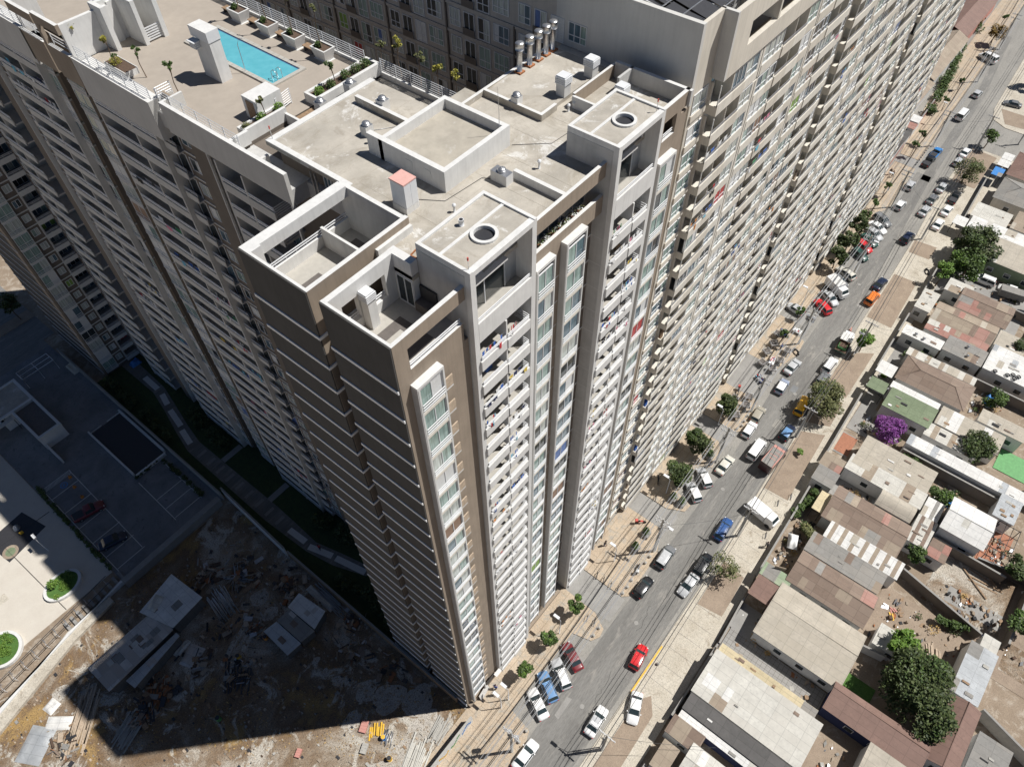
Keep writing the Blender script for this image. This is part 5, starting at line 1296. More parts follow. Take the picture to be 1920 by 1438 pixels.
CARS = [
 (26.6, -8.6, -2, 'hatch', 'black', 'black hatchback parked by the bollards below the motorcycle'),
 (32.2, -8.6, 2, 'suv', 'grey', 'dark grey estate with silver roof parked near the potted trees', 'silver'),
 (34.4, -13.3, 0, 'suv', 'black', 'black people carrier parked nose to tail ahead of a silver sedan'),
 (30.7, -13.2, 177, 'sedan', 'silver', 'silver sedan right behind the black people carrier'),
 (13.0, -6.5, 65, 'sedan', 'darkred', 'dark red sedan, farthest of four angle parked cars by the tower corner'),
 (10.4, -6.7, 60, 'wagon', 'silver', 'silver hatchback with white roof between a dark red and a blue car', 'white'),
 (8.1, -6.3, 61, 'wagon', 'lightblue', 'light blue estate car between two white roofed cars'),
 (5.7, -6.6, 64, 'sedan', 'white', 'white sedan, nearest of the four angle parked cars'),
 (18.3, -13.2, 8, 'hatch', 'red', 'bright red hatchback beside the yellow kerb line'),
 (12.8, -16.2, 202, 'sedan', 'white', 'white sedan parked askew on the right verge'),
 (8.6, -13.4, 4, 'sedan', 'white', 'white sedan driving in the lane near the picture bottom', 'silver'),
 (.2, -9.0, 0, 'sedan', 'white', 'white sedan at the bottom edge beside the transformer pole'),
 (69.7, -7.7, 3, 'hatch', 'bluegrey', 'blue grey compact car with red tail lights above the kiosks', 'white'),
 (62.2, -7.3, 2, 'hatch', 'beige', 'dusty beige hatchback parked ahead of a white one'),
 (58.7, -7.6, 2, 'hatch', 'white', 'white hatchback parked behind the dusty beige one'),
 (56.0, -10.2, 0, 'van', 'white', 'white panel van driving beside the red lettered truck'),
 (61.9, -12.5, -3, 'hatch', 'navy', 'dark blue hatchback with pale blue roof below the big tree', 'lightblue'),
 (68.0, -12.0, 4, 'van', 'yellow', 'yellow school van half hidden under the big tree'),
 (50.6, -7.8, -2, 'sedan', 'cream', 'cream white sedan parked beside the cable bundle'),
 (46.7, -6.4, 52, 'hatch', 'silver', 'silver hatchback with white roof, farther of two in the short bay', 'white'),
 (43.6, -6.4, 54, 'hatch', 'silver', 'silver hatchback with white roof, nearer of two in the short bay', 'white'),
 (41.0, -12.8, 3, 'wagon', 'blue', 'dark blue estate car parked by the scrap of garden on the right'),
 (78.7, -11.9, -2, 'suv', 'white', 'white off-road car with roof rails behind the green truck'),
 (75.4, -12.2, -2, 'hatch', 'grey', 'dark grey hatchback hidden by the edge of the big tree'),
 (133.9, -4.6, 0, 'hatch', 'silver', 'silver compact driving far up the street'),
 (126.5, -5.4, -4, 'hatch', 'silver', 'small silver hatchback driving alone below the young trees', 'white'),
 (137.3, -10.0, -4, 'sedan', 'silver', 'silver sedan below the wide olive tree'),
 (132.3, -9.8, -5, 'sedan', 'grey', 'slate grey sedan in front of the silver one, kerbside'),
 (127.8, -9.9, -5, 'sedan', 'silver', 'silver sedan, nearest of three at the right kerb'),
 (135.6, -13.1, 0, 'pickup', 'black', 'black pickup parked on the verge beside a white car'),
 (130.6, -13.3, -3, 'sedan', 'white', 'white sedan on the verge, between pickup and another white car'),
 (125.4, -13.4, -2, 'sedan', 'white', 'white sedan on the verge, nearest to the white awning'),
 (117.8, -10.2, -6, 'suv', 'navy', 'dark blue car driving alone opposite the angled row'),
 (119.6, -4.4, 250, 'suv', 'grey', 'grey off-road car, farthest in the long angled row'),
 (117.1, -4.5, 252, 'sedan', 'white', 'white sedan second from the far end of the angled row'),
 (114.9, -4.7, 246, 'sedan', 'silver', 'silver sedan third from the far end of the angled row'),
 (112.6, -4.7, 246, 'sedan', 'green', 'dark teal car beside the red hatchback in the angled row'),
 (110.2, -4.7, 250, 'hatch', 'red', 'red hatchback in the angled row under the dark trees'),
 (107.6, -5.0, 246, 'hatch', 'green', 'dark green car with sunlit rear beside the middle tree'),
 (101.2, -4.9, 70, 'wagon', 'cream', 'cream estate car parked after the gap in the angled row'),
 (98.5, -4.9, 250, 'hatch', 'grey', 'charcoal hatchback next to the small white box truck'),
 (93.4, -5.3, 240, 'sedan', 'silver', 'silver sedan between the box truck and the red estate'),
 (90.6, -5.2, 60, 'wagon', 'red', 'red estate car, nearest in the long angled row'),
 (102.5, -11.0, -5, 'sedan', 'navy', 'dark navy sedan parked ahead of the orange car'),
 (98.0, -11.3, -4, 'suv', 'orange', 'bright orange off-road car at the edge of the bare bed'),
 (74.6, -7.2, -5, 'sedan', 'silver', 'silver sedan driving beside the market stands'),
 (194.3, -1.0, 70, 'van', 'white', 'large white van parked across the far pavement', None, 1.1),
 (176.9, -4.2, -5, 'hatch', 'silver', 'silver hatchback driving toward the far crossing'),
 (165.8, -4.4, -3, 'van', 'white', 'white minibus driving at the side street corner', None, 1.05),
 (148.2, -4.8, -3, 'pickup', 'brightblue', 'blue pickup parked in front of a black one'),
 (144.3, -4.7, -4, 'pickup', 'black', 'black pickup parked behind the blue one'),
 (152.2, -9.7, -4, 'sedan', 'white', 'white sedan at the right kerb below the corner tree'),
 (148.0, -9.7, -6, 'hatch', 'silver', 'silver hatchback half under the feathery olive tree'),
 (177.5, -11.9, 100, 'sedan', 'grey', 'dark car in the shade behind a rail at the far right'),
 (115.0, -25.4, 92, 'suv', 'white', 'white off-road car in the driveway of the green walled house'),
 (115.4, -29.9, 96, 'sedan', 'white', 'white sedan beside the grey box trailer'),
 (110.0, -33.0, 110, 'sedan', 'black', 'black car nosing out at the end of the grey roof'),
 (-14.3, 61.1, -14, 'pickup', 'darkred', 'dark red pickup alone in the shaded parking lot'),
 (-14.8, 54.2, -18, 'sedan', 'navy', 'dark sedan parked in the shade below the red pickup'),
 (79.0, -20.0, 82, 'hatch', 'silver', 'silver car under the small green roof yard'),
 (87.0, -1.6, 80, 'hatch', 'silver', 'silver car half tucked in at the foot of the street slab')]
for c in CARS:
    car(c[0], c[1], c[2], c[3], c[4], c[5], c[6] if len(c) > 6 else None, .9 * (c[7] if len(c) > 7 else 1))
# trucks
def truck(x, y, deg, Lb, wb, hb, boxmat, cabcol, label, topmat=None, cargo=None, edge=None):
    t = thing('truck', label, 'truck', (x, y, .01), R(deg))
    m = MB(); m.box(-Lb / 2 - .3, -Lb / 2 + Lb - .3, -wb / 2, wb / 2, .7, .7 + hb, boxmat, topmat or boxmat); bx = m.build('cargo_box', t)
    if edge:
        m = MB(); z = .7 + hb
        m.box(-Lb / 2 - .3, Lb / 2 - .3, -wb / 2, -wb / 2 + .16, z + .002, z + .02, edge); m.box(-Lb / 2 - .3, Lb / 2 - .3, wb / 2 - .1, wb / 2, z + .002, z + .02, edge); m.box(Lb / 2 - .75, Lb / 2 - .3, -wb / 2 + .16, wb / 2 - .1, z + .002, z + .018, edge)
        m.build('painted_edge', bx)
    f = Lb / 2 - .25
    m = MB(); m.prism([(f, -wb * .46), (f + 1.35, -wb * .44), (f + 1.55, -wb * .36), (f + 1.55, wb * .36), (f + 1.35, wb * .44), (f, wb * .46)], .5, 1.35, 'car_' + cabcol)
    n0 = len(m.v); m.v += [(f, -wb * .46, 1.35), (f + 1.35, -wb * .44, 1.35), (f + 1.35, wb * .44, 1.35), (f, wb * .46, 1.35), (f + .05, -wb * .4, 2.05), (f + 1.0, -wb * .38, 2.05), (f + 1.0, wb * .38, 2.05), (f + .05, wb * .4, 2.05)]
    for q in ((0, 1, 5, 4), (1, 2, 6, 5), (2, 3, 7, 6), (3, 0, 4, 7), (4, 5, 6, 7)): m.f.append(tuple(n0 + i for i in q)); m.m.append(0); m.smooth.append(False)
    m.build('cab', t)
    m = MB(); m.face([(f + 1.345, -wb * .39, 1.42), (f + 1.345, wb * .39, 1.42), (f + 1.04, wb * .35, 1.98), (f + 1.04, -wb * .35, 1.98)], 'car_glass'); m.build('windshield', t)
    for s_ in (-1, 1):
        for xw in (-Lb * .3, f + .7):
            m = MB(); m.tube([(xw, s_ * (wb / 2 - .22), .38), (xw, s_ * (wb / 2 - .01), .38)], .38, 'black_rubber', 14); m.build('wheel', t)
    if cargo:
        m = MB(); cargo(m); m.build('load', t)
    return t
truck(55.3, -13.0, -5, 3.9, 1.95, 2.0, 'car_maroon', 'grey', 'small box truck with red edged lettered roof beside the white van', 'sheet_grey', edge='faded_red')
# lettering on the truck roof: three short painted lines, illegible in the photo
t = [o for o in COL.objects if o.name.startswith('truck')][0]
m = MB(); rr_ = random.Random(5)
for ry, (xa, n_) in enumerate(((-1.0, 7), (-.3, 9), (.35, 6))):
    for k in range(n_):
        y0 = -.62 + k * .15
        m.box(xa, xa + .26, y0, y0 + .03, 2.704, 2.712, 'faded_red'); m.box(xa + rr_.choice((0, .12, .23)), xa + rr_.choice((.03, .15, .26)), y0 + .03, y0 + .1, 2.704, 2.711, 'faded_red')
m.build('lettering', t)
truck(96.2, -4.9, 244, 3.0, 1.9, 1.7, 'metal_white', 'white', 'small white box truck among the angle parked cars', 'sheet_white')
def veg(m):
    m.box(-1.4, -.2, -.7, .7, .9, 1.5, 'green_paint'); m.box(-1.3, -.3, -.6, .6, 1.5, 1.6, 'soil')
truck(84.0, -11.9, 4, 3.2, 1.9, .35, 'car_green', 'white', 'flatbed truck with white canopy and a green crate behind the road works sign', 'soil', veg)
m = MB(); m.box(-.1, 1.7, -.95, .95, 2.0, 2.08, 'sheet_white'); o = m.build('canopy', [q for q in COL.objects if q.get('label', '').startswith('flatbed')][0])
t = truck(46.5, -15.6, 260, 3.1, 1.85, 1.2, 'metal_white', 'white', 'white pickup truck with tarpaulin covered load standing across the verge', 'cloth_white')
t = thing('box_trailer', 'long grey box trailer beside the white cars in the yard', 'trailer', (113.9, -30.4, 0), R(100))
m = MB(); m.box(-2.2, 2.0, -.85, .85, .5, 1.9, 'sheet_grey'); m.build('body', t)
for s_ in (-1, 1):
    m = MB(); m.tube([(-.2, s_ * .7, .32), (-.2, s_ * .9, .32)], .32, 'black_rubber', 12); m.build('wheel', t)
m = MB(); m.tube([(2.0, 0, .5), (3.0, 0, .45)], .05, 'steel_dark', 6); m.build('drawbar', t)
def moto(x, y, deg, col, label, box=None):
    t = thing('motorcycle', label, 'motorcycle', (x, y, .13 if y > -8 else .01), R(deg)); t.scale = (.9, .9, .9)
    for xw in (-.62, .62):
        m = MB(); m.tube([(xw, -.06, .3), (xw, .06, .3)], .3, 'black_rubber', 14); m.build('wheel', t)
    m = MB(); m.tube([(-.6, 0, .35), (-.3, 0, .62), (.25, 0, .7), (.45, 0, .6)], [.06, .12, .17, .08], col, 8); m.tube([(.62, 0, .3), (.45, 0, .95)], .04, 'galvanised', 6); m.build('body', t)
    m = MB(); m.tube([(-.62, 0, .78), (-.1, 0, .8)], [.1, .13], 'black_rubber', 8); m.build('seat', t)
    m = MB(); m.tube([(.35, -.36, 1.0), (.45, 0, .97), (.35, .36, 1.0)], .025, 'steel_dark', 6); m.build('handlebar', t)
    if box: m = MB(); m.box(-.95, -.5, -.22, .22, .8, 1.2, box); m.build('top_case', t)
moto(28.4, -6.6, 20, 'steel_dark', 'dark motorcycle with white top case on the bollard island', 'curtain_white')
moto(34.6, -3.0, -50, 'red_paint', 'red delivery motorcycle with red top case by the driveway', 'red_paint')
moto(42.2, -1.2, 30, 'steel_dark', 'black motorcycle leaning at the foot of the slab')
moto(49.0, -5.9, -20, 'steel_dark', 'black motorcycle between cream sedan and dark tree')
moto(64.4, -2.6, 200, 'steel_dark', 'black motorcycle with red box beside the square stands', 'red_paint')
moto(78.1, -6.2, 60, 'steel_dark', 'dark motorcycle at the kerb near the big cable pole')
moto(111.2, -16.5, 40, 'steel_dark', 'dark motorcycle parked on the light verge')
# people
def person(x, y, deg, shirt, legs, label, sit=False, z=.12):
    t = thing('person', label, 'person', (x, y, z), R(deg)); t.scale = (.95, .95, .95)
    J = [(0, 0, .92), (0, 0, 1.15), (0, 0, 1.38), (0, 0, 1.5), (.02, 0, 1.62), (.0, .2, 1.36), (.04, .27, 1.1), (.16, .25, .88), (0, -.2, 1.36), (-.04, -.27, 1.1), (.1, -.25, .88), (0, .1, .86), (.1, .11, .48), (.0, .11, .08), (.14, .12, .03), (0, -.1, .86), (-.06, -.11, .48), (-.2, -.11, .1), (-.08, -.12, .03)]
    Ed = [(0, 1), (1, 2), (2, 3), (3, 4), (2, 5), (5, 6), (6, 7), (2, 8), (8, 9), (9, 10), (0, 11), (11, 12), (12, 13), (13, 14), (0, 15), (15, 16), (16, 17), (17, 18)]
    Rr = [.14, .13, .15, .055, .1, .06, .045, .035, .06, .045, .035, .09, .065, .045, .04, .09, .065, .045, .04]
    me = bpy.data.meshes.new('body'); me.from_pydata(J, Ed, []); o = bpy.data.objects.new('body', me); COL.objects.link(o); o.parent = t
    me.materials.append(MATS['skin'])
    sk = o.modifiers.new('skin', 'SKIN'); lay = me.skin_vertices[0].data if me.skin_vertices else None
    if lay is None:
        bm = bmesh.new(); bm.from_mesh(me); bm.verts.layers.skin.verify(); bm.to_mesh(me); bm.free(); lay = me.skin_vertices[0].data
    for i, v in enumerate(lay): v.radius = (Rr[i], Rr[i]); v.use_root = (i == 0)
    ss = o.modifiers.new('sub', 'SUBSURF'); ss.levels = 1; ss.render_levels = 1
    m = MB(); m.tube([(0, 0, .88), (0, 0, 1.15), (0, 0, 1.42)], [.17, .17, .12], shirt, 10); m.tube([(0, .17, 1.37), (.03, .26, 1.12)], [.09, .07], shirt, 8); m.tube([(0, -.17, 1.37), (-.03, -.26, 1.12)], [.09, .07], shirt, 8); m.build('shirt', t)
    m = MB(); m.tube([(0, .09, .93), (.1, .11, .48), (0, .11, .1)], [.13, .09, .07], legs, 8); m.tube([(0, -.09, .93), (-.06, -.11, .48), (-.18, -.11, .12)], [.13, .09, .07], legs, 8); m.build('trousers', t)
    m = MB(); m.dome(-.02, 0, 1.62, .115, .12, 'hair', 10); m.build('hair', t)
person(3.9, -1.3, 200, 'cloth_blue', 'cloth_navy', 'person in blue top standing beside the ground floor entrance of the tower')
person(3.2, -1.7, 30, 'cloth_white', 'cloth_black', 'person in white top standing nearest the tower entrance panel')
person(28.5, -1.0, 90, 'cloth_black', 'cloth_navy', 'person in black by the foot of the far balcony column')
person(42.5, -18.8, 10, 'cloth_grey', 'cloth_black', 'person walking on the right footpath')
person(77.2, -3.8, 120, 'cloth_blue', 'cloth_black', 'person in blue behind the first market stand')
person(72.0, -4.3, 100, 'cloth_navy', 'cloth_grey', 'person in navy among the market stands')
person(135.3, .2, 20, 'cloth_black', 'cloth_navy', 'person in dark clothes walking on the far pavement, left of a pair')
person(134.8, -.5, 20, 'cloth_grey', 'cloth_black', 'person in grey walking on the far pavement, right of a pair')
person(2.9, 30.2, 30, 'cloth_red', 'cloth_navy', 'person in a red top walking on the shaded garden path', z=.06)

# ================================================================ poles, lamps, wires
def pole(x, y, h, label, arms=2, trafo=False, z=.1, side=1):
    t = thing('utility_pole', label, 'utility pole', (x, y, z))
    m = MB(); m.tube([(0, 0, 0), (0, 0, h)], [.2, .12], 'concrete_pole', 8); m.build('pole', t)
    for k in range(arms):
        zz = h - .35 - k * .9
        m = MB(); m.box(-.06, .06, -1.1, 1.1, zz - .06, zz + .06, 'galvanised'); a = m.build('crossarm', t)
        for yy in (-1.0, -.5, .5, 1.0):
            m = MB(); m.cyl(0, yy, zz + .06, zz + .26, .05, 'curtain_white', 8); m.build('insulator', a)
    for k in range(3):
        m = MB(); m.tube([(-.35, .2, h - 2.6 - k * .3), (.35, .2, h - 2.6 - k * .3)], .03, 'galvanised', 5); m.tube([(0, .0, h - 2.5 - k * .3), (.0, .55, h - 2.3 - k * .3)], .025, 'steel_dark', 5); m.build('bracket', t)
    if trafo:
        for yy in (-.5, .5):
            m = MB(); m.cyl(.35, yy, h - 3.2, h - 2.2, .28, 'metal_grey', 12); m.cyl(.35, yy, h - 2.2, h - 2.0, .08, 'curtain_white', 8); m.build('transformer', t)
    return t
LP = [(-31, -7.4, 10), (-.4, -7.4, 9.4), (32.1, -6.8, 9.6), (50.6, -6.4, 9.2), (62.4, -6.1, 8.8), (80.3, -5.7, 8.8), (103, -6.0, 8.8), (125.4, -4.2, 8.8), (151.1, -3.4, 8.5), (183.2, -2.5, 8.5), (201.5, -1.8, 9), (240, 0, 9)]
lbs = ['beyond the bottom edge', 'concrete pole with two transformers at the bottom of the picture', 'concrete pole with long pipe arms in front of the second driveway', 'concrete pole carrying a thick cable bundle above the cream sedan', 'concrete pole beside the wire framed stands', 'heavy pole with double arms beside the market stands', 'pole among the angle parked cars', 'pole at the kerb by the slab end', 'pole behind the blue pickup', 'pole near the far silver hatchback', 'pole beside the brown autumn tree', 'last pole up the street']
for (x, y, h), lb in list(zip(LP, lbs))[1:11]: pole(x, y, h, 'utility ' + lb, 2, trafo=(x < 0 or x == 80.3))
RP = [(-31, -16.6, 8), (6.5, -15.7, 7.2), (41.6, -14.9, 8), (62.4, -13.9, 7.6), (84.5, -14.2, 7.6), (119.7, -12.4, 7.6), (156.6, -11.0, 7.6), (163.1, -17.7, 7), (240, -8, 8)]
lbr = ['', 'pole on the right verge near the bottom edge', 'pole by the white pickup with tarpaulin load', 'slim pole below the big bushy tree', 'pole beside the bright green tree', 'pole beside the lone dark blue car', 'pole at the side street corner tree', 'short pole inside the side street']
for (x, y, h), lb in list(zip(RP, lbr))[1:8]: pole(x, y, h, 'utility ' + lb, 1, z=.1)
def wires(P, offs, nm, mat, r, z_off, label, sag=.5):
    for oi, (oy, oz) in enumerate(offs):
        pts = []
        for i in range(len(P) - 1):
            a, b = P[i], P[i + 1]
            for k in range(8):
                q = k / 8; s_ = sag * 4 * q * (1 - q) * min(1.5, abs(b[0] - a[0]) / 25)
                pts.append((a[0] + (b[0] - a[0]) * q, a[1] + (b[1] - a[1]) * q + oy, a[2] + (b[2] - a[2]) * q + z_off + oz - s_))
        pts.append((P[-1][0], P[-1][1] + oy, P[-1][2] + z_off + oz))
        m = MB(); m.tube(pts, r, mat, 4, smooth=False)
        tag(m.build(nm), label + (', %s' % ('first', 'second', 'third', 'fourth', 'fifth', 'sixth')[oi]), 'wire', 'overhead wires along the street')
wires(LP, [(-.95, 0), (-.45, 0), (.55, 0), (1.0, -.05)], 'power_line', 'wire_pale', .032, -.05, 'pale overhead wire strung along the left poles')
wires(LP, [(-.7, -.9), (.8, -.95)], 'power_line', 'wire_pale', .03, -.05, 'lower pale overhead wire strung along the left poles')
wires(LP, [(.15, -2.6), (.35, -2.9)], 'cable_bundle', 'wire', .045, 0, 'thick dark cable bundle along the left poles', .8)
wires(RP[:7] + RP[8:], [(-.5, -.2), (0, -.2), (.5, -.2), (.1, -1.6)], 'power_line', 'wire', .028, 0, 'dark overhead wire strung along the right poles')
def cross(a, b, label):
    pts = [(a[0] + (b[0] - a[0]) * q / 10, a[1] + (b[1] - a[1]) * q / 10, a[2] + (b[2] - a[2]) * q / 10 - .8 * 4 * (q / 10) * (1 - q / 10)) for q in range(11)]
    m = MB(); m.tube(pts, .02, 'wire', 4, smooth=False); tag(m.build('power_line'), label, 'wire')
cross((32.1, -6.8, 8), (41.6, -14.9, 7), 'dark wire crossing the road near the blue estate car')
cross((125.4, -4.2, 7.5), (119.7, -12.4, 6.8), 'dark wire crossing the road behind the lone dark car')
cross((151.1, -3.4, 7.4), (156.6, -11, 6.6), 'dark wire crossing the road at the side street')
cross((6.5, -15.7, 6.8), (14, -26, 4), 'dark service wire running to a brown roof near the bottom')
cross((62.4, -13.9, 7.0), (65.8, -22.2, 4), 'service wire running to the roofs beside the purple bush')
cross((84.5, -14.2, 7.0), (92, -20, 3.6), 'service wire running to the long white porch roof')
def lamp(x, y, h, label, dx=0, dy=.9, z=.12):
    t = thing('street_lamp', label, 'street lamp', (x, y, z))
    m = MB(); m.tube([(0, 0, 0), (0, 0, h * .9), (dx * .4, dy * .4, h)], [.07, .05, .04], 'metal_white', 6); m.build('pole', t)
    m = MB(); m.box(dx * .4 - .18, dx * .4 + .18, dy * .4 - .1, dy * .4 + .75, h - .02, h + .1, 'metal_white'); m.build('lamp_head', t)
for x, y, h, lb in ((2.6, -3.3, 4.3, 'low pavement lamp nearest the tower corner'), (3.9, -3.4, 4.6, 'pavement lamp with wide white head, second from the tower corner'), (14.5, -3.4, 4.9, 'pavement lamp between the second and third small trees'), (27.4, -3.3, 4.3, 'pavement lamp beside the planter boxes'), (41.1, -3.3, 4.2, 'pavement lamp beside the second driveway'), (56.8, -3.2, 4.4, 'pavement lamp at the third driveway'), (88.6, -2.2, 4.6, 'pavement lamp at the far driveway'), (129, -1.6, 4.6, 'pavement lamp at the slab end'), (160, -1.4, 5, 'pavement lamp on the far bend')): lamp(x, y, h, lb)
lamp(32.3, -7.0, 8.0, 'tall street lamp over the road beside the second driveway pole', 0, -3.2)
lamp(6.6, -15.4, 7.0, 'tall street lamp on the right verge near the bottom', 0, 3.0)
lamp(103.2, -6.2, 7.8, 'tall street lamp over the road beside the angle parked cars', 0, -3)
lamp(83.9, -14.0, 5.2, 'white headed lamp beside the bright green tree', -.6, .2)
lamp(-21.4, 60.3, 3.8, 'thin lamp post on the sunny plaza', .2, .4, .03)
def small(nm, cat, lab, x, y, fn, z=.12, rot=0, grp=None):
    t = thing(nm, lab, cat, (x, y, z), rot, grp); fn(t); return t
def boll(t):
    m = MB(); m.cyl(0, 0, 0, .35, .16, 'concrete_pole', 10); m.build('post', t); m = MB(); m.dome(0, 0, .35, .2, .14, 'concrete_pole', 10); m.build('cap', t)
for i, (x, y) in enumerate([(18.3, -7.1), (17.0, -7.1), (26.5, -6.8), (25.3, -6.9), (24.2, -6.9), (31.0, -6.9), (29.8, -6.9), (2.4, -7.4), (.9, -7.5), (59.8, -6.2), (58.8, -6.3), (57.8, -6.0), (61.1, -6.1), (19.2, -15.6)]):
    small('bollard', 'bollard', 'round topped bollard, ' + ['left one on the tree island by the dark red car', 'tip one on the tree island by the dark red car', 'behind the black hatchback, farthest of three', 'behind the black hatchback, middle of three', 'behind the black hatchback, nearest the driveway', 'by the dark grey estate, farther one', 'beside the parked motorcycle, by the grey estate', 'right of the transformer pole', 'at the foot of the transformer pole', 'third from the left beside the white hatchback', 'second from the left beside the white hatchback', 'leftmost beside the white hatchback', 'rightmost, beside the dusty beige hatchback', 'alone on the right verge past the yellow kerb'][i], x, y, boll, grp='concrete bollards along the kerb')
def rack(t):
    m = MB(); m.tube([(-.4, 0, 0), (-.4, 0, .6), (.4, 0, .6), (.4, 0, 0)], .035, 'steel_dark', 6); m.build('hoop', t); m = MB(); m.box(-.5, .5, -.05, .05, 0, .03, 'steel_dark'); m.build('foot', t)
for x, y, lb in ((24.1, -2.7, 'far side of the first driveway, nearest the tower'), (24.1, -3.8, 'far side of the first driveway, second from the tower'), (24.1, -5.0, 'far side of the first driveway, third from the tower'), (24.1, -6.1, 'far side of the first driveway, nearest the road'), (18.4, -5.1, 'near side of the first driveway, nearer the tower'), (18.5, -6.2, 'near side of the first driveway, nearer the road'), (39.4, -2.6, 'far side of the second driveway, nearer the slab'), (39.4, -3.8, 'far side of the second driveway, nearer the road'), (52, -18, 'at the front edge of the bare bed past the box truck'), (49.8, -17, 'on the verge beside the tarpaulin load'), (44, -18, 'on the verge below the white pickup truck')):
    small('bicycle_rack', 'bicycle rack', 'dark low hoop, ' + lb, x, y, rack, rot=R(20), grp='low metal hoops beside the driveways')
def kerbline(t):
    m = MB(); m.box(-.18, .18, -.1, .1, 0, .16, 'steel_dark'); m.build('block', t)
for k in range(8): small('kerb_stop', 'kerb stop', 'small dark kerb block, %s in the row beside the black and blue pickups' % ordinal(k).replace('topmost', 'nearest'), 142 + k * 1.05, -2.9, kerbline, grp='small dark blocks beside the pickups')
def planter_sq(t):
    m = MB(); m.box(-.55, .55, -.55, .55, 0, .7, 'concrete_grey'); m.build('box', t)
    m = MB(); leaves(m, [((0, 0, 1.0), .5), ((.2, .1, 1.3), .35)], 260, .12, 'leaf_mid', random.Random(8)); m.build('plant', t)
for x, y, lb in ((33.5, -4.6, 'concrete planter box near the driveway, farther of a pair'), (30.7, -4.6, 'concrete planter box casting a long shadow, nearer of a pair'), (40.8, -4.6, 'planter box with yellowish plants by the short parking bay'), (40.9, -6.0, 'planter box at the tip of the short parking bay'), (50.6, -5.2, 'planter with bright shrubs beside the dark tree')):
    small('planter_box', 'planter', lb, x, y, planter_sq)
def stand(t):
    m = MB(); m.box(-.6, .6, -.6, .6, .75, .82, 'dark_floor'); m.build('tray', t)
    for a_ in (-.55, .55):
        for b_ in (-.55, .55): m = MB(); m.tube([(a_, b_, 0), (a_, b_, 1.1)], .035, 'metal_white', 5); m.build('leg', t)
    m = MB(); m.tube([(-.55, -.55, 1.1), (.55, -.55, 1.1), (.55, .55, 1.1), (-.55, .55, 1.1), (-.55, -.55, 1.1)], .035, 'metal_white', 5); m.build('frame', t)
for i, (x, y) in enumerate(((62.4, -2.9), (64.2, -4.5), (62.4, -5.0), (59.6, -4.6), (76.9, -2.5), (74.6, -2.4), (72.0, -2.9), (79.4, -2.0), (77.0, -5.0), (74.3, -5.0), (71.8, -4.8))):
    small('street_stand', 'stand', '%s square framed stand on the grey forecourt, counting from the tower' % ordinal(i).replace('topmost', 'first'), x, y, stand, rot=R(12 * i), grp='square framed stands')
for i, (x, y, c1, c2) in enumerate(((73.6, -4.0, 'cloth_blue', 'cloth_white'), (80.6, -2.6, 'cloth_blue', 'cloth_navy'), (68.9, -4.2, 'cloth_cyan', 'cloth_navy'), (82.4, -4.2, 'cloth_grey', 'cloth_white'))):
    t = thing('market_stall', ('blue and white goods piled on a low stall', 'blue covered stall beside the first stand', 'cyan and navy goods laid out near the silver sedan', 'grey and white goods near the double arm pole')[i], 'stall', (x, y, .1), R(i * 30))
    m = MB(); m.box(-.8, .8, -.5, .5, .5, .56, c2); m.build('table', t)
    m = MB(); rq = random.Random(i)
    for k in range(14): a_, b_ = rq.uniform(-.7, .6), rq.uniform(-.45, .35); m.box(a_, a_ + .2, b_, b_ + .14, .56, .56 + rq.uniform(.05, .25), rq.choice([c1, c2, 'cloth_red', 'cloth_white']))
    m.build('goods', t)
t = thing('menu_board', 'white sign panel leaning by the tower entrance', 'sign', (2.6, -.75, .12), R(8)); m = MB(); m.face([(-.9, 0, 0), (.9, 0, 0), (.9, .35, 1.3), (-.9, .35, 1.3)], 'sheet_white'); m.face([(-.9, .02, 0), (-.9, .37, 1.3), (.9, .37, 1.3), (.9, .02, 0)], 'wood_pale'); m.build('panel', t); m = MB(); m.tube([(0, .3, 1.2), (0, .7, 0)], .02, 'wood', 5); m.build('strut', t)
m = MB()
for k in range(6): m.box(86 + k * .9, 86.25 + k * .9, -11.0 - k * .05, -10.8 - k * .05, .01, .75, 'red_paint' if k % 2 else 'metal_white')
m = None
for i, (x, y, c_) in enumerate(((88.4, -11.4, 'faded_red'), (87.0, -11.6, 'metal_white'))):
    t = thing('road_barrier', ('faded red' if i == 0 else 'white') + ' plastic road barrier ahead of the green truck', 'barrier', (x, y, .01), R(10)); m = MB(); m.prism([(-.5, -.2), (.5, -.2), (.5, .2), (-.5, .2)], 0, .25, c_); m.box(-.45, .45, -.08, .08, .25, .8, c_); m.build('body', t)
    m = MB(); m.box(-.4, .4, -.09, .09, .5, .62, 'metal_white'); m.build('reflector', t)
# entrance porch blocks and shop base along the tower foot
t = thing('entrance_canopy', 'beige concrete plinth and doorway along the foot of the tower', 'plinth', (0, 0, 0))
m = MB(); m.box(.2, 5.6, -.35, -.02, .1, .75, 'taupe'); m.box(12, 19, -.1, .25, .1, .7, 'taupe'); m.build('plinth', t)
m = MB(); m.box(3.3, 4.6, -.37, -.355, .75, 2.2, 'steel_dark'); m.box(4.7, 5.7, -.9, -.4, 1.9, 2.0, 'white_plaster'); m.build('doorway', t)
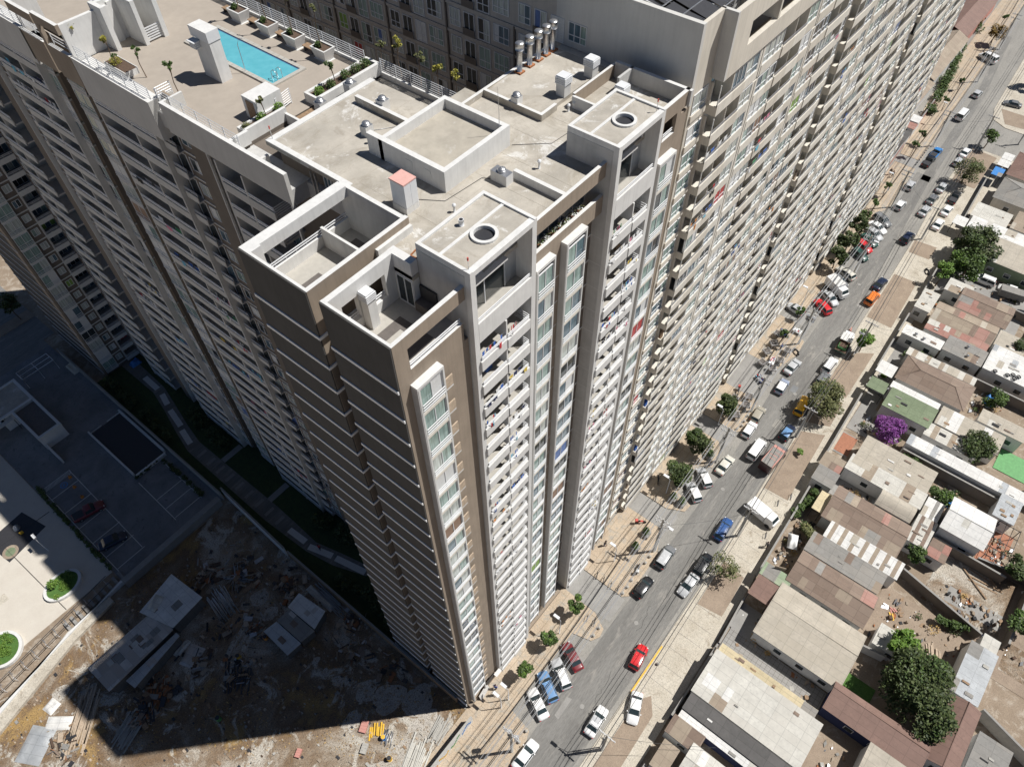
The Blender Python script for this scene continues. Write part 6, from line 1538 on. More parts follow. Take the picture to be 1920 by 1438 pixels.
# ================================================================ houses on the right
m = MB()
m.box(25.7, 29.3, -33.9, -20.6, .12, .14, 'concrete_grey'); m.box(29.3, 33.4, -23.9, -20.3, .12, .14, 'concrete_grey')
for k in range(22): m.box(25.8, 29.25, -33.7 + k * .6, -33.66 + k * .6, .14, .145, 'dark_floor')
for k in range(6): m.box(25.9 + k * .62, 25.94 + k * .62, -33.8, -20.7, .14, .146, 'dark_floor')
o = m.build('patio_paving'); o['kind'] = 'structure'
sheet('back_yard', [(39.8, 47.6, -45.6, -34.0), (15.4, 24, -50, -35), (44, 60, -60, -46)], .02, 'bed_earth')
sheet('dry_yard', [(48.8, 58.8, -48.2, -38.5), (45.7, 50, -56, -49.5)], .03, 'lot_earth')
sheet('yard_concrete', [(50.5, 53, -48, -41), (56.2, 62, -29, -22), (75, 95, -21.5, -19), (63.6, 68, -21.6, -19.2), (103, 116, -34, -19), (69, 75, -24, -19.2)], .04, 'concrete_grey')
sheet('terrace_tiles', [(63.9, 67.8, -21.6, -19.3)], .06, 'terracotta')
m = MB(); m.box(75.7, 80.0, -44.3, -39.5, .05, .08, 'green_paint'); o = m.build('artificial_lawn'); o['kind'] = 'structure'
sheet('lawn', [(28.8, 33.5, -38.5, -34.8)], .05, 'grass_green')
def gable(m, x0, x1, y0, y1, ze, zr, mat, axis='y', ridge=None, over=.15, th=.07):
    x0 -= over; x1 += over; y0 -= over; y1 += over
    if axis == 'y':
        r = ridge if ridge is not None else (x0 + x1) / 2
        P = [(x0, y0, ze), (r, y0, zr), (x1, y0, ze), (x0, y1, ze), (r, y1, zr), (x1, y1, ze)]
    else:
        r = ridge if ridge is not None else (y0 + y1) / 2
        P = [(x0, y0, ze), (x0, r, zr), (x0, y1, ze), (x1, y0, ze), (x1, r, zr), (x1, y1, ze)]
    up = lambda p: (p[0], p[1], p[2] + th)
    for a, b, c, d in ((0, 1, 4, 3), (1, 2, 5, 4)):
        m.face([up(P[a]), up(P[b]), up(P[c]), up(P[d])], mat); m.face([P[d], P[c], P[b], P[a]], mat)
    for a, b in ((0, 3), (2, 5), (0, 1), (1, 2), (3, 4), (4, 5)): m.face([P[a], P[b], up(P[b]), up(P[a])], mat)
    # ridge cap
    if axis == 'y': m.tube([(r, y0, zr + th), (r, y1, zr + th)], .06, mat, 5)
    else: m.tube([(x0, r, zr + th), (x1, r, zr + th)], .06, mat, 5)
def house(name, cat, label, x0, x1, y0, y1, mat, kind='mono', ze=2.7, zr=3.3, ridge=None, wall='white_plaster', win=True, strips=None, axis='y', slope=0, holes=False):
    if y0 > y1: y0, y1 = y1, y0
    cx, cy = (x0 + x1) / 2, (y0 + y1) / 2
    t = thing(name, label, cat, (cx, cy, 0))
    sx = lambda v: v - cx
    sy_ = lambda v: v - cy
    open_ = wall is None
    m = MB()
    if open_:
        for a in (x0 + .1, x1 - .2):
            for b in (y0 + .1, y1 - .2): m.box(a - cx, a + .1 - cx, b - cy, b + .1 - cy, 0, ze, 'steel_dark')
        m.build('post', t)
    else:
        m.box(x0 + .12 - cx, x1 - .12 - cx, y0 + .12 - cy, y1 - .12 - cy, 0, ze - .02, wall)
        if kind == 'gable' and axis == 'y':
            r = (ridge if ridge is not None else cx) - cx
            for yy in (y0 + .12 - cy, y1 - .12 - cy): m.face([(x0 + .12 - cx, yy, ze - .02), (x1 - .12 - cx, yy, ze - .02), (r, yy, zr - .05)], wall)
        m.build('wall', t)
    m = MB()
    if kind == 'gable': gable(m, x0 - cx, x1 - cx, y0 - cy, y1 - cy, ze, zr, mat, axis, None if ridge is None else ridge - (cx if axis == 'y' else cy))
    elif kind == 'arch':
        def fn(p, q): return (x0 - cx + (x1 - x0) * p, y0 - cy + (y1 - y0) * q, ze + (zr - ze) * math.sin(math.pi * p))
        m.grid(fn, 10, 2, mat)
        def fn2(p, q): return (x0 - cx + (x1 - x0) * p, y0 - cy + (y1 - y0) * q, ze - .05 + (zr - ze) * math.sin(math.pi * p))
        m.grid(fn2, 10, 2, mat)
    elif kind == 'hip':
        X0, X1, Y0, Y1 = x0 - cx - .2, x1 - cx + .2, y0 - cy - .2, y1 - cy + .2
        d = (X1 - X0) / 2
        A = [(X0, Y0, ze), (X1, Y0, ze), (X1, Y1, ze), (X0, Y1, ze), (0, Y0 + d * .9, zr), (0, Y1 - d * .9, zr)]
        for q in ((0, 1, 4), (1, 2, 5, 4), (2, 3, 5), (3, 0, 4, 5)): m.face([A[i] for i in q], mat)
        m.face([A[3], A[2], A[1], A[0]], mat)
        for a, b in ((4, 5), (0, 4), (1, 4), (2, 5), (3, 5)): m.tube([A[a], A[b]], .06, mat, 5)
    else:
        a, b = (ze + slope, ze) if slope >= 0 else (ze, ze - slope)
        X0, X1, Y0, Y1 = x0 - cx, x1 - cx, y0 - cy, y1 - cy
        T_ = [(X0, Y0, b + .07), (X1, Y0, a + .07), (X1, Y1, a + .07), (X0, Y1, b + .07)]; U_ = [(p[0], p[1], p[2] - .07) for p in T_]
        m.face(T_, mat); m.face(U_[::-1], mat)
        for i in range(4): j = (i + 1) % 4; m.face([U_[i], U_[j], T_[j], T_[i]], mat)
        if strips:
            n_, w_, mt = strips
            for k in range(n_):
                yy = Y0 + (Y1 - Y0) * (k + .3) / n_
                m.face([(X0 + .02, yy, b + .078), (X1 - .02, yy, a + .078), (X1 - .02, yy + w_, a + .078), (X0 + .02, yy + w_, b + .078)], mt)
    rq = random.Random(int(cx * 7 + cy * 3))
    if kind in ('mono', 'gable') and mat not in ('tile_brown', 'sheet_dark') and (x1 - x0) * (y1 - y0) > 6:
        fam = {'sheet_cream': ['sheet_pale', 'sheet_tan', 'sheet_cream'], 'sheet_pale': ['sheet_white', 'sheet_cream', 'sheet_tan'], 'sheet_white': ['sheet_pale', 'sheet_steel', 'sheet_cream'], 'sheet_brown': ['sheet_tan', 'sheet_grey', 'sheet_red'],
               'sheet_grey': ['sheet_tan', 'sheet_brown', 'sheet_pale'], 'sheet_tan': ['sheet_brown', 'sheet_cream', 'sheet_red'], 'sheet_red': ['sheet_tan', 'sheet_pale', 'sheet_red']}.get(mat, [mat, 'sheet_grey'])
        def zat(x):
            if kind == 'gable' and axis == 'y':
                r = (ridge if ridge is not None else cx) - cx
                xa, xb = x0 - cx - .15, x1 - cx + .15
                return ze + (zr - ze) * ((x - xa) / (r - xa) if x < r else (xb - x) / (xb - r)) + .075
            a, b = (ze + slope, ze) if slope >= 0 else (ze, ze - slope)
            return b + (a - b) * (x - x0 + cx) / (x1 - x0) + .075
        if not (kind == 'gable' and axis == 'x'):
            sh = m; edges = [x0 - cx]
            if kind == 'gable': edges.append((ridge if ridge is not None else cx) - cx)
            edges.append(x1 - cx)
            k_ = 0
            for e in range(len(edges) - 1):
                a0, a1 = edges[e], edges[e + 1]; nr = max(1, round((a1 - a0) / 1.7))
                for i in range(nr):
                    xa = a0 + (a1 - a0) * i / nr; xb = a0 + (a1 - a0) * (i + 1) / nr
                    y = y0 - cy
                    while y < y1 - cy - .5:
                        w_ = rq.choice((.9, .9, 1.8)); yb = min(y + w_, y1 - cy)
                        if rq.random() < {'sheet_cream': .07, 'sheet_pale': .12, 'sheet_white': .12, 'sheet_brown': .26, 'sheet_grey': .16}.get(mat, .3):
                            k_ += 1; dz = .006 + .002 * (k_ % 4); ov = rq.uniform(-.06, .12)
                            xs, xe = max(a0 + .02, xa - ov), min(a1 - .02, xb + .03)
                            sh.face([(xs, y, zat(xs) + dz), (xe, y, zat(xe) + dz), (xe, yb, zat(xe) + dz), (xs, yb, zat(xs) + dz)], rq.choice(fam))
                        y = yb
    m_roof = m.build('roof', t)
    if kind == 'mono' and (x1 - x0) * (y1 - y0) > 12:
        mm = MB()
        for k in range(rq.randint(2, 5)):
            a, b = rq.uniform(x0 + .4, x1 - 1.0) - cx, rq.uniform(y0 + .4, y1 - 1.2) - cy
            zz = ze + .085 + (slope * (a - x0 + cx) / (x1 - x0) if slope > 0 else -slope * (1 - (a + 1 + cx - x0) / (x1 - x0)))
            mm.box(a, a + rq.uniform(.1, .5), b, b + rq.uniform(.3, 1.0), zz, zz + rq.uniform(.03, .12), rq.choice(['wood', 'sheet_brown', 'sheet_grey', 'sheet_white', 'black_rubber', 'concrete_pole']))
        mm.build('roof_patch', m_roof)
    if win and not open_:
        for k in range(max(1, int((y1 - y0) / 3))):
            yy = y0 - cy + 1.2 + k * 3
            if yy + 1.1 > y1 - cy: break
            w_ = MB(); w_.box(x0 + .08 - cx, x0 + .12 - cx, yy, yy + 1.1, 1.0, 2.0, 'metal_white'); f_ = w_.build('window', t)
            w_ = MB(); w_.box(x0 + .06 - cx, x0 + .08 - cx, yy + .07, yy + 1.03, 1.07, 1.93, 'glass_dark'); w_.build('pane', f_)
    return t
H = house
H('house', 'house', 'long house with cream double pitched roof beside a tiled patio', 29.4, 37.5, -34.4, -23.1, 'sheet_cream', 'gable', 2.9, 3.6, 34.2)
H('hall', 'hall', 'large pale sheet roof hall with a blue base, lowest right', 18.0, 24.2, -34.6, -20.5, 'sheet_pale', 'mono', 3.1, slope=.5, wall='sheet_pale', win=False)
H('side_roof', 'lean-to roof', 'narrow dark ribbed roof along the large pale hall', 15.7, 17.95, -38, -20.7, 'sheet_dark', 'mono', 2.7, slope=.3, wall='cloth_navy', win=False)
H('gutter_roof', 'roof strip', 'narrow white roof edge on a blue wall below the dark ribbed roof', 14.7, 15.65, -38, -20.8, 'sheet_white', 'mono', 2.4, slope=.1, wall='cloth_navy', win=False)
H('canopy_strip', 'canopy', 'narrow yellowish sheet strip beside the tiled patio', 24.6, 25.6, -33.6, -20.7, 'sheet_yellowish', 'mono', 2.6, slope=.2, win=False)
H('house', 'house', 'long brown tile roof with ridge next to the huge leafy tree', 26.3, 29.9, -45.2, -33.9, 'tile_brown', 'gable', 3.0, 3.7, 28.9, wall='cloth_navy')
H('house', 'house', 'brown tile roof wing turned across, right of the huge leafy tree', 28.5, 37.2, -48.6, -45.4, 'tile_brown', 'gable', 3.0, 3.7, axis='x')
H('shed', 'shed', 'pale metal roof above the brown tile wing', 37.7, 45.3, -48.2, -44.9, 'sheet_steel', 'mono', 3.0, slope=.2)
H('shed', 'shed', 'small pale square roof at the top of the metal roof', 45.4, 47.5, -48.0, -46.0, 'sheet_pale', 'mono', 2.8)
H('shed', 'shed', 'cream sheet roof at the bottom edge beside the brown tiles', 19.8, 26.0, -44.4, -39.7, 'sheet_cream', 'mono', 3.0, slope=.3)
H('shed', 'shed', 'grey corrugated roof in the lower right corner', 30.2, 35.2, -53, -49.2, 'sheet_grey', 'mono', 2.8, slope=.3)
H('shed', 'shed', 'dark grey roof at the very corner of the picture', 22, 29.6, -54, -49.4, 'sheet_grey', 'mono', 2.8, slope=.3)
H('house', 'house', 'weathered brown house roof behind the cream double roof', 38.3, 43.4, -33.6, -23.2, 'sheet_brown', 'gable', 3.0, 3.9, 41.0)
H('house', 'house', 'grey brown roof joined to the weathered brown roof', 43.7, 46.9, -33.4, -23.0, 'sheet_grey', 'mono', 3.0, slope=.4)
H('porch', 'porch', 'red brown porch roof at the front of the cream house', 33.5, 36.7, -23.0, -20.0, 'tile_brown', 'mono', 2.8, slope=.2, wall=None)
H('porch', 'porch', 'pale green corrugated porch roof beside the red brown porch', 36.9, 38.9, -23.9, -19.9, 'sheet_mint', 'mono', 2.8, slope=.2, wall=None)
H('shed', 'shed', 'brown patched roof nearest the footpath at the bottom', 12.2, 14.6, -24.6, -20.4, 'sheet_brown', 'mono', 2.7, slope=.2)
H('house', 'house', 'pale worn roof at the bottom edge of the picture', 9.4, 13.1, -29.6, -23.9, 'sheet_pale', 'gable', 2.8, 3.3)
H('shed', 'shed', 'tan sheet roof at the bottom edge by the footpath', 8.1, 11.6, -23.0, -20.9, 'sheet_tan', 'mono', 2.5)
H('house', 'house', 'roof of alternating white and tan stripes beside the brown roof', 47.2, 49.9, -34.6, -24.2, 'sheet_white', 'mono', 3.0, slope=.4, strips=(7, .55, 'sheet_tan'))
H('house', 'house', 'long rusty brown double roof with a small arched roof beside it', 50.0, 56.0, -33.2, -22.8, 'sheet_brown', 'gable', 3.0, 3.8, 53.5)
H('shed', 'shed', 'cream arched roof on the upper side of the rusty brown roof', 56.3, 59.3, -32.8, -27.8, 'sheet_cream', 'arch', 3.2, 4.0)
H('house', 'house', 'big smooth cream roof below the purple bush', 62.6, 66.6, -33.0, -22.4, 'sheet_cream', 'mono', 3.0, slope=.5)
H('house', 'house', 'bright white roof between the cream roof and a brown one', 59.5, 62.5, -33.2, -22.0, 'sheet_pale', 'mono', 2.9, slope=.2, strips=(2, 1.4, 'sheet_tan'))
H('porch', 'porch', 'brown grey porch roof by the footpath under the bare bed', 55.0, 57.9, -22.1, -18.9, 'sheet_grey', 'mono', 2.7, slope=.2)
H('porch', 'porch', 'rusty porch roof next to the white framed one', 58.0, 60.6, -21.9, -18.7, 'sheet_tan', 'mono', 2.7, slope=.2)
H('canopy', 'canopy', 'ribbed olive canopy beside the rusty brown roof', 50.6, 54.2, -22.6, -21.1, 'sheet_yellowish', 'mono', 2.5, wall=None)
H('house', 'house', 'tall white gabled house behind the patched roofs', 57.9, 63.6, -41.8, -36.2, 'sheet_white', 'gable', 4.0, 4.9, 60.6)
H('shed', 'shed', 'pale grey metal roof beside the tall white house', 65.0, 69.3, -44.2, -41.3, 'sheet_steel', 'mono', 3.0, slope=.2)
H('house', 'house', 'patchwork roof of pale and brown sheets above the striped roof', 53.8, 58.8, -36.0, -33.3, 'sheet_pale', 'mono', 3.0, strips=(2, .5, 'sheet_brown'))
H('house', 'house', 'pale patched roof between the arched roof and the tall white house', 58.9, 62.4, -35.8, -33.4, 'sheet_white', 'mono', 2.9, strips=(1, .5, 'sheet_grey'))
H('shed', 'shed', 'ragged brown roof beside the dry grass yard', 53.6, 56.7, -38.8, -36.2, 'sheet_brown', 'mono', 2.6)
H('house', 'house', 'olive green flat roof next to the purple bush', 73.6, 77.8, -29.1, -21.8, 'sheet_green', 'mono', 3.2, slope=.3)
H('house', 'house', 'white roof edge along the olive green roof', 77.9, 79.4, -29.0, -21.4, 'sheet_white', 'mono', 3.2, win=False)
H('canopy', 'canopy', 'small olive green canopy by the footpath', 76.2, 78.8, -21.3, -18.4, 'sheet_green', 'mono', 2.7, wall=None)
H('house', 'house', 'broad brown hipped roof above the olive green roof', 80.6, 86.2, -32.0, -21.5, 'sheet_brown', 'hip', 3.0, 4.0)
H('house', 'house', 'strip roof of white and tan sheets along the brown hipped roof', 86.5, 88.3, -31.8, -20.8, 'sheet_pale', 'mono', 2.9, strips=(5, .7, 'sheet_tan'), win=False)
H('house', 'house', 'very long narrow white roof running past the purple bush', 69.2, 71.2, -44.4, -27.4, 'sheet_white', 'mono', 3.0, slope=.2)
H('house', 'house', 'tan and white sheeted roof below the olive green roof', 72.6, 75.4, -36.5, -28.8, 'sheet_pale', 'mono', 2.8, strips=(3, .8, 'sheet_tan'))
H('house', 'house', 'cream roof with one bright white square next to the sprawling tree', 75.6, 79.5, -38.8, -29.4, 'sheet_cream', 'mono', 2.9, slope=.2, strips=(2, 1.6, 'sheet_white'))
H('shed', 'shed', 'long cream roof above the green lawn', 80.1, 83.0, -41.2, -34.4, 'sheet_cream', 'mono', 2.9)
H('shed', 'shed', 'pale roof at the right edge beside the green lawn', 71.8, 74.8, -47, -44.4, 'sheet_white', 'mono', 2.8)
H('porch', 'porch', 'white porch roof between the olive canopy and shrubs', 80.1, 82.9, -21.0, -18.3, 'sheet_white', 'mono', 2.8, wall=None)
H('porch', 'porch', 'long white porch roof with two round vents', 90.6, 92.9, -25.0, -18.5, 'sheet_white', 'mono', 2.9, slope=.1)
H('house', 'house', 'grey ribbed roof behind the long white porch roof', 91.0, 94.6, -31.4, -25.1, 'sheet_grey', 'mono', 3.0, slope=.3)
H('house', 'house', 'faded red sheet roof in the middle of the house row', 93.7, 96.3, -31.0, -21.1, 'sheet_red', 'mono', 3.1, slope=.2)
H('house', 'house', 'patched pinkish and grey roof above the faded red one', 96.4, 101.5, -31.0, -21.1, 'sheet_tan', 'gable', 3.0, 3.7, strips=None)
H('house', 'house', 'dazzling white flat roof at the right edge', 91.0, 97.2, -39.5, -31.6, 'sheet_white', 'mono', 3.1, slope=.2)
H('porch', 'porch', 'pale stained porch roof at the corner by the bare bed', 98.0, 103.3, -20.6, -17.9, 'sheet_pale', 'mono', 2.8, slope=.2)
H('house', 'house', 'grey brown double roof beside the white car drive', 101.9, 107.7, -31.8, -23.4, 'sheet_brown', 'gable', 3.0, 3.9, 104.6)
H('porch', 'porch', 'pale flat roof at the car drive corner', 105.4, 109.0, -24.7, -20.5, 'sheet_pale', 'mono', 2.8)
H('house', 'house', 'cream roof at the right edge beside the white roof', 97.4, 101.5, -36, -31.4, 'sheet_cream', 'mono', 2.9)
H('house', 'house', 'long green walled house with cream roof behind the glossy trees', 117.2, 124.0, -48, -19.5, 'sheet_cream', 'mono', 3.2, slope=.5, wall='sheet_green')
H('house', 'house', 'long white roof above the cream roof', 124.2, 128.2, -46, -18.0, 'sheet_white', 'mono', 3.0, slope=.2)
H('awning', 'awning', 'white awning over the verge beside the parked white car', 124.6, 127.6, -17.8, -15.4, 'sheet_white', 'mono', 2.5, wall=None)
H('house', 'house', 'low white roofed yard buildings beyond the long white roof', 128.4, 133.4, -24, -17.4, 'sheet_pale', 'mono', 2.9)
H('house', 'house', 'grey brown roof at the right edge above the white yard roofs', 129, 134.6, -36, -24.5, 'sheet_tan', 'mono', 3.0, slope=.4)
H('house', 'house', 'grey hipped roof near the side street', 136.4, 144.0, -30, -19.2, 'sheet_grey', 'hip', 3.2, 4.6, wall='cream_band')
H('house', 'house', 'brown tiled hipped roof at the right edge by the side street', 145.8, 155.0, -30, -19.0, 'tile_brown', 'hip', 3.0, 4.4)
H('canopy', 'canopy', 'white carport canopy, farther of two by the tiled roof', 151.2, 153.8, -18.5, -16.4, 'sheet_white', 'mono', 2.6, wall=None)
H('canopy', 'canopy', 'white carport canopy, nearer of two by the tiled roof', 148.4, 151.0, -18.6, -16.4, 'sheet_white', 'mono', 2.6, wall=None)
H('canopy', 'canopy', 'blue tarpaulin canopy beside two white ones', 144.6, 147.8, -18.4, -16.4, 'sheet_steel', 'mono', 2.5, wall=None)
for o in list([q for q in COL.objects if q.get('label') == 'blue tarpaulin canopy beside two white ones'][0].children):
    if o.name.startswith('roof'): o.data.materials[0] = MATS['blue_plastic']
H('bungalow', 'house', 'far bungalow with long brown tiled roof at the top edge', 196, 221, 5.8, 13.0, 'tile_brown', 'gable', 3.2, 4.6, axis='x', wall='faded_red')
H('bungalow', 'house', 'tan tiled bungalow roof between bushes and street slab', 171, 194.8, 5.0, 11.0, 'sheet_tan', 'gable', 3.2, 4.6, axis='x', wall='white_plaster')
H('bungalow', 'house', 'lower tan roof at the near end of the bungalow row', 158.5, 170.7, 4.6, 10.0, 'sheet_tan', 'gable', 2.8, 3.6, axis='x')
H('shed', 'shed', 'pinkish sheet shelter behind the far pavement wall', 150.5, 153.0, 1.6, 5.0, 'sheet_red', 'mono', 2.3)
H('shed', 'shed', 'white sheet shelter beside the pinkish one', 153.2, 156.0, 1.7, 5.2, 'sheet_white', 'mono', 2.5)
H('shed', 'shed', 'dark open yard shelter nearest the slab end', 145.5, 149.8, 1.6, 4.8, 'sheet_dark', 'mono', 2.0)
H('shed', 'shed', 'low rusty shelter at the corner of the slab', 130.0, 140.0, 2.2, 4.0, 'sheet_tan', 'mono', 2.0)
for x, y, z, lb in ((91.4, -20.6, 2.98, 'left vent on the long white porch roof'), (91.2, -22.0, 2.98, 'right vent on the long white porch roof'), (93.6, -28.3, 3.3, 'left vent on the grey ribbed roof'), (91.8, -28.9, 3.1, 'right vent on the grey ribbed roof')):
    t = thing('roof_turbine', 'small round ' + lb, 'roof vent', (x, y, z)); m = MB(); m.cyl(0, 0, 0, .2, .16, 'galvanised', 8); m.build('base', t); m = MB(); m.tube([(0, 0, .2), (0, 0, .3), (0, 0, .42), (0, 0, .5)], [.14, .27, .25, .08], 'galvanised', 10); m.build('head', t)
for i, (x, y) in enumerate(((91.6, -35.2), (92.2, -35.9), (91.5, -36.3), (92.3, -36.7), (91.2, -33.4))):
    t = thing('tyre', ('dark tyre on the dazzling white roof, %s of five' % ('first', 'second', 'third', 'fourth', 'fifth')[i]), 'tyre', (x, y, 3.35), 0, 'tyres on the white roof'); m = MB()
    m.tube([(.28 * math.cos(a * .5236), .28 * math.sin(a * .5236), .1) for a in range(13)], .09, 'black_rubber', 6); m.build('ring', t); m = MB(); m.cyl(0, 0, 0, .03, .16, 'steel_dark', 8); m.build('hub', t)
# pergola frame, tarpaulin, yard things
t = thing('steel_pergola', 'bare dark steel pergola frame over a brick coloured yard', 'pergola', (62, -44, 0))
for k in range(5):
    m = MB(); m.tube([(-3.4 + k * 1.6, -1.4, 2.6), (-3.4 + k * 1.6, 1.5, 2.6)], .05, 'steel_dark', 5); m.build('bar', t)
for k in range(4): m = MB(); m.tube([(-3.4, -1.4 + k * .95, 2.62), (3.2, -1.4 + k * .95, 2.62)], .04, 'steel_dark', 5); m.build('bar', t)
for a in (-3.3, 3.1):
    for b in (-1.3, 1.4): m = MB(); m.tube([(a, b, 0), (a, b, 2.6)], .06, 'steel_dark', 5); m.build('post', t)
sheet('brick_yard', [(58.4, 65.6, -45.6, -42.2)], .05, 'terracotta')
def crumple(nm, cat, lb, x, y, z, w, d, h, mat, rot=0):
    t = thing(nm, lb, cat, (x, y, z), R(rot)); rq = random.Random(int(x * 3 + y)); ph = [rq.uniform(0, 6) for _ in range(4)]
    m = MB(); m.grid(lambda p, q: ((p - .5) * w, (q - .5) * d, h * (.62 + .25 * math.sin(p * 7 + ph[0]) * math.cos(q * 5 + ph[1]) + .12 * math.sin(q * 11 + ph[2] + p * 4)) * min(1, 6 * min(p, 1 - p)) * min(1, 6 * min(q, 1 - q))), 12, 10, mat)
    m.build('cover', t); m = MB(); m.box(-w * .3, w * .3, -d * .3, d * .3, -.01, .012, 'steel_dark'); m.build('load', t)
crumple('tarpaulin', 'tarpaulin', 'blue tarpaulin bundle in the dark yard behind the creeper', 65.6, -36.2, 0, 2.2, 1.8, 1.2, 'blue_plastic')
crumple('tarpaulin', 'tarpaulin', 'blue frame cover in the leafy garden near the right edge', 88.0, -35.2, .2, 2.0, 1.6, 1.0, 'blue_plastic')
crumple('tarpaulin', 'tarpaulin', 'white cloths hanging beside the grey roof near the footpath', 45.2, -21.4, .8, 2.4, 1.4, 1.0, 'cloth_white', 20)
t = thing('basketball_hoop', 'white basketball backboard on a bent dark pole by the mint porch', 'basketball hoop', (39.6, -21.6, .1), R(20)); m = MB(); m.tube([(0, 0, 0), (0, 0, 2.6), (-.6, 0, 3.1)], .06, 'steel_dark', 6); m.build('pole', t); m = MB(); m.box(-.66, -.6, -.7, .7, 2.7, 3.6, 'wood_pale'); m.build('backboard', t); m = MB(); m.tube([(-.9 + .22 * math.cos(a * .7854), .22 * math.sin(a * .7854), 2.9) for a in range(9)], .02, 'rust', 5); m.build('rim', t)
def planks(nm, cat, lb, x, y, n, L, w, mat, rot, z=.02, spread=.25, parts='plank', tube=False, stack=.08):
    t = thing(nm, lb, cat, (x, y, z), R(rot)); rq = random.Random(int(x * 5 + y * 3)); 
    for k in range(n):
        m = MB(); a = rq.uniform(-1, 1) * spread; yy = (k / max(1, n - 1) - .5) * w + rq.uniform(-.05, .05); l = L * rq.uniform(.6, 1); o_ = rq.uniform(-.15, .15) * L; zz = rq.randint(0, 2) * stack
        p0, p1 = (-l / 2 + o_, yy - a * l * .3, zz + .06), (l / 2 + o_, yy + a * l * .3, zz + .07)
        if tube: m.tube([p0, p1], .06, mat, 6)
        else:
            d = Vector((p1[0] - p0[0], p1[1] - p0[1])).normalized(); nn = Vector((-d.y, d.x)) * .09
            m.prism([(p0[0] - nn.x, p0[1] - nn.y), (p1[0] - nn.x, p1[1] - nn.y), (p1[0] + nn.x, p1[1] + nn.y), (p0[0] + nn.x, p0[1] + nn.y)], zz, zz + .07, mat)
        m.build(parts, t)
planks('timber_pile', 'timber', 'loose pale boards lying in the dirt yard', 42.2, -42.6, 7, 3.2, 1.6, 'wood_pale', 20)
planks('timber_pile', 'timber', 'grey planks and boxes beside the pale metal roof', 39.6, -43.6, 6, 3.0, 1.6, 'sheet_pale', 70)
H('shed', 'shed', 'small pale roofed shed in the dirt yard with a curved white wall', 37.7, 41.0, -39.6, -35.4, 'sheet_pale', 'mono', 2.2, wall='white_plaster')
for i, (x, y, c) in enumerate(((46.0, -36.3, 'steel_dark'), (44.8, -36.2, 'faded_red'), (44.6, -35.2, 'galvanised'), (45.2, -37.0, 'wood'), (43.9, -36.5, 'yellow_paint'))):
    planks('yard_clutter', 'clutter', ('dark', 'reddish', 'shiny', 'brown', 'yellowish')[i] + ' bits of clutter in the dirt yard', x, y, 3, .9, .5, c, i * 50, spread=.6)
planks('timber_pile', 'timber', 'jumbled thin sticks across the dry grass yard', 56.6, -44.2, 6, 4.5, 3.0, 'wood', 75, spread=.7)
t = thing('floor_hatch', 'brown square board lying in the dry grass yard', 'board', (52.4, -43.4, .05), R(20)); m = MB(); m.box(-.8, .8, -.8, .8, 0, .12, 'wood'); m.build('board', t); m = MB(); m.box(-.2, .2, -.05, .05, .12, .18, 'steel_dark'); m.build('handle', t)
m = MB(); rq = random.Random(77)
YARDS = [(48.5, 53, -48, -40), (56.5, 59, -29, -23), (62.8, 68.2, -38, -34), (70, 73.4, -27, -20), (79.2, 80.4, -30, -21), (84, 90, -38, -33), (88.5, 90.5, -31, -21), (103, 105, -23, -20), (109.5, 116, -34, -21), (38, 47, -45, -35), (15, 24, -48, -36), (58, 62, -21, -19), (41, 50, -23, -20.5), (59, 64, -46, -43), (26, 33, -33, -21), (48, 59, -55, -49), (98, 101, -39, -33)]
for _ in range(1500):
    a = rq.choice(YARDS); x, y = rq.uniform(a[0], a[1]), rq.uniform(a[2], a[3]); s_ = rq.choice((.12, .2, .35, .5)); an = rq.uniform(0, 3)
    c_, n_ = math.cos(an) * s_, math.sin(an) * s_ * rq.uniform(.2, .9)
    m.prism([(x - c_, y - n_), (x + n_, y - c_ * .4), (x + c_, y + n_), (x - n_, y + c_ * .4)], .02, .05 + rq.random() * s_ * .9, rq.choice(['wood', 'sheet_grey', 'sheet_tan', 'steel_dark', 'rust', 'white_plaster', 'concrete_pole', 'wood_pale', 'metal_grey', 'black_rubber', 'taupe_dark', 'soil', 'sheet_tan', 'earth', 'wood']))
tag(m.build('yard_clutter'), 'jumble of small household clutter across the back yards', 'clutter', kind='stuff')
m = MB()
for _ in range(60):
    a = rq.choice(YARDS); x, y = rq.uniform(a[0], a[1]), rq.uniform(a[2], a[3])
    leaves(m, [((x, y, .4), rq.uniform(.3, .8))], 60, .11, rq.choice(['leaf_mid', 'leaf_olive', 'leaf_dark', 'dry_grass']), rq)
tag(m.build('weeds'), 'weeds and low scrub scattered through the back yards', 'weeds', kind='stuff')
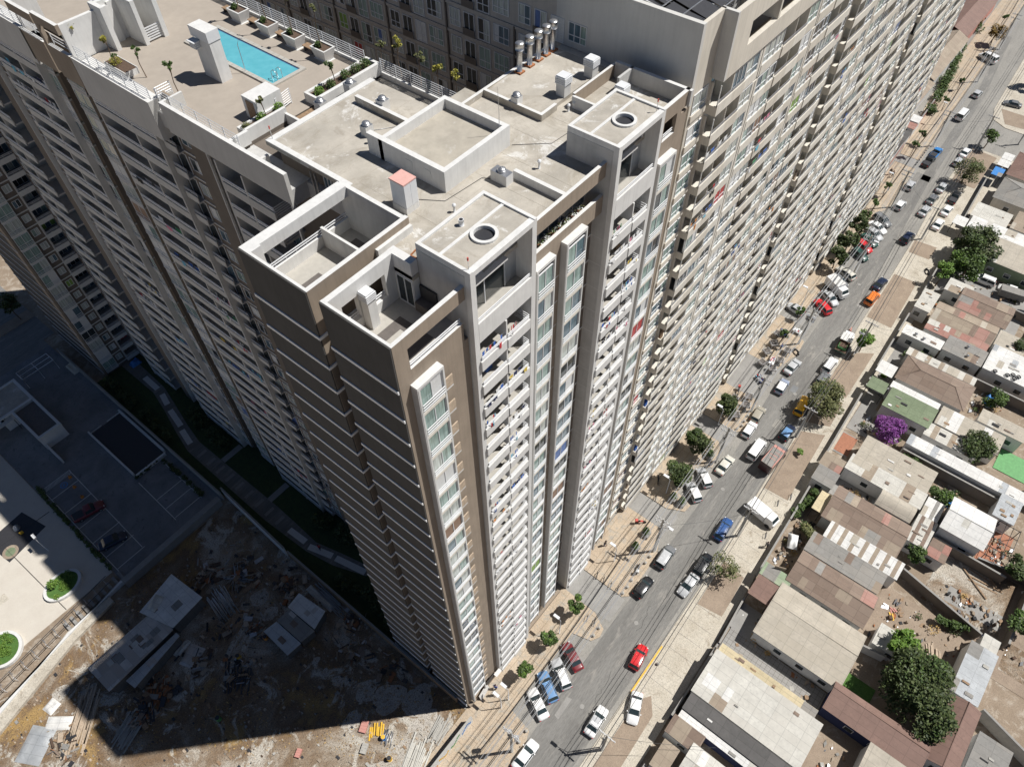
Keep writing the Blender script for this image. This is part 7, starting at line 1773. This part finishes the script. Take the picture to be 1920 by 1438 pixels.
# lot walls and front fences
def wall(label, x0, y0, x1, y1, h=2.0, mat='taupe_dark', th=.18, name='garden_wall'):
    d = Vector((x1 - x0, y1 - y0)); L = d.length; t = thing(name, label, 'wall', (x0, y0, 0), math.atan2(d.y, d.x))
    m = MB(); m.box(0, L, -th / 2, th / 2, 0, h, mat); m.build('panel', t); m = MB(); m.box(-.02, L + .02, -th / 2 - .04, th / 2 + .04, h, h + .08, 'concrete_grey'); m.build('coping', t)
for a in (('brown lot wall between the dirt yard and the dry grass yard', 47.7, -46, 50.2, -34.9, 1.9), ('brown lot wall above the dry grass yard', 59.4, -49, 58.0, -42.2, 2.0), ('brown lot wall right of the dry grass yard', 48.4, -49.0, 59.4, -49.0, 2.2),
          ('dark wall along the upper side of the striped roof gap', 89.3, -45, 89.3, -26.4, 2.0), ('dark wall below the grey brown double roof', 101.6, -36, 108.4, -36, 1.8), ('dark wall behind the white car drive', 109.2, -36, 109.2, -25.0, 1.8), ('dark wall beside the very long white roof', 68.7, -44, 68.7, -27.6, 2.2),
          ('long pale grey wall at the lower right corner', 38.3, -49, 36.0, -56, 2.4, 'concrete_pole'), ('curved white garden wall beside the small shed', 36.9, -34.7, 37.4, -37.6, 1.8, 'white_plaster'), ('brown wall next to the tall white gabled house', 57.4, -46, 57.4, -36.4, 2.0), ('wall along the dark gap by the brown hipped roof', 79.9, -34, 79.9, -29.4, 2.0),
          ('white front wall of the tiled patio', 26.0, -20.4, 33.4, -20.0, 1.3, 'cloth_navy'), ('low front wall before the brown house roofs', 37, -19.8, 47.6, -19.6, 1.5), ('low front wall before the striped roof', 47.8, -19.6, 54.6, -19.4, 1.5), ('low front wall before the red terrace', 60.8, -18.9, 75.8, -18.5, 1.4),
          ('low front wall before the white porches', 79.0, -18.3, 97.6, -17.9, 1.5), ('low front wall by the glossy trees', 103.6, -17.9, 114, -17.6, 1.5), ('low front wall past the white awning', 128.5, -16.8, 144, -16.2, 1.5), ('dark front wall of the pale hall', 14.6, -20.2, 25.6, -20.3, 1.6, 'cloth_navy'), ('front wall at the bottom of the house row', -10, -20.6, 8.0, -20.6, 1.7)): wall(*a)
wall('low wall with railing between pavement and rusty shelters', 129.6, 1.2, 170, 2.6, 1.4, 'faded_red')

# ================================================================ left side: lot, plaza, kiosk
wall('long grey wall between the parking lot and the garden', -.5, 92, -.6, 47.4, 1.9, 'concrete_pole')
wall('whitish wall between the vacant lot and the garden path', -.1, 47.6, -.6, 33.0, 2.6, 'white_plaster')
wall('dark board fence between the vacant lot and the garden', -.5, 32.6, -.3, 1.4, 1.9, 'wood')
wall('thick grey retaining wall below the parking lot', -17.4, 46.9, -1.2, 47.2, 1.5, 'concrete_grey', .8)
# painted wall at the pavement end: coloured swirls as in the photo
t = thing('mural_wall', 'street wall painted with blue, green and yellow swirls', 'wall', (-30, -1.5, 0))
m = MB(); m.box(0, 29.2, -.1, .1, 0, 2.1, 'white_plaster'); m.build('panel', t)
m = MB(); cols_ = ['blue_plastic', 'green_paint', 'yellow_paint', 'cloth_orange', 'blue_plastic', 'green_paint']
for k in range(14):
    x0 = 28.6 - k * 2.0
    for s_ in range(6):
        a = x0 - s_ * .28; z = 1.0 + .6 * math.sin(k * 1.7 + s_ * .8)
        m.face([(a, -.104, z - .35), (a + .3, -.104, z - .25 + .1 * math.sin(s_)), (a + .3, -.104, z + .35), (a, -.104, z + .3)], cols_[k % 6])
m.build('painting', t); m = MB(); m.box(0, 29.2, -.14, .14, 2.1, 2.16, 'concrete_pole'); m.build('coping', t)
t = thing('gate_frame', 'sliding gate frame across the parking lot entrance', 'gate', (-7.7, 90.9, 0))
for yy in (-1.1, 0, 1.1): m = MB(); m.tube([(0, yy, 2.3), (5.4, yy, 2.3)], .06, 'metal_white', 5); m.build('bar', t)
for xx in (0, 2.7, 5.4): m = MB(); m.tube([(xx, -1.1, 2.3), (xx, 1.1, 2.3)], .06, 'metal_white', 5); m.tube([(xx, -1.1, 0), (xx, -1.1, 2.3)], .06, 'metal_white', 5); m.build('post', t)
t = thing('gatehouse', 'grey flat roofed gatehouse with pale roof edges in the shade', 'gatehouse', (-8.6, 84, 0))
m = MB(); m.box(-5.6, 0, .2, 6.2, 0, 2.9, 'white_plaster', 'roof_concrete'); m.box(-3.7, 0, -7.8, 0, 0, 2.6, 'white_plaster', 'dark_floor'); m.build('wall', t)
m = MB()
for (a, b, c, d) in ((-5.7, -5.3, .1, 6.3), (-.4, .05, .1, 6.3), (-5.3, -.4, 5.9, 6.3), (-5.3, -.4, .1, .5), (-3.8, -3.4, -7.9, 0), (-.35, .05, -7.9, 0), (-3.4, -.35, -7.9, -7.5)): m.box(a, b, c, d, 2.6 if d <= 0 else 2.9, 3.1, 'light_strip')
m.build('roof_edge', t)
m = MB(); m.box(-3.6, -3.3, -12, -7.9, 0, 1.2, 'light_strip'); m.build('side_wall', t)
H('canopy', 'canopy', 'pale striped canopy beside the gatehouse at the left edge', -17.5, -12.6, 83, 88, 'sheet_pale', 'mono', 2.6, wall=None)
t = thing('ramp_curb', 'white low walls around the underground parking ramp', 'wall', (-6.7, 61.3, 0))
m = MB(); m.box(0, .25, 0, 12.3, 0, .8, 'light_strip'); m.box(5.4, 5.7, 0, 12.3, 0, .8, 'light_strip'); m.box(.25, 5.4, -.6, -.3, 0, .6, 'white_plaster'); m.box(0, 2.2, 12.3, 12.4, 0, .15, 'light_strip'); m.box(3.2, 5.6, 12.3, 12.4, 0, .15, 'light_strip'); m.build('curb', t)
for i, (x, y) in enumerate(((-12.9, 68.9), (-13.4, 66.8), (-13.6, 64.4))):
    t = thing('traffic_cone', 'orange traffic cone in the shaded lot, %s of three' % ('farthest', 'middle', 'nearest')[i], 'traffic cone', (x, y, .02), 0, 'orange cones in the parking lot'); m = MB(); m.cyl(0, 0, 0, .6, .18, 'cloth_orange', 10, .04); m.build('cone', t); m = MB(); m.box(-.24, .24, -.24, .24, 0, .04, 'cloth_orange'); m.build('base', t)
crumple('refuse_heap', 'rubbish', 'heap of pale and yellow rubbish bags beside the lot entrance', -.9, 88, .02, 1.2, 3.0, .8, 'cloth_cream')
crumple('refuse_heap', 'rubbish', 'blue sheeting at the foot of the far cross block', 6.4, 80.6, .02, 1.8, 1.4, 1.0, 'blue_plastic')
for (cx, cy, rx, ry, lb) in ((-22.9, 53.8, 2.6, 2.0, 'round planter with green ground cover and a small tree on the plaza'), (-32.6, 51.9, 2.4, 2.6, 'round planter with a dark shrub at the left edge of the plaza')):
    t = thing('round_planter', lb, 'planter', (cx, cy, .03)); m = MB(); N = 28
    for i in range(N):
        a0, a1 = 2 * math.pi * i / N, 2 * math.pi * (i + 1) / N
        P = lambda k, a, z: (rx * k * math.cos(a), ry * k * math.sin(a), z)
        m.face([P(1, a0, 0), P(1, a1, 0), P(1, a1, .5), P(1, a0, .5)], 'white_plaster'); m.face([P(1, a0, .5), P(1, a1, .5), P(.84, a1, .5), P(.84, a0, .5)], 'white_plaster'); m.face([P(.84, a1, .35), P(.84, a0, .35), P(.84, a0, .5), P(.84, a1, .5)], 'white_plaster')
        m.face([P(.84, a0, .35), P(.84, a1, .35), (0, 0, .35)], 'grass_green')
    m.build('rim', t); m = MB(); rq = random.Random(2)
    cs = [((rq.uniform(-.6, .6) * rx, rq.uniform(-.6, .6) * ry, .5), .45) for _ in range(14)]; leaves(m, cs, 1600, .09, 'leaf_fresh', rq); leaves(m, [((-.8, .7, 1.2), .7)], 350, .1, 'leaf_fresh', rq); m.build('plants', t)
t = thing('playground', 'dark rubber playground mat with small play figures on the plaza', 'playground', (-23.0, 66.4, .035)); m = MB(); m.prism([(2.4, 2.7), (3.4, -2.2), (-2.8, -3.4), (-3.4, 2.0)], 0, .03, 'steel_dark'); m.cyl(-1.9, -2.0, .03, .034, 1.1, 'sheet_tan', 20); m.cyl(-1.9, -2.0, .034, .038, .7, 'sheet_green', 20); m.build('mat', t)
m = MB(); m.dome(.6, .8, .03, .5, .6, 'metal_grey'); m.build('climbing_dome', t); m = MB(); m.box(.4, .9, -.7, -.5, .03, .5, 'yellow_paint'); m.build('spring_toy', t)
# sloping walkway down the lot edge
t = thing('walkway_ramp', 'long pale sloping walkway with low walls along the plaza edge', 'ramp', (-27, 46.4, 0))
m = MB()
m.prism([(-16, -3.6), (1, .9), (7.2, .8), (7.2, -.2), (1.0, -.9), (-16, -5.2)], 0, .5, 'concrete'); m.prism([(-16, -2.4), (9.6, 1.5), (9.6, 1.1), (1.0, .6), (-16, -3.5)], 0, .75, 'white_plaster'); m.build('ramp', t)
m = MB()
for k in range(16, 26): m.box(-14 + k * .95, -13.6 + k * .95, 1.6 - (26 - k) * .08, 3.2 - (26 - k) * .08, .05, .4, 'concrete_grey')
m.build('treads', t)
m = MB(); m.tube([(-16, .6, 1.0), (8.6, 3.5, 1.0)], .05, 'steel_dark', 5); m.tube([(-16, -.8, 1.0), (8.6, 2.3, 1.0)], .05, 'steel_dark', 5)
for k in range(16): m.tube([(-16 + k * 1.6, .6 + k * .19, 0), (-16 + k * 1.6, .6 + k * .19, 1.0), (-16 + k * 1.6, -.8 + k * .2, 1.0), (-16 + k * 1.6, -.8 + k * .2, 0)], .035, 'metal_grey', 4)
m.build('handrail', t)
# sheds and scrap on the vacant lot
def lotshed(label, poly, z, mat, h2=None):
    cx = sum(p[0] for p in poly) / len(poly); cy = sum(p[1] for p in poly) / len(poly)
    t = thing('lot_shed', label, 'shed', (cx, cy, 0)); P = [(p[0] - cx, p[1] - cy) for p in poly]
    m = MB(); m.prism([(p[0] * .93, p[1] * .93) for p in P], 0, z, 'sheet_dark'); m.build('wall', t)
    m = MB(); m.prism(P, z + .01, z + .09, mat); r_ = m.build('roof', t)
    mm = MB(); rq = random.Random(int(cx * 9)); L = [p[0] for p in P]; Wd = [p[1] for p in P]
    for k in range(14 if mat == 'shed_board' else 2):
        a, b = rq.uniform(min(L) * .7, max(L) * .55), rq.uniform(min(Wd) * .7, max(Wd) * .4)
        mm.box(a, a + rq.uniform(.5, 1.3), b, b + rq.uniform(.5, 1.1), z + .09, z + .105 + k * .003, rq.choice(['shed_board', 'sheet_grey', 'sheet_pale', 'sheet_brown']))
    mm.build('roof_patch', r_)
lotshed('long site shed with a patchwork board roof, half in shade', [(-26.7, 39.8), (-26.6, 35.2), (-17, 35.5), (-17, 39.7)], 2.3, 'shed_board')
lotshed('upper half of the site shed with pale square boards', [(-18.4, 40.8), (-12.6, 42.0), (-12.0, 36.0), (-16.9, 35.6)], 2.5, 'sheet_white')
lotshed('row of bluish steel roofs along the long site shed', [(-24.6, 34.9), (-24.4, 33.3), (-17, 34.4), (-17, 35.1)], 1.9, 'sheet_steel')
lotshed('small hut with large pale sheet roof in the shaded lot', [(-5.7, 26.3), (-3.5, 26.6), (-3.0, 22.0), (-5.5, 21.3)], 2.1, 'sheet_white')
lotshed('small hut with grey panelled roof, middle of three joined huts', [(-7.8, 26.1), (-5.8, 26.0), (-5.6, 21.2), (-7.7, 21.5)], 1.9, 'sheet_grey')
lotshed('small hut with scribbled blue white roof, nearest of three joined huts', [(-9.8, 26.4), (-7.9, 26.1), (-7.8, 21.4), (-9.9, 21.6)], 1.8, 'sheet_steel')
planks('scrap_pipes', 'pipes', 'bundle of long pale steel pipes in the shade', -10.8, 34.6, 22, 5.2, 2.6, 'galvanised', 80, tube=True, parts='pipe', spread=.12)
planks('scrap_pipes', 'pipes', 'dark pipes beside the board fence', -1.3, 23.6, 14, 6.0, 1.2, 'metal_grey', 88, tube=True, parts='pipe', spread=.08)
planks('timber_pile', 'timber', 'long pile of thin timber along the sunlit lot edge', -30.6, 36.2, 22, 7.5, 2.4, 'wood_pale', 40, spread=.1)
planks('timber_pile', 'timber', 'stack of grey beams at the shadow edge, lower left', -28.0, 30.6, 16, 4.6, 2.2, 'concrete_pole', 18, spread=.15)
planks('timber_pile', 'timber', 'grey beams and boards by the fence at the bottom', -4.2, .9, 12, 3.2, 1.6, 'concrete_pole', 10, spread=.15)
planks('timber_pile', 'timber', 'long thin rods lying at the bottom edge of the lot', -8.4, .9, 14, 5.2, 2.6, 'sheet_pale', 20, spread=.1)
planks('pallet', 'pallet', 'yellow wooden pallets on the sunlit lot', -9.0, 6.8, 7, 1.8, 1.6, 'yellow_paint', 40, spread=.05)
planks('ladder', 'ladder', 'grey metal trestles beside the yellow pallets', -8.7, 5.3, 6, 1.8, 1.2, 'metal_grey', 30, spread=.2, tube=True, parts='rung')
planks('scrap_heap', 'scrap', 'reddish scrap boards and frames in the shaded lot', -23.4, 31.4, 12, 3.2, 2.6, 'rust', 30, spread=.8)
planks('scrap_heap', 'scrap', 'dark scrap frames beside the reddish boards', -25.8, 30.6, 9, 3.0, 2.2, 'steel_dark', 50, spread=.8)
planks('scrap_heap', 'scrap', 'grey rods in a star shaped tangle beyond the pipes', -7.2, 36.2, 12, 3.0, .4, 'metal_grey', 0, spread=3, tube=True, parts='rod')
planks('scrap_heap', 'scrap', 'dark wrecked panels in the middle of the shaded lot', -15.8, 25.0, 9, 4.2, 3.0, 'steel_dark', 45, spread=.2)
for (x, y, w_, d_, mat, rot, lb) in ((-36, 38, 4.2, 3.2, 'sheet_steel', 30, 'crumpled pale metal sheets at the lower left of the lot'), (-32.8, 38, 1.6, 3.4, 'sheet_white', 40, 'single bent white sheet beside the timber pile'), (-32.4, 40.6, 1.6, 1.6, 'sheet_white', 10, 'folded white sheet at the sunlit lot edge'), (-17.6, 32.0, 2.8, 2.2, 'shed_board', 20, 'tilted board sheets near the steel roofs'), (-17.8, 33.9, 2.4, .9, 'sheet_pale', 10, 'small pale sheet below the steel roofs'), (-1.9, 24.8, 1.0, 5.0, 'sheet_pale', 0, 'long pale panel leaning by the fence'), (-16.4, 40.2, 2.2, 1.4, 'sheet_pale', 20, 'loose bent sheet on the long shed roof'), (-11.0, 31.2, 3.0, 2.0, 'wood', 20, 'brown board lying over the end of the pipe bundle')):
    crumple('scrap_sheet', 'sheet metal', lb, x, y, 2.6 if 'on the long shed' in lb else .02, w_, d_, .35, mat, rot)
for (x, y, c, lb) in ((-9.0, 5.6, 'blue_plastic', 'blue and yellow drum on the sunlit lot'), (-10.2, 3.4, 'yellow_paint', 'yellow drum near the bottom edge of the lot'), (-13.9, 27.1, 'yellow_paint', 'dull yellow drum in the shade'), (-20.2, 23.0, 'green_paint', 'dark green drum in the shaded lot'), (-6.4, 35.6, 'metal_grey', 'open grey drum in the tangle of rods'), (-10.1, 26.3, 'cloth_orange', 'small orange drum beside the joined huts')):
    t = thing('drum', lb, 'drum', (x, y, .01)); m = MB(); m.cyl(0, 0, 0, .8, .3, c, 12); m.build('body', t); m = MB(); m.cyl(0, 0, .8, .84, .27, 'yellow_paint' if 'and yellow' in lb else 'steel_dark', 12); m.build('lid', t)
for (x, y, w_, c, lb) in ((-16.6, 12.4, 1.0, 'faded_red', 'pink slatted crate on the dry grass'), (-5.3, 28.0, .8, 'rust', 'rusty box near the joined huts'), (-11.3, 6.6, 1.2, 'concrete_pole', 'square concrete slab on the pale ground'), (-9.6, 8.4, 1.4, 'faded_red', 'reddish flat board on the sunlit lot')):
    t = thing('crate', lb, 'crate', (x, y, .01), R(25)); m = MB(); m.box(-w_ / 2, w_ / 2, -w_ * .3, w_ * .3, 0, .35, c); m.build('box', t); m = MB()
    for k in range(4): m.box(-w_ / 2 + .03 + k * w_ / 4, -w_ / 2 + .1 + k * w_ / 4, -w_ * .31, w_ * .31, .35, .38, c)
    m.build('slat', t)
m = MB(); rq = random.Random(99)
CL = [(-22.5, 31.5, 2.6), (-12, 31.5, 2.2), (-14.8, 25.5, 2.6), (-6.5, 35.5, 3.0), (-9.5, 39.5, 2.2), (-3.2, 29.5, 2.0), (-2.6, 10, 2.6), (-4, 16, 2.2), (-1.6, 19, 1.4), (-25.8, 31, 2.0), (-10, 28.8, 1.6), (-17.6, 30.5, 1.8), (-34, 35, 2.4)]
for _ in range(620):
    c_ = rq.choice(CL); x, y = c_[0] + rq.gauss(0, .5) * c_[2], c_[1] + rq.gauss(0, .5) * c_[2]; l = rq.uniform(.15, 1.3); an = rq.uniform(0, 3.1); w_ = rq.choice((.03, .05, .12, .3)) 
    dx, dy = math.cos(an) * l / 2, math.sin(an) * l / 2; nx, ny = -math.sin(an) * w_, math.cos(an) * w_; z0 = rq.uniform(.01, .35)
    m.prism([(x - dx - nx, y - dy - ny), (x + dx - nx, y + dy - ny), (x + dx + nx, y + dy + ny), (x - dx + nx, y - dy + ny)], z0, z0 + rq.uniform(.03, .15), rq.choice(['steel_dark', 'wood', 'rust', 'metal_grey', 'sheet_grey', 'soil', 'wood', 'sheet_tan', 'black_rubber', 'steel_dark', 'sheet_brown', 'soil', 'wood_pale']))
tag(m.build('scrap_litter'), 'tangled scrap wood and metal in heaps over the vacant lot', 'scrap', kind='stuff')
m = MB(); rq = random.Random(5)
def blot(cx, cy, r, z):
    n = 26; rr = [r * rq.uniform(.7, 1.15) for _ in range(n)]
    rr = [(rr[i - 1] + rr[i] * 2 + rr[(i + 1) % n]) / 4 * rq.uniform(.93, 1.07) for i in range(n)]
    m.prism([(cx + rr[i] * math.cos(i * 6.2832 / n), cy + rr[i] * .8 * math.sin(i * 6.2832 / n)) for i in range(n)], 0, z, 'trodden')
ground('trodden', [(.3, (.40, .36, .31)), (.6, (.54, .50, .44))], .4, second=(1.3, .52, .62, (.34, .27, .19)), bump=.3, fine=.3)
for k, (x, y, r) in enumerate(((-5, 2.4, 2.4), (-9, 2.6, 2.2), (-12.5, 3.5, 1.8), (-3.2, 5.4, 2.2), (-5.4, 8.4, 2.4), (-6.6, 11.2, 1.6), (-7.9, 15.0, .7), (-8.1, 17, .6), (-7.9, 19, .6), (-7.6, 28.5, 1.2), (-7.0, 31.4, 1.5), (-19, 9, 2.2), (-22.5, 13, 1.6), (-31, 41.2, 1.2), (-10, 10, 1.4), (-36, 32, 2.0))): blot(x, y, r, .014 + k * .0005)
o = m.build('trodden_ground'); o['kind'] = 'structure'
# plants on the pool deck
def sap(x, y, h, lb, mat='leaf_mid', r=.45, n=300, z=66.0, nm='sapling', sz=.085):
    t = tree(x, y, h, r, mat, lb, nm, n, sz, 1.0, 5, z, stem=.035)
sap(9.6, 32.6, 2.7, 'thin staked sapling on the deck, right of the pair'); sap(9.5, 36.8, 2.6, 'thin staked sapling on the deck, left of the pair')
sap(8.9, 39.9, 2.6, 'yellow leaved sapling in the white trough', 'leaf_yellow', .5, 260); sap(8.2, 43.4, 2.9, 'yellow topped sapling beside the dark frame', 'leaf_yellow', .4, 200); sap(8.6, 38.9, 1.7, 'lower forked sapling in the white trough', 'leaf_mid', .3, 120)
sap(11.1, 24.0, 2.4, 'sparse yellow green sapling beside the pool hut', 'leaf_olive', .5, 200); sap(17.3, 23.4, 2.6, 'young tree in the hedge bed by the steps', 'leaf_mid', .5, 260)
for i, (y, h) in enumerate(((38.3, 3.6), (34.5, 3.4), (31.2, 3.4), (27.8, 3.4))): sap(20.1, y, h, 'tall thin tree rising from the %s square planter' % ('farthest', 'second farthest', 'second nearest', 'nearest')[i], 'leaf_olive', .35, 160, 66.9)
for i, (x, y, h, mt) in enumerate(((21.9, 20.8, 3.2, 'leaf_yellow'), (22.0, 18.8, 2.6, 'leaf_olive'), (21.9, 16.9, 2.4, 'leaf_yellow'), (22.0, 22.9, 2.2, 'leaf_olive'), (21.8, 15.0, 2.6, 'leaf_yellow'))): sap(x, y, h, 'sapling behind the low court railing, %s from the left' % ('second', 'third', 'fourth', 'first', 'fifth')[i], mt, .5, 200, 66.1)
for i, (x, y, z, r_, mt, lb) in enumerate(((12.4, 24.0, 66.7, .42, 'leaf_fresh', 'round clipped bush by the steps'), (10.8, 24.0, 66.7, .42, 'leaf_fresh', 'round clipped bush in front of the hut'), (9.4, 24.0, 66.6, .4, 'leaf_olive', 'yellowish bush at the parapet corner'), (15.7, 23.3, 66.7, .42, 'leaf_fresh', 'bright bush, first in the raised bed'), (16.9, 23.3, 66.7, .4, 'leaf_mid', 'green bush, second in the raised bed'), (18.4, 23.3, 66.8, .45, 'leaf_mid', 'green bush, third in the raised bed'), (19.5, 23.3, 66.8, .5, 'leaf_mid', 'green bush, fourth in the raised bed'), (20.5, 23.3, 66.8, .5, 'leaf_mid', 'green bush at the court end of the raised bed'), (8.8, 39.6, 66.5, .5, 'leaf_yellow', 'yellow green tuft filling the white trough'), (19.9, 38.6, 66.95, .3, 'leaf_mid', 'small bush in the farthest square planter'), (19.9, 34.8, 66.95, .3, 'leaf_mid', 'small bush in the second farthest square planter'), (20.0, 31.5, 66.95, .3, 'leaf_mid', 'small bush in the second nearest square planter'), (20.0, 28.1, 66.95, .3, 'leaf_mid', 'small bush in the nearest square planter'))):
    t = thing('bush', lb, 'bush', (x, y, z)); m = MB(); m.tube([(0, 0, -.2), (0, 0, .1)], .04, 'bark', 5); m.build('stem', t); m = MB(); leaves(m, [((0, 0, .15), r_), ((.1, .1, .2), r_ * .8)], 420, .06, mt, random.Random(i)); m.build('foliage', t)
t = thing('flower_trough', 'white trough around the yellow sapling', 'planter', (8.9, 39.4, 66)); m = MB(); m.box(-.5, .6, -1.6, 1.2, 0, .5, 'white_plaster', 'soil'); m.build('trough', t); m = MB(); m.box(-.55, -.5, -1.65, 1.25, 0, .55, 'white_plaster'); m.box(.6, .65, -1.65, 1.25, 0, .55, 'white_plaster'); m.build('rim', t)
